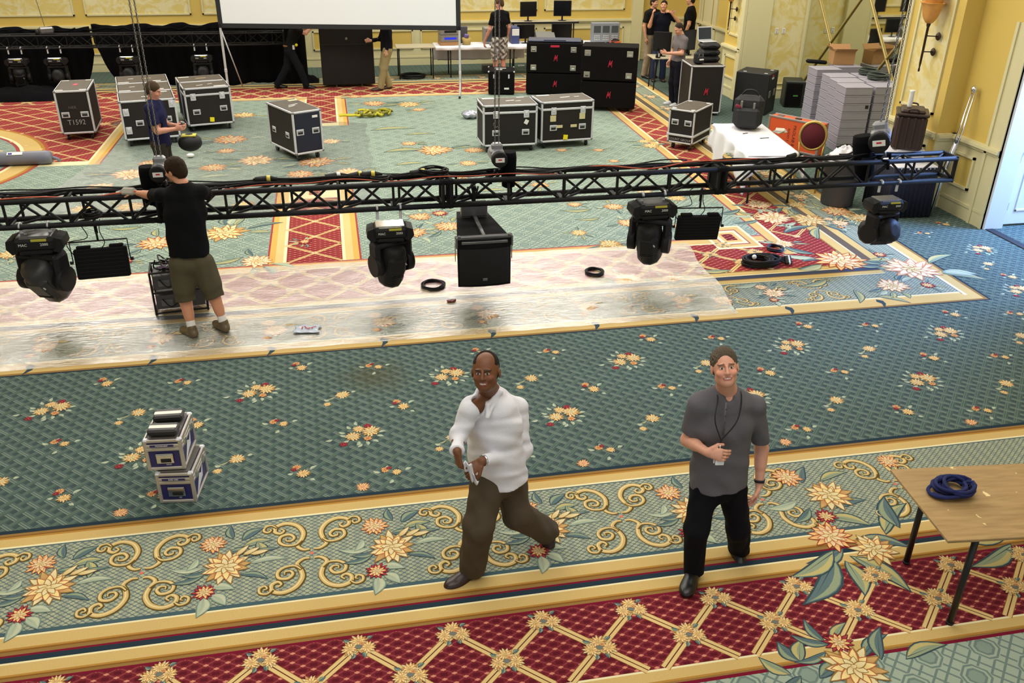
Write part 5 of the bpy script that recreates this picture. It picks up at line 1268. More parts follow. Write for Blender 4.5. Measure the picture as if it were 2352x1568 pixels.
fr = MB(); fr.tube([(.2*math.cos(a), .2+.0, .80+.22*math.sin(a)) for a in [2*PI*i/28 for i in range(28)]], .022, 8, closed=True); fr.build('back_frame', M_GOLDF, t)
m = MB(); m.lathe([(.001, -.025), (.17, -.02), (.185, 0), (.17, .02), (.001, .025)], (0, .2, .80), 28, (0, 1, 0), sy=1.1); m.build('backrest', M_BURG, t)
for k in (-1, 1):
    m = MB(); m.tube([(.19*k, .2, .7), (.17*k, .2, .44), (.18*k, .24, 0)], .013, 6); m.build('leg', M_GOLDF, t)
    m = MB(); m.tube([(.16*k, -.16, .44), (.18*k, -.2, 0)], .013, 6); m.build('leg', M_GOLDF, t)

# ------------------------------------------------------------------ stacks of grey storage boxes
M_TOTE = P('grey_tote_plastic', (150, 146, 158), .6, var=.05)
tt = thing('storage_box', 'x', 'storage box', (0, 0, 0), 0, 'stacked grey storage boxes')
m = MB(); m.box((0, 0, .072), (.50, .42, .138), .008); m.box((0, 0, .134), (.508, .428, .02), .006); m.build('box_shell', M_TOTE, tt)
ord_ = ['bottom box', 'second box up', 'third box up', 'fourth box up', 'fifth box up', 'sixth box up', 'seventh box up', 'top box']
first = True
for (x, y, rz, lab) in ((9.20, 14.66, -7, 'front left stack of grey boxes beside the drinks carrier'), (9.76, 14.62, -7, 'front right stack of grey boxes beside the drinks carrier'), (9.32, 15.13, -7, 'second-row left stack of grey boxes'), (9.88, 15.09, -7, 'second-row right stack of grey boxes'),
                        (9.44, 15.62, -6, 'third-row left stack of grey boxes'), (10.0, 15.56, -6, 'third-row right stack of grey boxes'), (9.56, 16.38, -5, 'separate rear left stack of grey boxes, nearest the floor speaker'), (10.13, 16.6, -5, 'rearmost stack of grey boxes, under the cardboard box')):
    for k in range(8):
        if not first: o = dup(tt)
        else: o = tt; first = False
        o.location = (x, y, .146*k); o.rotation_euler = (0, 0, R(rz)); o['label'] = ord_[k]+' of the '+lab
        if k == 5: m = MB(); m.box((.19, -.212, .09), (.06, .006, .06), .004); m.build('hand_hole', M_RUB, o)
m = MB()
for k in (-1, 1): m.box((k*.11, 0, 1.175), (.06, .03, .008), .002)
t = thing('cardboard_box', 'open brown cardboard box on the rearmost grey stack by the mirror', 'box', (10.1, 16.75, 1.17), R(-10)); M_CARD = P('cardboard', (170, 128, 84), .8, var=.08)
m = MB()
for (c, d) in (((0, -.14, .13), (.42, .008, .26)), ((0, .14, .13), (.42, .008, .26)), ((-.21, 0, .13), (.008, .28, .26)), ((.21, 0, .13), (.008, .28, .26)), ((0, 0, .004), (.42, .28, .008))): m.box(c, d, .002)
m.build('box_walls', M_CARD, t)
for (c, d, r) in (((0, -.19, .28), (.42, .13, .006), (R(-35), 0, 0)), ((0, .18, .3), (.42, .12, .006), (R(50), 0, 0)), ((-.25, 0, .3), (.12, .28, .006), (0, R(50), 0))): m = MB(); m.box(c, d, .001, rot=r); m.build('flap', M_CARD, t)
coil('cable_coil', 'heap of grey-green cable on the third-row right grey stack', 10.0, 15.56, 1.17, .17, 7, .012, P('grey_green_cable', (60, 70, 62), .6), 'cable on the grey boxes', h=.1)
coil('cable_coil', 'heap of grey-green cable on the second-row right grey stack', 9.9, 15.09, 1.17, .17, 7, .012, MATS['grey_green_cable'], 'cable on the grey boxes', h=.1)
t = thing('folded_bag', 'flat black bag end sticking out behind the grey stacks', 'bag', (9.62, 16.85, 1.165), .1); m = MB(); m.box((0, 0, .035), (.46, .14, .07), .03, rot=(0, R(6), 0)); m.build('fabric', M_MATTE, t)

# ------------------------------------------------------------------ drinks corner by the pier
ftable('table under the black skirt in the corner by the door', 8.14, 11.32, .62, .66, .74, -6, P('table_grey', (120, 112, 100), .6), inset=.06)
t = thing('table_skirt', 'pleated blue-black skirt round the corner table by the door', 'table skirt', (8.14, 11.32, 0), R(-6))
m = MB(); n = 160; pts = []
for i in range(n):
    u = i/n*4; k = int(u); f = u-k; w, d = .335, .355
    p = ((-w+2*w*f, -d), (w, -d+2*d*f), (w-2*w*f, d), (-w, d-2*d*f))[k]; nn = ((0, -1), (1, 0), (0, 1), (-1, 0))[k]; a = .012*math.sin(i*1.7)
    pts.append((p[0]+nn[0]*a, p[1]+nn[1]*a))
m.add([(x, y, .742) for x, y in pts]+[(x*1.03, y*1.03, .012) for x, y in pts], [(i, (i+1) % n, n+(i+1) % n, n+i) for i in range(n)], 0, None, True); m.build('pleats', P('navy_black_skirt', (10, 12, 34), .85, bump=.2), t, thick=.004)
tablecloth('white cloth on the skirted corner table below the drinks carrier', 8.14, 11.32, .64, .68, .75, -6, (.02, .02, .04, .02))
t = thing('cloth_riser', 'white cloth-covered riser under the brown drinks carrier', 'riser', (8.18, 11.45, .757), R(-8)); m = MB(); m.box((0, 0, .085), (.44, .4, .17), .02); m.build('cloth', M_WHITE, t); m = MB(); m.box((0, 0, .002), (.5, .46, .006), .002); m.build('hem', M_WHITE, t)
t = thing('drinks_carrier', 'ribbed dark brown insulated drinks carrier with a tap niche', 'drinks carrier', (8.18, 11.45, .932), R(-32)); M_BRN = P('brown_polyethylene', (50, 32, 26), .45, var=.08)
m = MB(); m.box((0, 0, .20), (.36, .42, .42), .03)
for k in range(4): m.box((-.12+.08*k, -.21, .2), (.035, .03, .40), .01)
m.box((0, 0, .425), (.38, .44, .035), .012); m.build('shell', M_BRN, t)
m = MB(); m.box((0, 0, .455), (.28, .34, .05), .02); q = m.build('lid', M_BRN, t)
m = MB(); m.box((-.185, -.04, .12), (.012, .1, .22), .04); m.build('tap_niche', M_RUB, t)
for k in (-1, 1): m = MB(); m.tube(cat([(-.05, .17*k, .43), (-.05, .2*k, .49), (.05, .2*k, .49), (.05, .17*k, .43)]), .011, 6); m.build('carry_handle', M_BRN, t)
t_dc = [o for o in bpy.data.objects if o.name == 'drinks_carrier'][0]; t_dc.scale = (1.16, 1.16, 1.16)
t = thing('cup_stack', 'tall stack of white cups standing on the brown drinks carrier', 'cups', (8.12, 11.47, 1.492), 0); m = MB()
m.lathe([(.028, 0)]+[(.031+.005*(k % 2), .015+.012*k) for k in range(18)]+[(.036, .24)], (0, 0, 0), 14); m.build('cups', M_WPLAS, t)
t = thing('chrome_stand', 'tall chrome double-tube stand leaning in the corner by the door', 'stand', (8.62, 11.0, 0), 0)
for k in (-1, 1): m = MB(); m.tube([(-.06, .035*k-.03, .72), (.09, .035*k+.03, 1.25), (.2, .03*k+.1, 1.78)], .013, 8); m.build('tube', M_CHROME, t)
m = MB(); m.tube([(-.15, -.06, .02), (-.06, -.03, .72), (.06, .01, 1.15)], .022, 8); m.build('lower_tube', M_CHROME, t)
m = MB(); m.sph((.2, .1, 1.8), .048, 14, 10); m.build('chrome_head', M_CHROME, t); m = MB(); m.cyl((.04, .0, 1.08), (.06, .01, 1.14), .035, n=10); m.build('clamp_collar', M_STEEL, t)
t = thing('trash_bin', 'round grey trash bin behind the right end of the truss', 'trash bin', (7.42, 11.75, 0), 0)
m = MB(); m.lathe([(.22, 0), (.235, .02), (.27, .66), (.285, .66), (.288, .70), (.26, .70), (.22, .04), (.001, .03)], (0, 0, 0), 26); m.build('bin', P('bin_grey', (76, 76, 84), .6), t)
m = MB(); m.tube([(.279*math.cos(a), .279*math.sin(a), .69) for a in [2*PI*i/26 for i in range(26)]], .013, 6, closed=True); m.build('rim', P('bin_rim', (190, 192, 198), .4), t)
t = thing('trash_heap', 'crumpled white plastic bag and wrappers heaped on the trash bin', 'trash', (7.40, 11.72, .66), 0); m = MB()
m.grid(lambda u, v: ((.21+.03*math.sin(v*9))*math.cos(2*PI*u)*math.sin(PI*.5*(1-v)+.001), .2*math.sin(2*PI*u)*math.sin(PI*.5*(1-v)+.001), .05+.17*math.sin(PI*.5*v)+.03*math.sin(u*31)*math.sin(v*9)), 40, 10); m.build('white_bag', P('white_film', (216, 214, 220), .35), t)
m = MB(); m.tube(cat([(-.16, -.1, .14), (-.05, -.17, .16), (.1, -.12, .2), (.2, .0, .1), (.1, .1, .22), (-.1, .08, .2)]), .015, 6); m.build('dark_wrapper', M_CABLE, t); m = MB(); m.box((.12, -.08, .2), (.1, .08, .05), .02, rot=(.4, .3, .2)); m.build('pink_wrapper', P('pink_paper', (206, 160, 170), .7), t)
tag((lambda m: (m.lathe([(.001, 0), (.05, .02), (.06, .05), (.03, .08), (.001, .085)], (0, 0, 0), 12), m.build('crumpled_cup', M_WPLAS))[1])(MB()), 'crumpled white cup on the floor right of the trash bin', 'cup').location = (7.72, 11.3, .003)
# ------------------------------------------------------------------ grey tube, straps and litter on the floor
t = thing('grey_tube', 'long grey cylindrical carrying tube lying on the rug at the left', 'tube', (-4.72, 15.85, .115), 0)
m = MB(); m.lathe([(.06, -3.4), (.11, -3.38), (.112, -.1), (.105, -.03), (.08, -.005), (.02, .0)], (0, 0, 0), 20, (1, 0, 0)); m.build('tube_body', P('grey_vinyl_tube', (112, 114, 128), .5, var=.05), t)
m = MB(); m.tube([(-.02, .0, 0), (.06, .01, -.03), (.12, .0, -.07)], .028, 8); m.build('tied_end', MATS['grey_vinyl_tube'], t); m = MB(); m.box((-.55, -.06, .097), (.24, .07, .006), .001, rot=(R(28), 0, 0)); m.build('paper_label', M_WPLAS, t); m = MB(); m.box((-.62, -.068, .097), (.06, .04, .007), .001, rot=(R(28), 0, 0)); m.build('blue_stamp', P('stamp_blue', (40, 50, 150), .6), t)
p = at(860, 265, z=0)
t = thing('strap_heap', 'heap of yellow-green webbing straps on the rug by the screen', 'straps', (p.x, p.y, .004), 0)
for k in range(7):
    rr = random.Random(k+3); m = MB(); m.tube(cat([(-.35+.1*i+rr.uniform(-.06, .06), rr.uniform(-.22, .2), .02+rr.uniform(0, .09)) for i in range(8)], 4), .03, 4, flat=.25); m.build('strap', P('strap_yellow', (190, 182, 40), .7) if k % 3 else P('strap_green', (120, 116, 40), .7), t)
m = MB(); m.tube(cat([(-.3, 0, .02), (-.5, -.03, .02), (-.62, .02, .02), (-.72, -.02, .02)]), .035, 4, flat=.25); m.build('strap', MATS['strap_yellow'], t)
p = at(1080, 272, z=0)
t = thing('foil_bundle', 'crumpled silver-grey bundle on the rug left of the paired cases', 'bundle', (p.x, p.y, .003), 0); m = MB(); m.sph((0, 0, .08), .16, 16, 10, sc=(1.1, .8, .5)); m.v = [(x*(1+.12*math.sin(z*60+x*31)), y*(1+.12*math.sin(x*45)), max(.001, z+.02*math.sin(x*50+y*41))) for x, y, z in m.v]; m.build('foil', P('silver_film', (170, 172, 186), .3, .5, var=.3, vscale=30), t)
m = MB(); m.lathe([(.04, -.025), (.055, -.025), (.055, .025), (.04, .025)], (.16, .02, .06), 14, (0, 1, .3)); m.build('tape_roll', M_ALU, t)
p = at(1037, 694, z=0)
t = thing('red_clip', 'small dark red plastic clip on the plastic sheet below the loudspeaker', 'clip', (p.x, p.y, .012), .2)
for k in (-1, 1): m = MB(); m.lathe([(.012, 0), (.028, .002), (.03, .016), (.014, .02)], (.026*k, 0, 0), 12); m.build('loop', P('dark_red_plastic', (112, 24, 30), .35), t)
m = MB(); m.box((0, -.02, .009), (.04, .03, .016), .005); m.build('body', MATS['dark_red_plastic'], t)
p = at(706, 760, z=0)
t = thing('plastic_bag', 'small clear bag with red printing lying on the plastic sheet', 'bag', (p.x, p.y, .014), -.15); m = MB(); m.grid(lambda u, v: (.13*(u*2-1)*(1+.1*math.sin(v*9)), .09*(v*2-1), .012+.01*math.sin(u*14)*math.sin(v*11)), 20, 14); m.build('film', P('pale_film', (186, 196, 214), .25), t, thick=.002)
for k in range(5): m = MB(); m.box((-.05+.03*k, .02*math.sin(k*2), .026), (.016, .05, .003), .001, rot=(0, 0, .5*k)); m.build('red_printing', P('print_red', (170, 80, 100), .6), t)
p = at(560, 350, z=0)
t = thing('white_packet', 'crumpled white packet on the plastic sheet near the lone case', 'litter', at(438, 362, z=0)+Vector((0, 0, .012)), 0); m = MB(); m.sph((0, 0, .03), .07, 10, 6, sc=(1, .7, .5)); m.build('paper', M_WPLAS, t)
# ------------------------------------------------------------------ dimmer rack behind the man in black
t = thing('equipment_rack', 'low open rack of two dark units topped with leads, behind the man in black', 'rack', (-1.832, 9.50, .012), R(6.7))
for sx in (-1, 1):
    for sy in (-1, 1): m = MB(); m.box((sx*.27, sy*.16, .25), (.022, .022, .5), .003); m.build('upright', M_BLACK, t)
m = MB()
for z in (.02, .26, .49):
    for sy in (-1, 1): m.box((0, sy*.16, z), (.54, .018, .018), .003)
    for sx in (-1, 1): m.box((sx*.27, 0, z), (.018, .32, .018), .003)
m.build('rail', M_BLACK, t)
for z in (.14, .37):
    m = MB(); m.box((0, 0, z), (.5, .3, .16), .008); u = m.build('rack_unit', P('charcoal_unit', (58, 57, 60), .5, var=.15), t)
    m = MB(); m.box((-.14, -.152, z-.01), (.12, .006, .07), .002); m.build('socket_plate', P('unit_plate', (96, 95, 98), .4, .4), u); m = MB(); m.tube(cat([(-.18, -.16, z+.04), (-.1, -.2, z-.04), (.0, -.18, z+.02)]), .007, 5); m.build('lead', M_CABLE, u)
rr = random.Random(9)
for k in range(9):
    m = MB(); m.tube(cat([(rr.uniform(-.24, .2), rr.uniform(-.14, .14), .47+rr.uniform(0, .12)) for _ in range(6)], 5), rr.uniform(.006, .011), 5); m.build('loose_lead', [M_CABLE, P('grey_lead', (150, 150, 150), .5), M_CABLE, P('purple_lead', (110, 80, 120), .5)][k % 4], t)
for k in range(7): 
    x, y = rr.uniform(-.2, .18), rr.uniform(-.12, .12); m = MB(); m.cyl((x, y, .5), (x+.05, y+.02, .54+rr.uniform(0, .05)), .02, n=8); m.build('plug', [M_WPLAS, M_ALU, MATS['plug_yellow']][k % 3], t)

# ------------------------------------------------------------------ technicians' tables along the far wall
tb = ftable('bare grey folding table along the far wall, left of the clothed tables', 2.08, 22.75, .95, .62, .76, 0, P('pale_table_top', (176, 168, 144), .6), 'tables along the far wall', inset=.06)
tb2 = ftable('folding table under the white cloth, left half of the far table row', 3.75, 22.85, 2.3, .7, .75, -1, MATS['table_grey'], 'tables along the far wall', inset=.35)
tb3 = ftable('folding table under the white cloth, right half of the far table row', 6.15, 22.82, 2.3, .7, .75, -1, MATS['table_grey'], 'tables along the far wall', inset=.3)
tablecloth('long white cloth on the left half of the far table row', 3.75, 22.85, 2.36, .72, .75, -1, (.04, .0, .08, .42), group='white cloths on the far tables')
tablecloth('long white cloth on the right half of the far table row', 6.15, 22.82, 2.4, .72, .75, -1, (.0, .04, .08, .3), group='white cloths on the far tables')
m = MB(); m.grid(lambda u, v: (-1.05+2.1*u, .03*math.sin(u*40), .3+.42*v), 60, 4); o = m.build('hanging_cloth', M_WHITE, thick=.003); o.location = (3.75, 23.33, 0); tag(o, 'white cloth hanging behind the legs of the far left clothed table', 'tablecloth')
t = thing('riser_shelf', 'low black-edged shelf raised above the far tables, carrying two monitors', 'shelf', (5.5, 23.45, 0), R(-1)); m = MB(); m.box((0, 0, 1.2), (1.75, .4, .025), .004); m.build('shelf_board', P('pale_table_top', (176, 168, 144), .6), t); m = MB(); m.box((0, -.2, 1.19), (1.77, .02, .045), .003); m.build('front_edge', M_BLACK, t)
for x in (-.8, .8): m = MB(); m.cyl((x, 0, 0.0), (x, 0, 1.19), .018, n=8); m.build('leg', M_LEG, t)
def monitor(label, x, y, z, w, h, rz, back=False, col=None):
    t = thing('flat_monitor', label, 'monitor', (x, y, z), rz, 'black flat monitors'); m = MB(); m.box((0, 0, .11+h/2), (w, .035, h), .008); m.build('housing', M_BLACK, t)
    m = MB(); m.box((0, -.0185 if not back else .0185, .11+h/2), (w-.04, .002, h-.04)); m.build('screen_panel', P('dark_screen', (12, 13, 17), .2), t)
    m = MB(); m.cyl((0, .02, .012), (0, .02, .14), .022, n=8); m.lathe([(.11, 0), (.11, .008), (.03, .014)], (0, 0, 0), 14, sy=.7); m.build('stand', M_BLACK, t)
monitor('left monitor on the raised shelf of the far tables', 5.08, 23.42, 1.214, .44, .36, .1)
monitor('right monitor on the raised shelf of the far tables', 5.98, 23.42, 1.214, .46, .38, -.12)
monitor('left of the two monitors on the far tabletop below the shelf', 4.9, 22.85, .758, .46, .34, .08)
monitor('right of the two monitors on the far tabletop below the shelf', 5.82, 22.8, .758, .52, .36, -.05)
t = thing('rack_amplifiers', 'two stacked grey rack units on a cardboard slab on the left far table', 'rack unit', (2.95, 22.88, .757), .06, None)
m = MB(); m.box((0, 0, .045), (.5, .4, .09), .004); m.build('cardboard_slab', M_CARD, t)
for z in (.17, .33):
    m = MB(); m.box((0, 0, z), (.48, .42, .15), .006); u = m.build('unit', P('unit_beige_grey', (132, 128, 122), .5), t); m = MB(); m.box((.0, -.212, z), (.3, .004, .05)); m.build('display', P('dark_screen', (12, 13, 17), .2) if z > .3 else P('blue_display', (30, 40, 170), .4, emit=(40, 60, 255), estr=.5), u)
t = thing('small_basket', 'small yellow basket with a purple pack beside the grey rack units', 'basket', (3.38, 22.8, .757), 0); m = MB(); m.lathe([(.08, 0), (.1, .01), (.12, .16), (.11, .16), (.09, .02)], (0, 0, 0), 14); m.build('basket', P('wicker_yellow', (176, 150, 84), .7), t); m = MB(); m.box((0, 0, .2), (.12, .08, .1), .02, rot=(.2, .2, .4)); m.build('pack', P('purple_pack', (116, 100, 160), .5), t)
t = thing('dark_box', 'slim dark box standing behind the small yellow basket', 'box', (3.32, 23.08, .757), 0); m = MB(); m.box((0, 0, .2), (.24, .12, .4), .01); m.build('shell', P('slate_plastic', (72, 70, 78), .5), t)
t = thing('tube_monitor', 'old grey tube monitor on the far table beside the man in patterned shorts', 'monitor', (4.05, 22.98, .757), .0); m = MB(); m.box((0, 0, .2), (.44, .34, .38), .02); m.box((0, .2, .2), (.3, .2, .28), .04); m.build('housing', P('unit_beige_grey', (132, 128, 122), .5), t); m = MB(); m.box((0, -.172, .2), (.34, .006, .28), .01); m.build('glass', P('crt_glass', (74, 80, 82), .2), t)
t = thing('audio_console', 'small console with blue lamps in front of the old tube monitor', 'console', (4.1, 22.62, .757), 0); m = MB(); m.box((0, 0, .03), (.34, .16, .06), .008); m.build('housing', MATS['unit_beige_grey'], t)
for x, c in ((-.12, 'b'), (.12, 'b'), (.0, 'g'), (.06, 'g')): m = MB(); m.sph((x, -.05, .07 if c == 'b' else .1), .022 if c == 'b' else .01, 8, 6); m.build('indicator_lamp', P('lamp_blue', (60, 80, 255), .4, emit=(70, 90, 255), estr=1.5) if c == 'b' else P('lamp_green', (170, 220, 40), .4, emit=(190, 240, 40), estr=1.5), t)
t = thing('computer_tower', 'white and blue computer tower right of the man in patterned shorts', 'computer', (4.62, 22.95, .757), 0); m = MB(); m.box((0, 0, .2), (.2, .4, .4), .01); m.build('housing', P('pc_blue', (60, 70, 120), .5), t); m = MB(); m.box((0, -.202, .28), (.18, .008, .16), .003); m.build('front_panel', M_WPLAS, t)
t = thing('control_desk', 'grey control desk with a sloping keyboard between the two table monitors', 'control desk', (5.38, 22.72, .757), 0); m = MB(); m.prism([(-.24, 0), (.2, 0), (.2, .26), (.1, .28), (-.24, .05)], -.24, .24, plane='yz'); m.build('housing', P('desk_grey', (110, 110, 104), .5), t)
m = MB()
for k in range(12): m.box((-.2+.036*k, -.1, .135), (.02, .14, .01), .002, rot=(R(34), 0, 0))
m.build('key_bank', P('desk_keys', (186, 182, 160), .5), t); m = MB(); m.box((0, .148, .24), (.4, .01, .02)); m.build('display', M_BLACK, t)
t = thing('preview_monitors', 'grey bank of three small preview screens on the right far table', 'monitor', (6.98, 22.85, .757), R(-3)); m = MB(); m.box((0, 0, .24), (.72, .22, .46), .008); m.build('housing', P('bank_grey', (132, 138, 146), .5), t)
for k in range(3): m = MB(); m.box((-.23+.23*k, -.112, .32), (.18, .006, .17), .004); m.build('screen_panel', P('crt_glass', (74, 80, 82), .2), t)
for k in range(3):
    m = MB()
    for a in range(4):
        for b in range(3): m.cyl((-.29+.23*k+.04*a, -.11, .07+.045*b), (-.29+.23*k+.04*a, -.125, .07+.045*b), .013, n=6)
    m.build('knob_bank', P('pc_white', (208, 208, 204), .5), t)
for k, (x, y, lab) in enumerate(((7.0, 22.5, 'leftmost small black box before the preview bank'), (7.12, 22.5, 'middle small black box before the preview bank'), (7.24, 22.5, 'rightmost small black box before the preview bank'))):
    t = thing('small_adapter', lab, 'adapter', (x-.15, y, .757), 0, 'small black adapters'); m = MB(); m.box((0, 0, .02), (.07, .07, .04), .008); m.build('shell', M_BLACK, t)
t = thing('orange_tray', 'orange tray of black leads at the right end of the far tables', 'tray', (7.12, 22.3, .757), 0)
t.location = (7.2, 22.62, .757); m = MB(); m.lathe([(.12, 0), (.16, .03), (.15, .03), (.11, .01)], (0, 0, 0), 14); m.build('tray', P('orange_tray', (206, 84, 44), .5), t); m = MB(); m.tube(cat([(-.1, 0, .05), (0, .08, .08), (.1, 0, .06), (0, -.06, .09), (-.06, .04, .07)]), .014, 5); m.build('lead', M_CABLE, t)
coil('cable_coil', 'flat heap of black cable on the floor below the bare folding table', 2.0, 22.65, .01, .28, 8, .016, None, 'cable under the far tables', h=.08, ell=.7)
t = thing('floor_box', 'small dark box with a grey lid on the floor below the far clothed table', 'box', (4.0, 23.25, 0), 0); m = MB(); m.box((0, 0, .09), (.3, .24, .16), .01); m.build('shell', P('slate_plastic', (72, 70, 78), .5), t); m = MB(); m.box((0, 0, .18), (.3, .24, .03), .01); m.build('lid', P('bank_grey', (132, 138, 146), .5), t)
coil('cable_coil', 'small white cable ring lying under the far clothed table', at(1197, 152, z=0).x, at(1197, 152, z=0).y, .003, .08, 2, .006, M_WPLAS, None, h=.01)
# table of the three men
ftable('table with dark computers where the three men in black gather', 8.0, 20.6, 1.1, .6, .74, -4, P('pale_table_top', (176, 168, 144), .6), inset=.08)
monitor('back of a black monitor in front of the man raising his hand', 7.72, 20.62, .742, .42, .44, R(160), back=True); monitor('back of a black monitor right of the man in the grey shirt', 8.42, 20.7, .742, .4, .46, R(200), back=True)
t = thing('black_bottle', 'squat black jar with a white stripe on the table of the three men', 'jar', (7.56, 20.4, .742), 0); m = MB(); m.lathe([(.05, 0), (.06, .01), (.05, .08), (.02, .1), (.02, .14)], (0, 0, 0), 12); m.build('jar', M_BLACK, t); m = MB(); m.box((0, -.055, .07), (.02, .008, .08)); m.build('white_stripe', M_WPLAS, t)
# bags and laptop on the tall case
for k, (dz, sx, lab) in enumerate(((0, 1., 'bottom black equipment bag of the pile on the tall case'), (.13, .98, 'middle black equipment bag of the pile on the tall case'), (.26, .95, 'top black equipment bag of the pile on the tall case'))):
    t = thing('equipment_bag', lab, 'bag', (7.83, 18.12, 1.032+dz), R(4-5*k), 'black bags on the tall case'); m = MB(); m.box((0, 0, .065), (.42*sx, .36, .12), .045); m.build('pouch', MATS['bag_nylon'], t); m = MB(); m.tube(cat([(-.1, -.19, .06), (-.05, -.22, .09), (.05, -.22, .09), (.1, -.19, .06)]), .01, 5); m.build('carry_handle', M_RUB, t)
b = bag('small black camera bag leaning against the bag pile on the tall case', (7.52, 17.88, 1.032), R(10), .5, 0, True, None, None)
m = MB(); m.box((0, -.115, .1), (.1, .01, .03), .002); m.build('name_patch', M_WPLAS, b)
t = thing('laptop', 'open silver laptop balanced on top of the bag pile', 'laptop', (7.80, 18.2, 1.422), R(8)); m = MB(); m.box((0, -.02, .01), (.32, .22, .016), .004); m.build('keyboard_base', M_ALU, t)
m = MB(); m.box((0, .12, .15), (.34, .012, .27), .004, rot=(R(-12), 0, 0)); l = m.build('display_lid', M_ALU, t); m = MB(); m.box((0, .112, .15), (.30, .004, .23), rot=(R(-12), 0, 0)); m.build('screen_panel', P('laptop_screen', (40, 46, 56), .2), l)
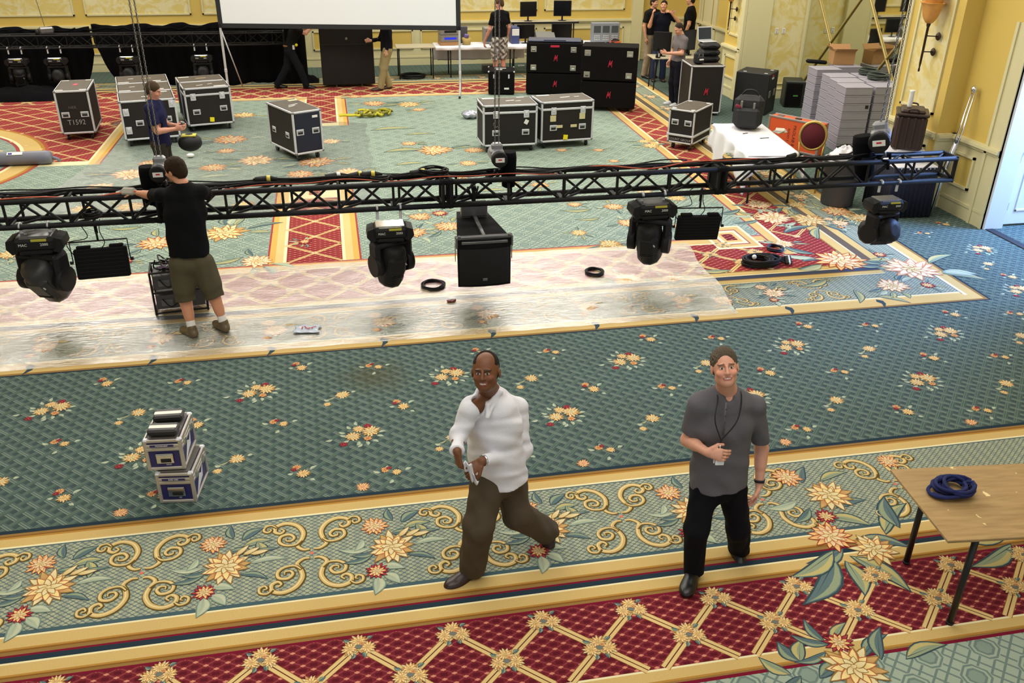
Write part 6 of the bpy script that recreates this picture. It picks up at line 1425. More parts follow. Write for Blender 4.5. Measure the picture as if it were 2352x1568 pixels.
# ------------------------------------------------------------------ smooth-blended body surfaces (signed distance field + surface nets)
V3 = lambda *a: np.array(a if len(a) == 3 else a[0], float)
def unit(v): v = np.asarray(v, float); return v/(np.linalg.norm(v)+1e-12)
class Field:
    def __init__(s): s.p = []
    def cap(s, a, b, ra, rb, k=.02, op='u'):
        a, b = V3(a), V3(b); r = max(ra, rb)
        def f(P):
            ab = b-a; h = np.clip(((P-a)@ab)/(ab@ab+1e-12), 0, 1); return np.linalg.norm(P-a-h[..., None]*ab, axis=-1)-(ra+(rb-ra)*h)
        s.p.append((f, np.minimum(a, b)-r, np.maximum(a, b)+r, k, op)); return s
    def ell(s, c, r, ax=None, k=.02, op='u'):
        c, r = V3(c), V3(r); A = np.eye(3) if ax is None else np.asarray(ax)
        def f(P):
            q = (P-c)@A.T; k0 = np.linalg.norm(q/r, axis=-1); k1 = np.linalg.norm(q/(r*r), axis=-1); return k0*(k0-1)/(k1+1e-9)
        R_ = r.max(); s.p.append((f, c-R_, c+R_, k, op)); return s
    def ecap(s, a, b, ra, rb, fwd, k=.03, op='u'):
        """tapering limb of oval section; ra, rb = (half width, half depth)"""
        a, b = V3(a), V3(b); z = unit(b-a); y = unit(V3(fwd)-z*(V3(fwd)@z)); x = np.cross(y, z); L = np.linalg.norm(b-a)
        def f(P):
            q = P-a; h = np.clip(q@z/L, 0, 1); rx = ra[0]+(rb[0]-ra[0])*h; ry = ra[1]+(rb[1]-ra[1])*h
            ez = q@z-h*L; m_ = np.minimum(rx, ry)
            return (np.sqrt((q@x/rx)**2+(q@y/ry)**2+(ez/m_)**2)-1)*m_
        R_ = max(*ra, *rb); s.p.append((f, np.minimum(a, b)-R_, np.maximum(a, b)+R_, k, op)); return s
    def cut(s, c, n, rad, k=.004):
        """flat cut: removes what lies beyond c along n, within rad"""
        c, n = V3(c), unit(n)
        def f(P): q = P-c; return np.maximum(-(q@n), np.linalg.norm(q, axis=-1)-rad)
        s.p.append((f, c-rad, c+rad, k, 's')); return s
    def mesh(s, h, noise=None, pad=.03, lo=None, hi=None):
        us = [p for p in s.p if p[4] == 'u']
        l = np.min([p[1] for p in us], 0)-pad if lo is None else V3(lo); u = np.max([p[2] for p in us], 0)+pad if hi is None else V3(hi)
        n = np.ceil((u-l)/h).astype(int)+1
        D = np.full(n, .5, np.float32); ax = [l[i]+h*np.arange(n[i]) for i in range(3)]
        for f, a, b, k, op in s.p:
            m = k+.02+2*h
            i0 = np.clip(np.floor((a-m-l)/h).astype(int), 0, n); i1 = np.clip(np.ceil((b+m-l)/h).astype(int)+1, 0, n)
            if (i1 <= i0).any(): continue
            sl = tuple(slice(i0[i], i1[i]) for i in range(3))
            Pp = np.stack(np.meshgrid(ax[0][sl[0]], ax[1][sl[1]], ax[2][sl[2]], indexing='ij'), -1)
            d = f(Pp); c = D[sl]
            if op == 'u': hh = np.clip(.5+.5*(c-d)/k, 0, 1); D[sl] = c+(d-c)*hh-k*hh*(1-hh)
            else: hh = np.clip(.5-.5*(c+d)/k, 0, 1); D[sl] = c+(-d-c)*hh+k*hh*(1-hh)
        if noise is not None:
            Pp = np.stack(np.meshgrid(*ax, indexing='ij'), -1); D = D+noise(Pp).astype(np.float32)
        ins = D < 0
        cell = np.zeros(n-1, int); acc = np.zeros((*(n-1), 3)); cnt = np.zeros(n-1)
        for d in range(3):
            e = [0, 0, 0]; e[d] = 1
            A = tuple(slice(0, n[i]-e[i]) for i in range(3)); B = tuple(slice(e[i], n[i]) for i in range(3))
            x = ins[A] != ins[B]; idx = np.argwhere(x)
            if not len(idx): continue
            va = D[A][x]; vb = D[B][x]; t = va/(va-vb)
            pos = idx.astype(float); pos[:, d] += t
            o = [i for i in range(3) if i != d]
            for s0 in (0, -1):
                for s1 in (0, -1):
                    c = idx.copy(); c[:, o[0]] += s0; c[:, o[1]] += s1
                    ok = (c >= 0).all(1) & (c < n-1).all(1); cc = c[ok]
                    np.add.at(acc, tuple(cc.T), pos[ok]); np.add.at(cnt, tuple(cc.T), 1)
        used = np.argwhere(cnt > 0); vid = -np.ones(n-1, int); vid[tuple(used.T)] = np.arange(len(used))
        verts = acc[tuple(used.T)]/cnt[tuple(used.T)][:, None]*h+l
        faces = []
        for d in range(3):
            e = [0, 0, 0]; e[d] = 1
            A = tuple(slice(0, n[i]-e[i]) for i in range(3)); B = tuple(slice(e[i], n[i]) for i in range(3))
            x = ins[A] != ins[B]; idx = np.argwhere(x); fl = ins[A][x]
            o = [(d+1) % 3, (d+2) % 3]; q = []
            ok = np.ones(len(idx), bool)
            for s0, s1 in ((-1, -1), (0, -1), (0, 0), (-1, 0)):
                c = idx.copy(); c[:, o[0]] += s0; c[:, o[1]] += s1
                g = (c >= 0).all(1) & (c < n-1).all(1); ok &= g; c = np.clip(c, 0, n-2); q.append(vid[tuple(c.T)])
            q = np.stack(q, 1); q = np.where(fl[:, None], q, q[:, ::-1]); faces.append(q[ok])
        return verts, np.concatenate(faces)
def npmesh(name, chunks, mat, parent, origin, colfn):
    """chunks: list of (verts, faces); one mesh; colour attribute from colfn(verts)"""
    V = np.concatenate([c[0] for c in chunks]); off = np.cumsum([0]+[len(c[0]) for c in chunks[:-1]])
    F = np.concatenate([c[1]+o for c, o in zip(chunks, off)])
    me = bpy.data.meshes.new(name); me.vertices.add(len(V)); me.loops.add(F.size); me.polygons.add(len(F))
    me.vertices.foreach_set('co', (V-origin).astype(np.float32).ravel()); me.loops.foreach_set('vertex_index', F.astype(np.int32).ravel())
    me.polygons.foreach_set('loop_start', np.arange(0, F.size, 4, dtype=np.int32)); me.polygons.foreach_set('loop_total', np.full(len(F), 4, np.int32))
    me.polygons.foreach_set('use_smooth', np.ones(len(F), bool)); me.update(); me.validate()
    c = colfn(V); a = me.color_attributes.new('Col', 'FLOAT_COLOR', 'POINT'); a.data.foreach_set('color', np.concatenate([c, np.ones((len(V), 1))], 1).astype(np.float32).ravel())
    me.materials.append(mat); o = bpy.data.objects.new(name, me); COL.objects.link(o); o.parent = parent; return o
def folds(seed, amp, wl=.11, axis=None, n=5):
    rr = np.random.RandomState(seed); ks = []
    for _ in range(n):
        v = unit(rr.normal(size=3)*(V3(1, 1, 1) if axis is None else V3(axis)))*2*PI/(wl*rr.uniform(.7, 1.8)); ks.append((v, rr.uniform(0, 6.28)))
    def f(P):
        r = 0
        for v, p in ks: r = r+np.sin(P@v+p+1.3*np.sin(P@ks[0][0]*.6))
        return amp*r/math.sqrt(n)
    return f
def const(c):
    c = np.array(lin(c)); return lambda V: np.tile(c, (len(V), 1))

def hand(F, w, d, palm, pal_n, s=1., curl=.5, side=1, spread=.0):
    """palm from wrist w along d, palm normal pal_n (side the fingers curl to), thumb on +side"""
    d = unit(d); nrm = unit(V3(pal_n)-d*(V3(pal_n)@d)); x = np.cross(d, nrm)*side
    F.ecap(V3(w)+d*.02*s, V3(w)+d*.085*s, (.031*s, .017*s), (.041*s, .015*s), nrm, .015)
    for i, (off, L) in enumerate(((.030, .072), (.011, .080), (-.010, .075), (-.029, .060))):
        b = V3(w)+d*.085*s+x*off*s; a1 = curl*.7+.07*i; a2 = curl*1.9+.1*i; a3 = curl*2.7+.1*i
        seg = (L*.45*s, L*.32*s, L*.26*s); p = b; r = .0092*s
        for ang, l in zip((a1, a2, a3), seg):
            q = p+(d*math.cos(ang)+nrm*math.sin(ang)+x*spread*(off*12))*l; F.cap(p, q, r, r*.93, .004); p = q; r *= .93
    b = V3(w)+d*.03*s+x*.03*s; t = unit(d*.75+x*.62+nrm*.35); q = b+t*.042*s; F.cap(b, q, .0125*s, .0105*s, .01); F.cap(q, q+unit(d*.9+x*.12+nrm*.5)*.034*s, .0105*s, .009*s, .004)

def head(F, c, fw, up, s=1., wide=1.):
    """face towards fw; c = centre of the skull"""
    fw = unit(fw); up = unit(V3(up)-fw*(V3(up)@fw)); rt = np.cross(fw, up); A = np.stack([rt, fw, up])
    def L(x, y, z): return V3(c)+(rt*x+fw*y+up*z)*s
    F.ell(L(0, -.012, .03), (.076*s*wide, .095*s, .088*s), A, .02); F.ell(L(0, .03, -.03), (.064*s*wide, .068*s, .085*s), A, .03)
    F.ell(L(0, .064, -.090), (.030*s*wide, .027*s, .023*s), A, .03); F.cap(L(-.036*wide, .012, -.072), L(.036*wide, .012, -.072), .024*s, .024*s, .03)
    for k in (-1, 1):
        F.ell(L(.028*k, .105, .008), (.017*s, .014*s, .011*s), A, .012, 's')
        F.ell(L(.028*k, .082, .004), (.0135*s, .0115*s, .0105*s), A, .003)
        F.ell(L(.040*k, .075, -.028), (.022*s, .018*s, .017*s), A, .018); F.cap(L(.016*k, .097, .026), L(.045*k, .085, .024), .007*s, .005*s, .012)
        F.ell(L(.079*k*wide, -.002, -.012), (.008*s, .017*s, .030*s), A, .006)
    F.cap(L(0, .098, .012), L(0, .113, -.024), .007*s, .0115*s, .010); F.ell(L(.011, .104, -.028), (.008*s,)*3, None, .006); F.ell(L(-.011, .104, -.028), (.008*s,)*3, None, .006)
    F.cap(L(-.019, .090, -.053), L(.019, .090, -.053), .007*s, .007*s, .006); F.cap(L(-.015, .089, -.064), L(.015, .089, -.064), .0075*s, .0075*s, .006); F.ell(L(0, .1, -.0585), (.024*s, .012*s, .0016*s), A, .002, 's')
    return A
def head_paint(c, A, s, skin, brow=(70, 52, 40), lip=(176, 104, 96), iris=(60, 50, 40), smile=True, white=(216, 208, 200)):
    sk, br, lp, ir, wh, tooth = (np.array(lin(q)) for q in (skin, brow, lip, iris, white, (226, 218, 204)))
    def f(V):
        q = ((V-V3(c))@A.T)/s; C = np.tile(sk, (len(V), 1)); x, y, z = q.T; ax_ = np.abs(x)
        C[(y > .02) & (z > -.06) & (z < -.0) & (ax_ > .025) & (ax_ < .06)] *= np.array([1.06, .93, .92])
        m = (y > .06) & (((ax_-.028)/.0138)**2+((z-.0035)/.0056)**2 < 1); C[m] = wh
        m = (y > .06) & ((ax_-.028)**2+(z-.004)**2 < .0066**2) & (np.abs(z-.0035) < .0062); C[m] = ir
        m = (y > .05) & (((ax_-.028)/.017)**2+((z-.0035)/.0085)**2 < 1) & (((ax_-.028)/.0145)**2+((z-.0035)/.0062)**2 >= 1) & (z > .003); C[m] = br*.7+sk*.3
        m = (y > .05) & (np.abs(z-.026+.18*(ax_-.03)) < .0048) & (ax_ > .012) & (ax_ < .05); C[m] = br*.85+sk*.15
        m = (y > .06) & ((x/.028)**2+((z+.0585)/.0125)**2 < 1); C[m] = lp
        if smile: m = (y > .06) & ((x/.021)**2+((z+.058-5*x*x)/.0042)**2 < 1); C[m] = tooth
        else: m = (y > .06) & (ax_ < .022) & (np.abs(z+.0585) < .0016); C[m] = lp*.4
        return C
    return f

def person(name_label, J, cloth, skin=(206, 150, 124), h=.007, hh=.0034, group=None, sc=1., face=None, hair=None, sleeve='short', seed=1, belly=0., parts=None, fine=True):
    """J: joints in room coordinates. Body is one continuous mesh; clothing and hair are its children."""
    J = {k: (V3(v) if not isinstance(v, (int, float)) else v) for k, v in J.items()}
    fw = unit(J['fwd']); org = V3(J['pel'][0], J['pel'][1], 0)
    t = thing('person', name_label, 'person', org, 0, group)
    s = sc; up = unit(J['neck']-J['pel']); rt = unit(np.cross(fw, up))
    # ---- body
    tp = cloth['top']; bw, bd = tp.get('w', .17)-.016, tp.get('d', .115)-.016
    B = Field(); hd = Field()
    A = head(hd, J['head'], J['look'], J.get('hup', V3(0, 0, 1)), s*1.0, J.get('wide', 1.))
    hb = V3(J['head'])+(-A[2]*.075-A[1]*.005)*s; hd.cap(hb, J['neck'], .056*s, .062*s, .02)
    hd.cap(J['neck'], J['neck']-up*.06, .062*s, .07*s, .02)
    chest = J['neck']*.62+J['pel']*.38
    B.ecap(J['neck']-up*.12*s, chest, (bw*s*.92, bd*s*.85), (bw*s, bd*s), fw, .05); B.ecap(chest, J['pel'], (bw*.9*s, bd*s*.9), (.135*s, .09*s), fw, .05)
    B.cap(J['neck']-up*.02, J['neck']-up*.12*s, .062*s, .085*s, .05)
    limbs = Field()
    for q in 'RL':
        B.cap(J['sh'+q], J['neck']-up*.07*s, .052*s, .06*s, .04)
        limbs.cap(J['sh'+q], J['el'+q], .05*s, .041*s, .02); limbs.cap(J['el'+q], J['wr'+q], .041*s, .027*s, .02)
        e, w = J['el'+q], J['wr'+q]; limbs.cap(e, e+(w-e)*.45, .043*s, .036*s, .02)
        hd_ = J.get('hd'+q, w-e); hn = J.get('hn'+q, V3(0, 0, -1)); hand(limbs, w, hd_, None, hn, s*1.02, J.get('curl'+q, .45), J.get('side'+q, 1))
        k, a = J['kn'+q], J['an'+q]
        B.cap(J['hip'+q], k, .085*s, .056*s, .04); B.cap(k, a, .054*s, .037*s, .03); B.cap(k+(a-k)*.12, k+(a-k)*.5, .056*s, .05*s, .03)
        B.cap(a, a+unit(a-k)*.03*s, .036*s, .034*s, .02)
    fh = hh if fine else h*.8
    paint = head_paint(J['head'], A, s, skin, **(face or {}))
    arms = limbs.mesh(fh*1.15 if fine else h*.7, pad=.02)
    ch = [hd.mesh(fh, pad=.015), B.mesh(h*1.2), arms]
    body = npmesh('body', ch, M_SKIN, t, org, paint)
    # ---- hair: a cap that leaves the face free
    if hair:
        H = Field(); c = J['head']; L = lambda x, y, z: V3(c)+(A[0]*x+A[1]*y+A[2]*z)*s
        v = hair.get('vol', .008)
        H.ell(L(0, -.016, .034), ((.078+v)*s, (.095+v)*s, (.088+v)*s), A, .01)
        if hair.get('back', True): H.ell(L(0, -.055, -.025), ((.066+v)*s, (.048+v)*s, (.06+v)*s), A, .03)
        hl = hair.get('line', .075)
        H.ell(L(0, .115, -.03), (.070*s, .098*s, hl*s+.012), A, .012, 's'); H.ell(L(0, .03, -.085), (.11*s, .085*s, .065*s), A, .012, 's')
        for k in (-1, 1): H.ell(L(.085*k, .01, -.02), (.022*s, .028*s, .034*s), A, .01, 's')
        if hair.get('bald'): H.ell(L(-.012, .062, .10), (.052*s, .062*s, .062*s), A, .02, 's')
        base = const(hair['col']); npmesh('hair', [H.mesh(fh*1.2, noise=folds(seed, hair.get('mess', .0012), .03), pad=.012)], M_HAIR, body, org, base)
    # ---- clothing
    top = cloth['top']; T = Field(); e = top.get('ease', .016)
    nk = J['neck']-up*.035*s; hem0 = J['pel']-up*top.get('hem', .03); hem = hem0-up*.12
    cw, cd = top.get('w', .17), top.get('d', .115)
    T.ecap(nk-up*.09*s, chest, (cw*s*.92, cd*s*.85), (cw*s, cd*s), fw, .06); T.ecap(chest, hem, (cw*s, cd*s), ((cw+.012+top.get('flare', -.005))*s, (cd+.018)*s), fw, .05)
    if belly: T.ell(J['pel']*.62+chest*.38+fw*.05, (.155*s, .085*s+belly, .15*s), np.stack([rt, fw, up]), .06)
    T.cap(J['neck']-up*.045*s, J['neck']-up*.12*s, .07*s, .09*s, .04)
    for q in 'RL':
        sh, el, wr = J['sh'+q], J['el'+q], J['wr'+q]
        T.cap(sh, J['neck']-up*.045*s, .062*s, .066*s, .05)
        if top.get('sleeve', 'short') == 'short': T.cap(sh, sh+(el-sh)*(top.get('sl', .72)+.1), .066*s, .064*s, .03); T.cut(sh+(el-sh)*top.get('sl', .72), el-sh, .125*s)
        else:
            T.cap(sh, el, .064*s, .052*s, .03); T.cap(el, el+(wr-el)*.86, .052*s, .040*s, .03); T.cap(el+(wr-el)*.80, wr, .040*s, .041*s, .008); T.cut(el+(wr-el)*.95, wr-el, .085*s)
    # neckline and open hem
    hn_ = unit(-up+fw*top.get('htilt', 0)); T.cut(hem0, hn_, .30*s)
    T.ell(J['neck']+fw*.035*s+up*.045*s, (.072*s, .085*s, top.get('neckdrop', .085)*s), np.stack([rt, fw, up]), .008, 's')
    if top.get('vneck'): T.cap(J['neck']+fw*(cd-.02)*s-up*.01*s, J['neck']+fw*(cd+.022)*s-up*(.01+top['vneck'])*s, .044*s, .014*s, .006, 's')
    if top.get('collar'):
        for kk in (-1, 1):
            nn = J['neck']; r_ = rt*kk
            C_ = [nn-fw*.068*s+up*.028*s, nn+r_*.074*s+up*.012*s, nn+r_*.045*s+fw*.10*s-up*.035*s, nn+r_*.062*s+fw*.142*s-up*.10*s]
            T.cap(C_[0], C_[1], .013*s, .014*s, .008); T.cap(C_[1], C_[2], .014*s, .015*s, .008); T.cap(C_[2], C_[3], .016*s, .009*s, .006)
            T.cap(C_[1], C_[3], .014*s, .009*s, .008)
    nz = folds(seed+3, top.get('fold', .004), .13, (1, 1, .6))
    shirt = npmesh(top['name'], [T.mesh(h, noise=nz)], M_DYED, body, org, top.get('paint', const(top['col'])))
    if top.get('label'): shirt['label'] = top['label']
    bt = cloth['bottom']; Q = Field(); ln = bt.get('len', 1.)
    Q.ecap(J['pel']+up*.06, J['pel']-up*.05, (.155*s, .108*s), (.165*s, .118*s), fw, .04)
    for q in 'RL':
        hp, k, a = J['hip'+q], J['kn'+q], J['an'+q]
        w0, w1, w2 = bt.get('w', (.105, .082, .075))
        if ln >= 1: Q.cap(hp, k, w0*s, w1*s, .05); Q.cap(k, a+unit(a-k)*.08*s, w1*s, w2*s, .04); Q.cut(a+unit(a-k)*.038*s, a-k, .16*s)
        else: Q.cap(hp, hp+(k-hp)*.62, w0*s, w1*1.18*s, .05); Q.cap(hp+(k-hp)*.5, k+(a-k)*(ln-.7), w1*1.02*s, w1*1.04*s, .03); Q.cut(k+(a-k)*(ln-.72), a-k, .16*s)
    npmesh(bt['name'], [Q.mesh(h, noise=folds(seed+9, bt.get('fold', .004), .12, (1, 1, .4)))], M_DYED, body, org, bt.get('paint', const(bt['col'])))
    shc = cloth['shoe']
    for q in 'RL':
        a, to = J['an'+q], J['toe'+q]; d = unit(to-a); fd = unit(J.get('fd'+q, V3(d[0], d[1], 0))); dn = J.get('up'+q, V3(0, 0, 1)); dn = unit(dn-fd*(dn@fd)); sd = np.cross(fd, dn)
        S = Field(); base = a-dn*.052*s; A3 = np.stack([sd, fd, dn]); s_ = s; s = s*1.12
        S.ell(base+fd*-.01*s+dn*.005, (.045*s, .06*s, .048*s), A3, .02); S.ell(base+fd*.12*s-dn*.010*s, (.052*s, .09*s, .036*s), A3, .03); S.ell(base+fd*.05*s+dn*.008*s, (.04*s, .07*s, .036*s), A3, .03); S.cap(a-dn*.02*s, a+dn*.01*s, .044*s, .044*s, .02)
        S.ell(base-dn*.09*s+fd*.05*s, (.3, .4, .052*s), A3, .003, 's')
        npmesh('shoe', [S.mesh(h*.75, pad=.02)], PV('shoe_leather', .35, .5) if 'shoe_leather' not in MATS else MATS['shoe_leather'], body, org, const(shc['col']))
        s = s_
        if shc.get('sock'):
            K = Field(); K.cap(a+unit(J['kn'+q]-a)*.01, a+unit(J['kn'+q]-a)*.075*s, .046*s, .045*s, .01); npmesh('sock', [K.mesh(h*.75)], M_DYED, body, org, const(shc['sock']))
    return t, body, shirt, A, org
def pt(px, py, Y): return V3(at(px, py, Y=Y))
# ------------------------------------------------------------------ the people
def accessory(parent_body, org, name, mb, mat, thick=0.):
    mb.v = [tuple(Vector(v)-Vector(org)) for v in mb.v]; return mb.build(name, mat, parent_body, thick=thick)
# man in the grey short-sleeved shirt, looking up
Y = 4.38
J = dict(head=pt(1664, 842, Y-.04), look=(-.30, -1, .40), hup=(-.05, .42, 1), neck=pt(1668, 893, Y), pel=pt(1650, 1098, Y+.0), fwd=(-.12, -1, 0),
         shR=pt(1607, 925, Y+.02), elR=pt(1580, 1010, Y+.05), wrR=pt(1622, 1037, Y-.18), shL=pt(1732, 930, Y), elL=pt(1749, 1030, Y+.05), wrL=pt(1744, 1112, Y-.03),
         hipR=pt(1620, 1118, Y), knR=pt(1600, 1215, Y-.10), anR=pt(1594, 1302, Y-.05), toeR=pt(1573, 1346, Y-.28), hipL=pt(1680, 1118, Y), knL=pt(1696, 1212, Y+.0), anL=pt(1697, 1258, Y+.12), toeL=pt(1686, 1305, Y-.05),
         hdR=(.5, -.25, -.05), hnR=(.1, .9, -.3), sideR=1, curlR=.42, hdL=(-.18, -.15, -1), hnL=(-.7, .3, 0), sideL=-1, curlL=.28)
J['fdL'] = V3(-.08, -1, -.45); J['upL'] = V3(0, -.3, 1); J['wide'] = .98
t, body, shirt, A, org = person('man in a grey short-sleeved shirt and black trousers looking up, fingering his badge', J,
    dict(top=dict(name='shirt', col=(98, 96, 102), w=.178, d=.120, hem=.04, sl=.78, fold=.0035, flare=.008, vneck=.07, neckdrop=.068), bottom=dict(name='trousers', col=(15, 16, 22), w=(.098, .078, .07), fold=.004), shoe=dict(col=(18, 17, 20))),
    skin=(212, 156, 132), h=.0062, hh=.0030, hair=dict(col=(96, 84, 70), vol=.0035, line=.100, mess=.001), face=dict(brow=(84, 66, 52), iris=(56, 44, 36)), seed=2)
m = MB(); ch_ = J['neck']
n0 = J['neck']
badge = pt(1650, 1052, Y-.24)
def lany(x0, s_): return cat([tuple(V3(n0)+V3(x0*.9, .06, .0)), tuple(V3(n0)+V3(x0, -.055, -.015)), tuple(V3(pt(1668+x0*330, 965, Y-.155))), tuple(V3(pt(1656, 1012, Y-.165))), tuple(V3(pt(1654, 1024, Y-.185)))], 6)
accessory(body, org, 'lanyard', MB().tube(lany(-.078, 1), .0045, 5, flat=.6).tube(lany(.078, 1), .0045, 5, flat=.6), M_RUB)
accessory(body, org, 'badge_clip', MB().cyl(tuple(pt(1654, 1022, Y-.19)), tuple(pt(1653, 1040, Y-.2)), .005, n=6), M_CHROME)
c = pt(1654, 1053, Y-.215); bb = accessory(body, org, 'badge', MB().box(tuple(c), (.058, .004, .085), .003, rot=(R(-14), R(6), 0)), P('badge_white', (226, 230, 236), .4))
accessory(bb, V3(0, 0, 0), 'badge_print', MB().box(tuple(V3(c)-org+V3(.002, -.0032, -.008)), (.034, .0015, .04), .0005, rot=(R(-14), R(6), 0)), P('badge_blue_grey', (150, 166, 190), .5))
c = pt(1641, 1050, Y-.20); accessory(body, org, 'card_edge', MB().box(tuple(c), (.012, .003, .075), .001, rot=(R(-14), R(4), 0)), M_WPLAS)
wv = unit(J['elL']-J['wrL']); wc = J['wrL']+wv*.025
accessory(body, org, 'watch_strap', MB().cyl(tuple(wc-wv*.009), tuple(wc+wv*.009), .0335, n=18, cap=False), M_RUB, thick=.003)
accessory(body, org, 'watch_face', MB().cyl(tuple(wc+V3(.028, -.022, 0)), tuple(wc+V3(.033, -.027, 0)), .017, n=16), P('watch_face', (214, 208, 190), .25, .3))
accessory(body, org, 'placket', MB().tube([tuple(pt(1668, 925, Y-.118)), tuple(pt(1665, 955, Y-.132)), tuple(pt(1662, 1000, Y-.137))], .009, 6, flat=.5), P('placket_grey', (104, 102, 108), .9))
for k in range(4):
    c = pt(1668-1.2*k, 940+15*k, Y-.142); accessory(body, org, 'button', MB().sph(tuple(c), .0055, 8, 5, sc=(1, .6, 1)), P('dark_button', (60, 58, 62), .4))

# man in the white shirt, striding to the left
Y = 4.66
J = dict(head=pt(1116, 852, Y-.06), look=(-.40, -1, .30), hup=(.02, .30, 1), neck=pt(1125, 898, Y), pel=pt(1146, 1082, Y+.03), fwd=(-.72, -.8, 0),
         shR=pt(1082, 935, Y-.07), elR=pt(1053, 1000, Y-.10), wrR=pt(1050, 1036, Y-.25), shL=pt(1188, 935, Y+.10), elL=pt(1204, 1035, Y+.02), wrL=pt(1108, 1058, Y-.20),
         hipR=pt(1120, 1105, Y-.03), knR=pt(1100, 1205, Y-.14), anR=pt(1086, 1300, Y-.02), toeR=pt(1030, 1322, Y-.15), hipL=pt(1170, 1105, Y+.08), knL=pt(1188, 1180, Y+.02), anL=pt(1252, 1218, Y+.20), toeL=pt(1244, 1272, Y+.10),
         hdR=(.1, -.2, -1), hnR=(.8, .3, -.1), sideR=-1, curlR=.6, hdL=(-.75, -.25, -.35), hnL=(.1, .6, -.8), sideL=1, curlL=.55)
J['fdR'] = V3(-.85, -.4, -.03); J['fdL'] = V3(-.28, -.25, -1); J['upL'] = V3(-1, -.2, .25); J['wide'] = 1.06
SK = (112, 70, 44)
t, body, shirt, A, org = person('man in a white open-necked shirt and brown trousers striding left, smiling', J,
    dict(top=dict(name='shirt', col=(226, 226, 234), w=.178, d=.140, hem=.03, sleeve='long', fold=.0045, vneck=.13, neckdrop=.075, flare=.012, collar=True), bottom=dict(name='trousers', col=(82, 72, 58), w=(.118, .098, .092), fold=.005), shoe=dict(col=(44, 22, 22))),
    skin=SK, h=.0064, hh=.0030, hair=dict(col=(34, 26, 24), vol=.003, line=.098, mess=.0003, bald=True), face=dict(brow=(40, 26, 20), lip=(132, 76, 66), iris=(26, 18, 14), white=(190, 180, 168)), seed=6, belly=.03)
wv = unit(J['elL']-J['wrL']); wc = J['wrL']+wv*.012
accessory(body, org, 'watch', MB().cyl(tuple(wc-wv*.010), tuple(wc+wv*.010), .036, n=18), M_CHROME)
m = MB(); rr = random.Random(2); p0 = pt(1070, 1062, Y-.30); p1 = pt(1092, 1108, Y-.28)
m.grid(lambda u, v: tuple(V3(p0)+(V3(p1)-V3(p0))*v+V3(.035*(u-.5)*(1+math.sin(v*7)*.4), -.012*math.sin(u*9+v*8), .012*math.sin(v*14+u*5))), 8, 14)
q = MB(); q.v = [tuple(Vector(v)) for v in m.v]; q.f = m.f; q.m = m.m; q.c = m.c; q.sm = m.sm
tag(q.build('folded_paper', M_WHITE, thick=.006), 'crumpled white paper held in the hands of the man in the white shirt', 'paper')

# man in black leaning on the truss, seen from behind
Y = 8.80
J = dict(head=pt(402, 390, Y+.12), look=(-1, .55, -.25), hup=(-.1, 0, 1), neck=pt(418, 422, Y+.08), pel=pt(436, 590, Y), fwd=(-.12, 1, 0),
         shL=pt(372, 448, Y+.14), elL=pt(345, 448, Y+.35), wrL=pt(312, 443, Y+.52), shR=pt(462, 438, Y+.12), elR=pt(476, 448, Y+.38), wrR=pt(440, 438, Y+.58),
         hipL=pt(414, 606, Y), knL=pt(426, 690, Y+.02), anL=pt(441, 755, Y-.06), toeL=pt(418, 764, Y+.12), hipR=pt(464, 600, Y), knR=pt(492, 680, Y+.04), anR=pt(514, 742, Y+.0), toeR=pt(496, 742, Y+.2),
         hdL=(-1, .2, -.05), hnL=(0, -.2, -1), sideL=1, curlL=.5, hdR=(-1, .3, 0), hnR=(0, 0, -1), sideR=-1, curlR=.4)
J['fdL'] = V3(-.6, .8, 0); J['fdR'] = V3(-.5, .8, 0)
t, body, shirt, A, org = person('man in a black T-shirt and olive shorts working on the truss, seen from behind', J,
    dict(top=dict(name='t_shirt', col=(13, 14, 17), w=.19, d=.13, hem=-.02, sl=.8, fold=.005, neckdrop=.03), bottom=dict(name='shorts', col=(86, 80, 62), w=(.115, .098, .1), len=.74, fold=.006), shoe=dict(col=(96, 82, 58), sock=(226, 226, 226))),
    skin=(206, 146, 116), h=.0085, hh=.0055, hair=dict(col=(54, 38, 24), vol=.013, line=.075, mess=.002), face=dict(smile=False), seed=11)
m = MB(); w = V3(J['wrL']); m.box(tuple(w+V3(-.07, .01, .01)), (.17, .12, .085), .035, rot=(0, .05, -.15)); m.box(tuple(w+V3(-.17, .03, -.01)), (.09, .10, .05), .022, rot=(0, -.2, .1)); accessory(body, org, 'grey_work_glove', m, P('glove_grey', (150, 146, 134), .9))

def walker(label, J, cloth, **kw): return person(label, J, cloth, fine=False, **kw)
def stand(px, py, Y, face=(0, -1, 0), hgt=1.76, arms='down', feet=None, lean=(0, 0, 0)):
    """upright joints from the foot position"""
    g = V3(at(px, py, z=0)) if Y is None else V3(at(px, py, Y=Y)); g[2] = 0
    f = unit(face); r = np.cross(f, V3(0, 0, 1)); s = hgt/1.78; up = V3(0, 0, 1); l = V3(lean)
    P_ = lambda x, y, z: g+(r*x+f*y)*s+up*z*s+l*z
    J = dict(head=P_(0, .02, 1.665), look=f, neck=P_(0, -.01, 1.53), pel=P_(0, 0, .96), fwd=f, shR=P_(.17, -.01, 1.44), shL=P_(-.17, -.01, 1.44), elR=P_(.22, -.03, 1.16), elL=P_(-.22, -.03, 1.16),
             wrR=P_(.22, .05, .92), wrL=P_(-.22, .05, .92), hipR=P_(.085, 0, .90), hipL=P_(-.085, 0, .90), knR=P_(.10, .03, .50), knL=P_(-.10, .02, .50), anR=P_(.11, -.03, .085), anL=P_(-.11, -.03, .085), toeR=P_(.12, .14, .03), toeL=P_(-.12, .14, .03),
             hdR=(0, 0, -1), hdL=(0, 0, -1), hnR=tuple(-r), hnL=tuple(r), sideR=1, sideL=-1)
    return J, P_
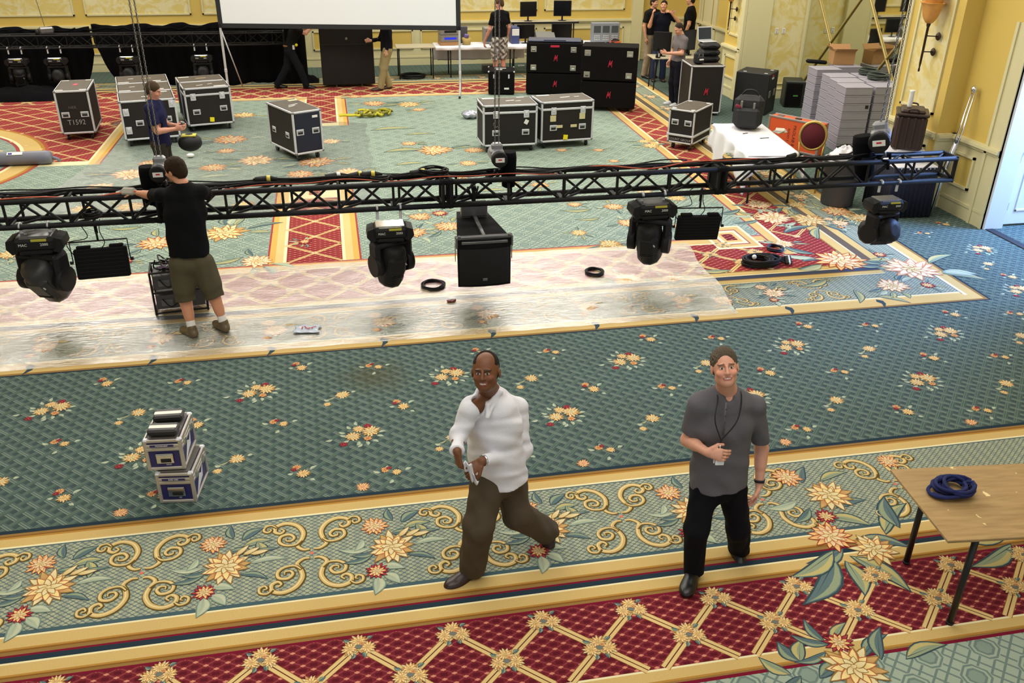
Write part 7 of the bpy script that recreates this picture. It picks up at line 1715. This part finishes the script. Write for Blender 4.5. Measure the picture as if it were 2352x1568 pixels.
DK = dict(col=(22, 20, 20))
# man in navy behind the truss, looking at something in his hands
J, Q_ = stand(392, 462, None, (1, -.2, 0), 1.74)
J['look'] = V3(1, -.2, -.35); J['elR'] = Q_(.2, .06, 1.12); J['wrR'] = Q_(.08, .28, 1.13); J['elL'] = Q_(-.2, .05, 1.12); J['wrL'] = Q_(-.05, .27, 1.15); J['hdR'] = V3(.6, -.1, .1); J['hdL'] = V3(.6, -.1, .0)
walker('man in a navy T-shirt standing behind the truss, holding a small tool', J, dict(top=dict(name='t_shirt', col=(26, 28, 62), w=.18, d=.12, hem=.1, fold=.004, neckdrop=.05), bottom=dict(name='trousers', col=(52, 46, 40)), shoe=DK), skin=(196, 140, 118), h=.012, hair=dict(col=(76, 58, 38), vol=.008), seed=21)
t = thing('hand_tool', 'small grey tool held by the man in the navy T-shirt', 'tool', tuple(Q_(.02, .37, 1.17)), 0); m = MB(); m.box((0, 0, 0), (.05, .04, .12), .008, rot=(.3, .4, 0)); m.build('grip', M_STEEL, t)
t = thing('lamp_housing', 'round black lamp body with a yellow rim hanging behind the man in navy', 'lamp', tuple(Q_(-.05, .42, .90)), 0); m = MB(); m.sph((0, 0, 0), .17, 16, 10, sc=(1, 1, .75)); m.build('housing', M_BLACK, t); m = MB(); m.box((0, -.02, .11), (.2, .14, .02), .004); m.build('yellow_rim', M_LABELY, t)
# man pushing the tall black cabinet
g = V3(at(676, 204, z=0)); f = V3(1, .12, 0)
J, Q_ = stand(676, 203, None, f, 1.74)
J.update(head=Q_(0, .30, 1.55), neck=Q_(0, .19, 1.44), pel=Q_(0, -.02, .92), shR=Q_(.18, .14, 1.36), shL=Q_(-.18, .16, 1.36), elR=Q_(.20, .36, 1.28), wrR=Q_(.12, .55, 1.42), elL=Q_(-.2, .38, 1.3), wrL=Q_(-.12, .56, 1.44), hipR=Q_(.08, -.02, .88), hipL=Q_(-.08, -.02, .88),
         knR=Q_(.09, .16, .48), anR=Q_(.09, .28, .085), toeR=Q_(.1, .46, .03), knL=Q_(-.09, -.12, .48), anL=Q_(-.09, -.38, .10), toeL=Q_(-.1, -.22, .03), hdR=V3(.4, 0, .8), hdL=V3(.4, 0, .8))
t, body, *_ = walker('man in black with a yellow item on his belt, pushing the tall black cabinet', J, dict(top=dict(name='t_shirt', col=(20, 20, 22), w=.175, d=.12, fold=.004), bottom=dict(name='trousers', col=(20, 22, 28)), shoe=DK), skin=(206, 156, 132), h=.013, hair=dict(col=(30, 26, 24), vol=.006), seed=31)
org = V3(J['pel'][0], J['pel'][1], 0); accessory(body, org, 'belt_pouch', MB().box(tuple(Q_(.17, .06, .97)), (.05, .05, .1), .01), M_ALU); accessory(body, org, 'yellow_belt_item', MB().sph(tuple(Q_(.16, .13, 1.02)), .035, 8, 6), M_YEL)
accessory(body, org, 'belt', MB().lathe([(.165, -.018), (.168, 0), (.165, .018)], tuple(Q_(0, -.01, .99)), 20, sx=.9, sy=.95), P('brown_belt', (130, 90, 50), .6))
# man in khaki trousers at the other side of the cabinet
J, Q_ = stand(893, 205, None, (-1, -.1, 0), 1.76)
J.update(knR=Q_(.07, .10, .5), anR=Q_(.07, -.03, .085), toeR=Q_(.08, .14, .03), knL=Q_(-.08, .1, .5), anL=Q_(-.08, .2, .085), toeL=Q_(-.08, .38, .03), wrR=Q_(.12, .34, 1.1), elR=Q_(.22, .1, 1.12), hdR=V3(-1, 0, 0))
walker('man in a black sweatshirt and khaki trousers beside the tall black cabinet', J, dict(top=dict(name='sweatshirt', col=(16, 17, 24), w=.18, d=.125, sleeve='long', hem=.08), bottom=dict(name='trousers', col=(150, 138, 100), w=(.11, .085, .08)), shoe=dict(col=(70, 48, 40))), skin=(206, 156, 132), h=.013, hair=dict(col=(60, 44, 32)), seed=41)
# man in patterned shorts at the far table
J, Q_ = stand(1147, 186, None, (-.35, 1, 0), 1.92)
J['look'] = V3(-1, .35, -.3); J['wrL'] = Q_(-.3, .16, .86); J['elL'] = Q_(-.24, .02, 1.14)
def camo(V):
    k = np.sin(V[:, 0]*41+2*np.sin(V[:, 2]*37))+np.sin(V[:, 2]*53+2*np.sin(V[:, 0]*31+V[:, 1]*40)); C = np.tile(np.array(lin((150, 144, 138))), (len(V), 1)); C[k > .6] = lin((206, 202, 196)); C[k < -.5] = lin((92, 86, 80)); return C
walker('man in a black T-shirt and grey patterned shorts at the far clothed table', J, dict(top=dict(name='t_shirt', col=(15, 15, 18), w=.185, d=.125, hem=-.02), bottom=dict(name='shorts', col=(150, 144, 138), len=.8, w=(.12, .1, .1), paint=camo), shoe=dict(col=(60, 56, 54), sock=(220, 220, 220))), skin=(206, 146, 124), h=.012, hair=dict(col=(92, 62, 40), vol=.008), seed=51)
# man in the grey polo shirt
J, Q_ = stand(1548, 241, None, (-1, -.25, 0), 1.74)
J['look'] = V3(-1, -.3, -.55); J['head'] = Q_(0, .06, 1.65); J['elR'] = Q_(.2, .02, 1.14); J['wrR'] = Q_(.14, .13, .96); J['elL'] = Q_(-.2, .06, 1.16); J['wrL'] = Q_(-.06, .36, 1.16); J['hdL'] = V3(-1, .0, .25); J['hdR'] = V3(-.4, 0, -1)
walker('man in a grey polo shirt and dark trousers beside the right speaker case stack', J, dict(top=dict(name='polo_shirt', col=(112, 106, 106), w=.175, d=.12, hem=-.01), bottom=dict(name='trousers', col=(22, 22, 32), w=(.11, .085, .08)), shoe=dict(col=(200, 200, 204))), skin=(206, 152, 126), h=.012, hair=dict(col=(60, 46, 36), vol=.001, mess=.0003), seed=61)
# the three men in black
J, Q_ = stand(1510, 186, None, (-.15, -1, 0), 1.9)
J.update(look=V3(-.5, -1, .1), elR=Q_(.3, .05, 1.22), wrR=Q_(.26, .12, 1.46), hdR=V3(0, -.2, 1), elL=Q_(-.36, .04, 1.32), wrL=Q_(-.16, .1, 1.52), hdL=V3(-.8, -.2, .4))
walker('middle man of the three in black, raising both hands by his face, in blue jeans', J, dict(top=dict(name='t_shirt', col=(14, 16, 28), w=.19, d=.13, hem=.05), bottom=dict(name='jeans', col=(44, 54, 84)), shoe=dict(col=(40, 30, 30))), skin=(196, 142, 112), h=.012, hair=dict(col=(40, 30, 24), vol=.003), seed=71)
J, Q_ = stand(1488, 178, None, (.5, -1, 0), 1.92)
J.update(elL=Q_(-.28, .06, 1.3), wrL=Q_(-.24, .3, 1.46), hdL=V3(1, -.2, .1))
walker('left man of the three in black, in beige trousers, pointing across', J, dict(top=dict(name='polo_shirt', col=(26, 24, 24), w=.18, d=.125, hem=-.02), bottom=dict(name='trousers', col=(150, 134, 112)), shoe=DK), skin=(190, 140, 110), h=.013, hair=dict(col=(50, 38, 30)), seed=81)
J, Q_ = stand(1572, 172, None, (-.8, .5, 0), 1.95)
walker('right man of the three in black, turned away in a black shirt', J, dict(top=dict(name='t_shirt', col=(12, 12, 15), w=.2, d=.14, hem=.05), bottom=dict(name='trousers', col=(18, 18, 24)), shoe=DK), skin=(190, 140, 110), h=.013, hair=dict(col=(46, 34, 26), vol=.004), seed=91)
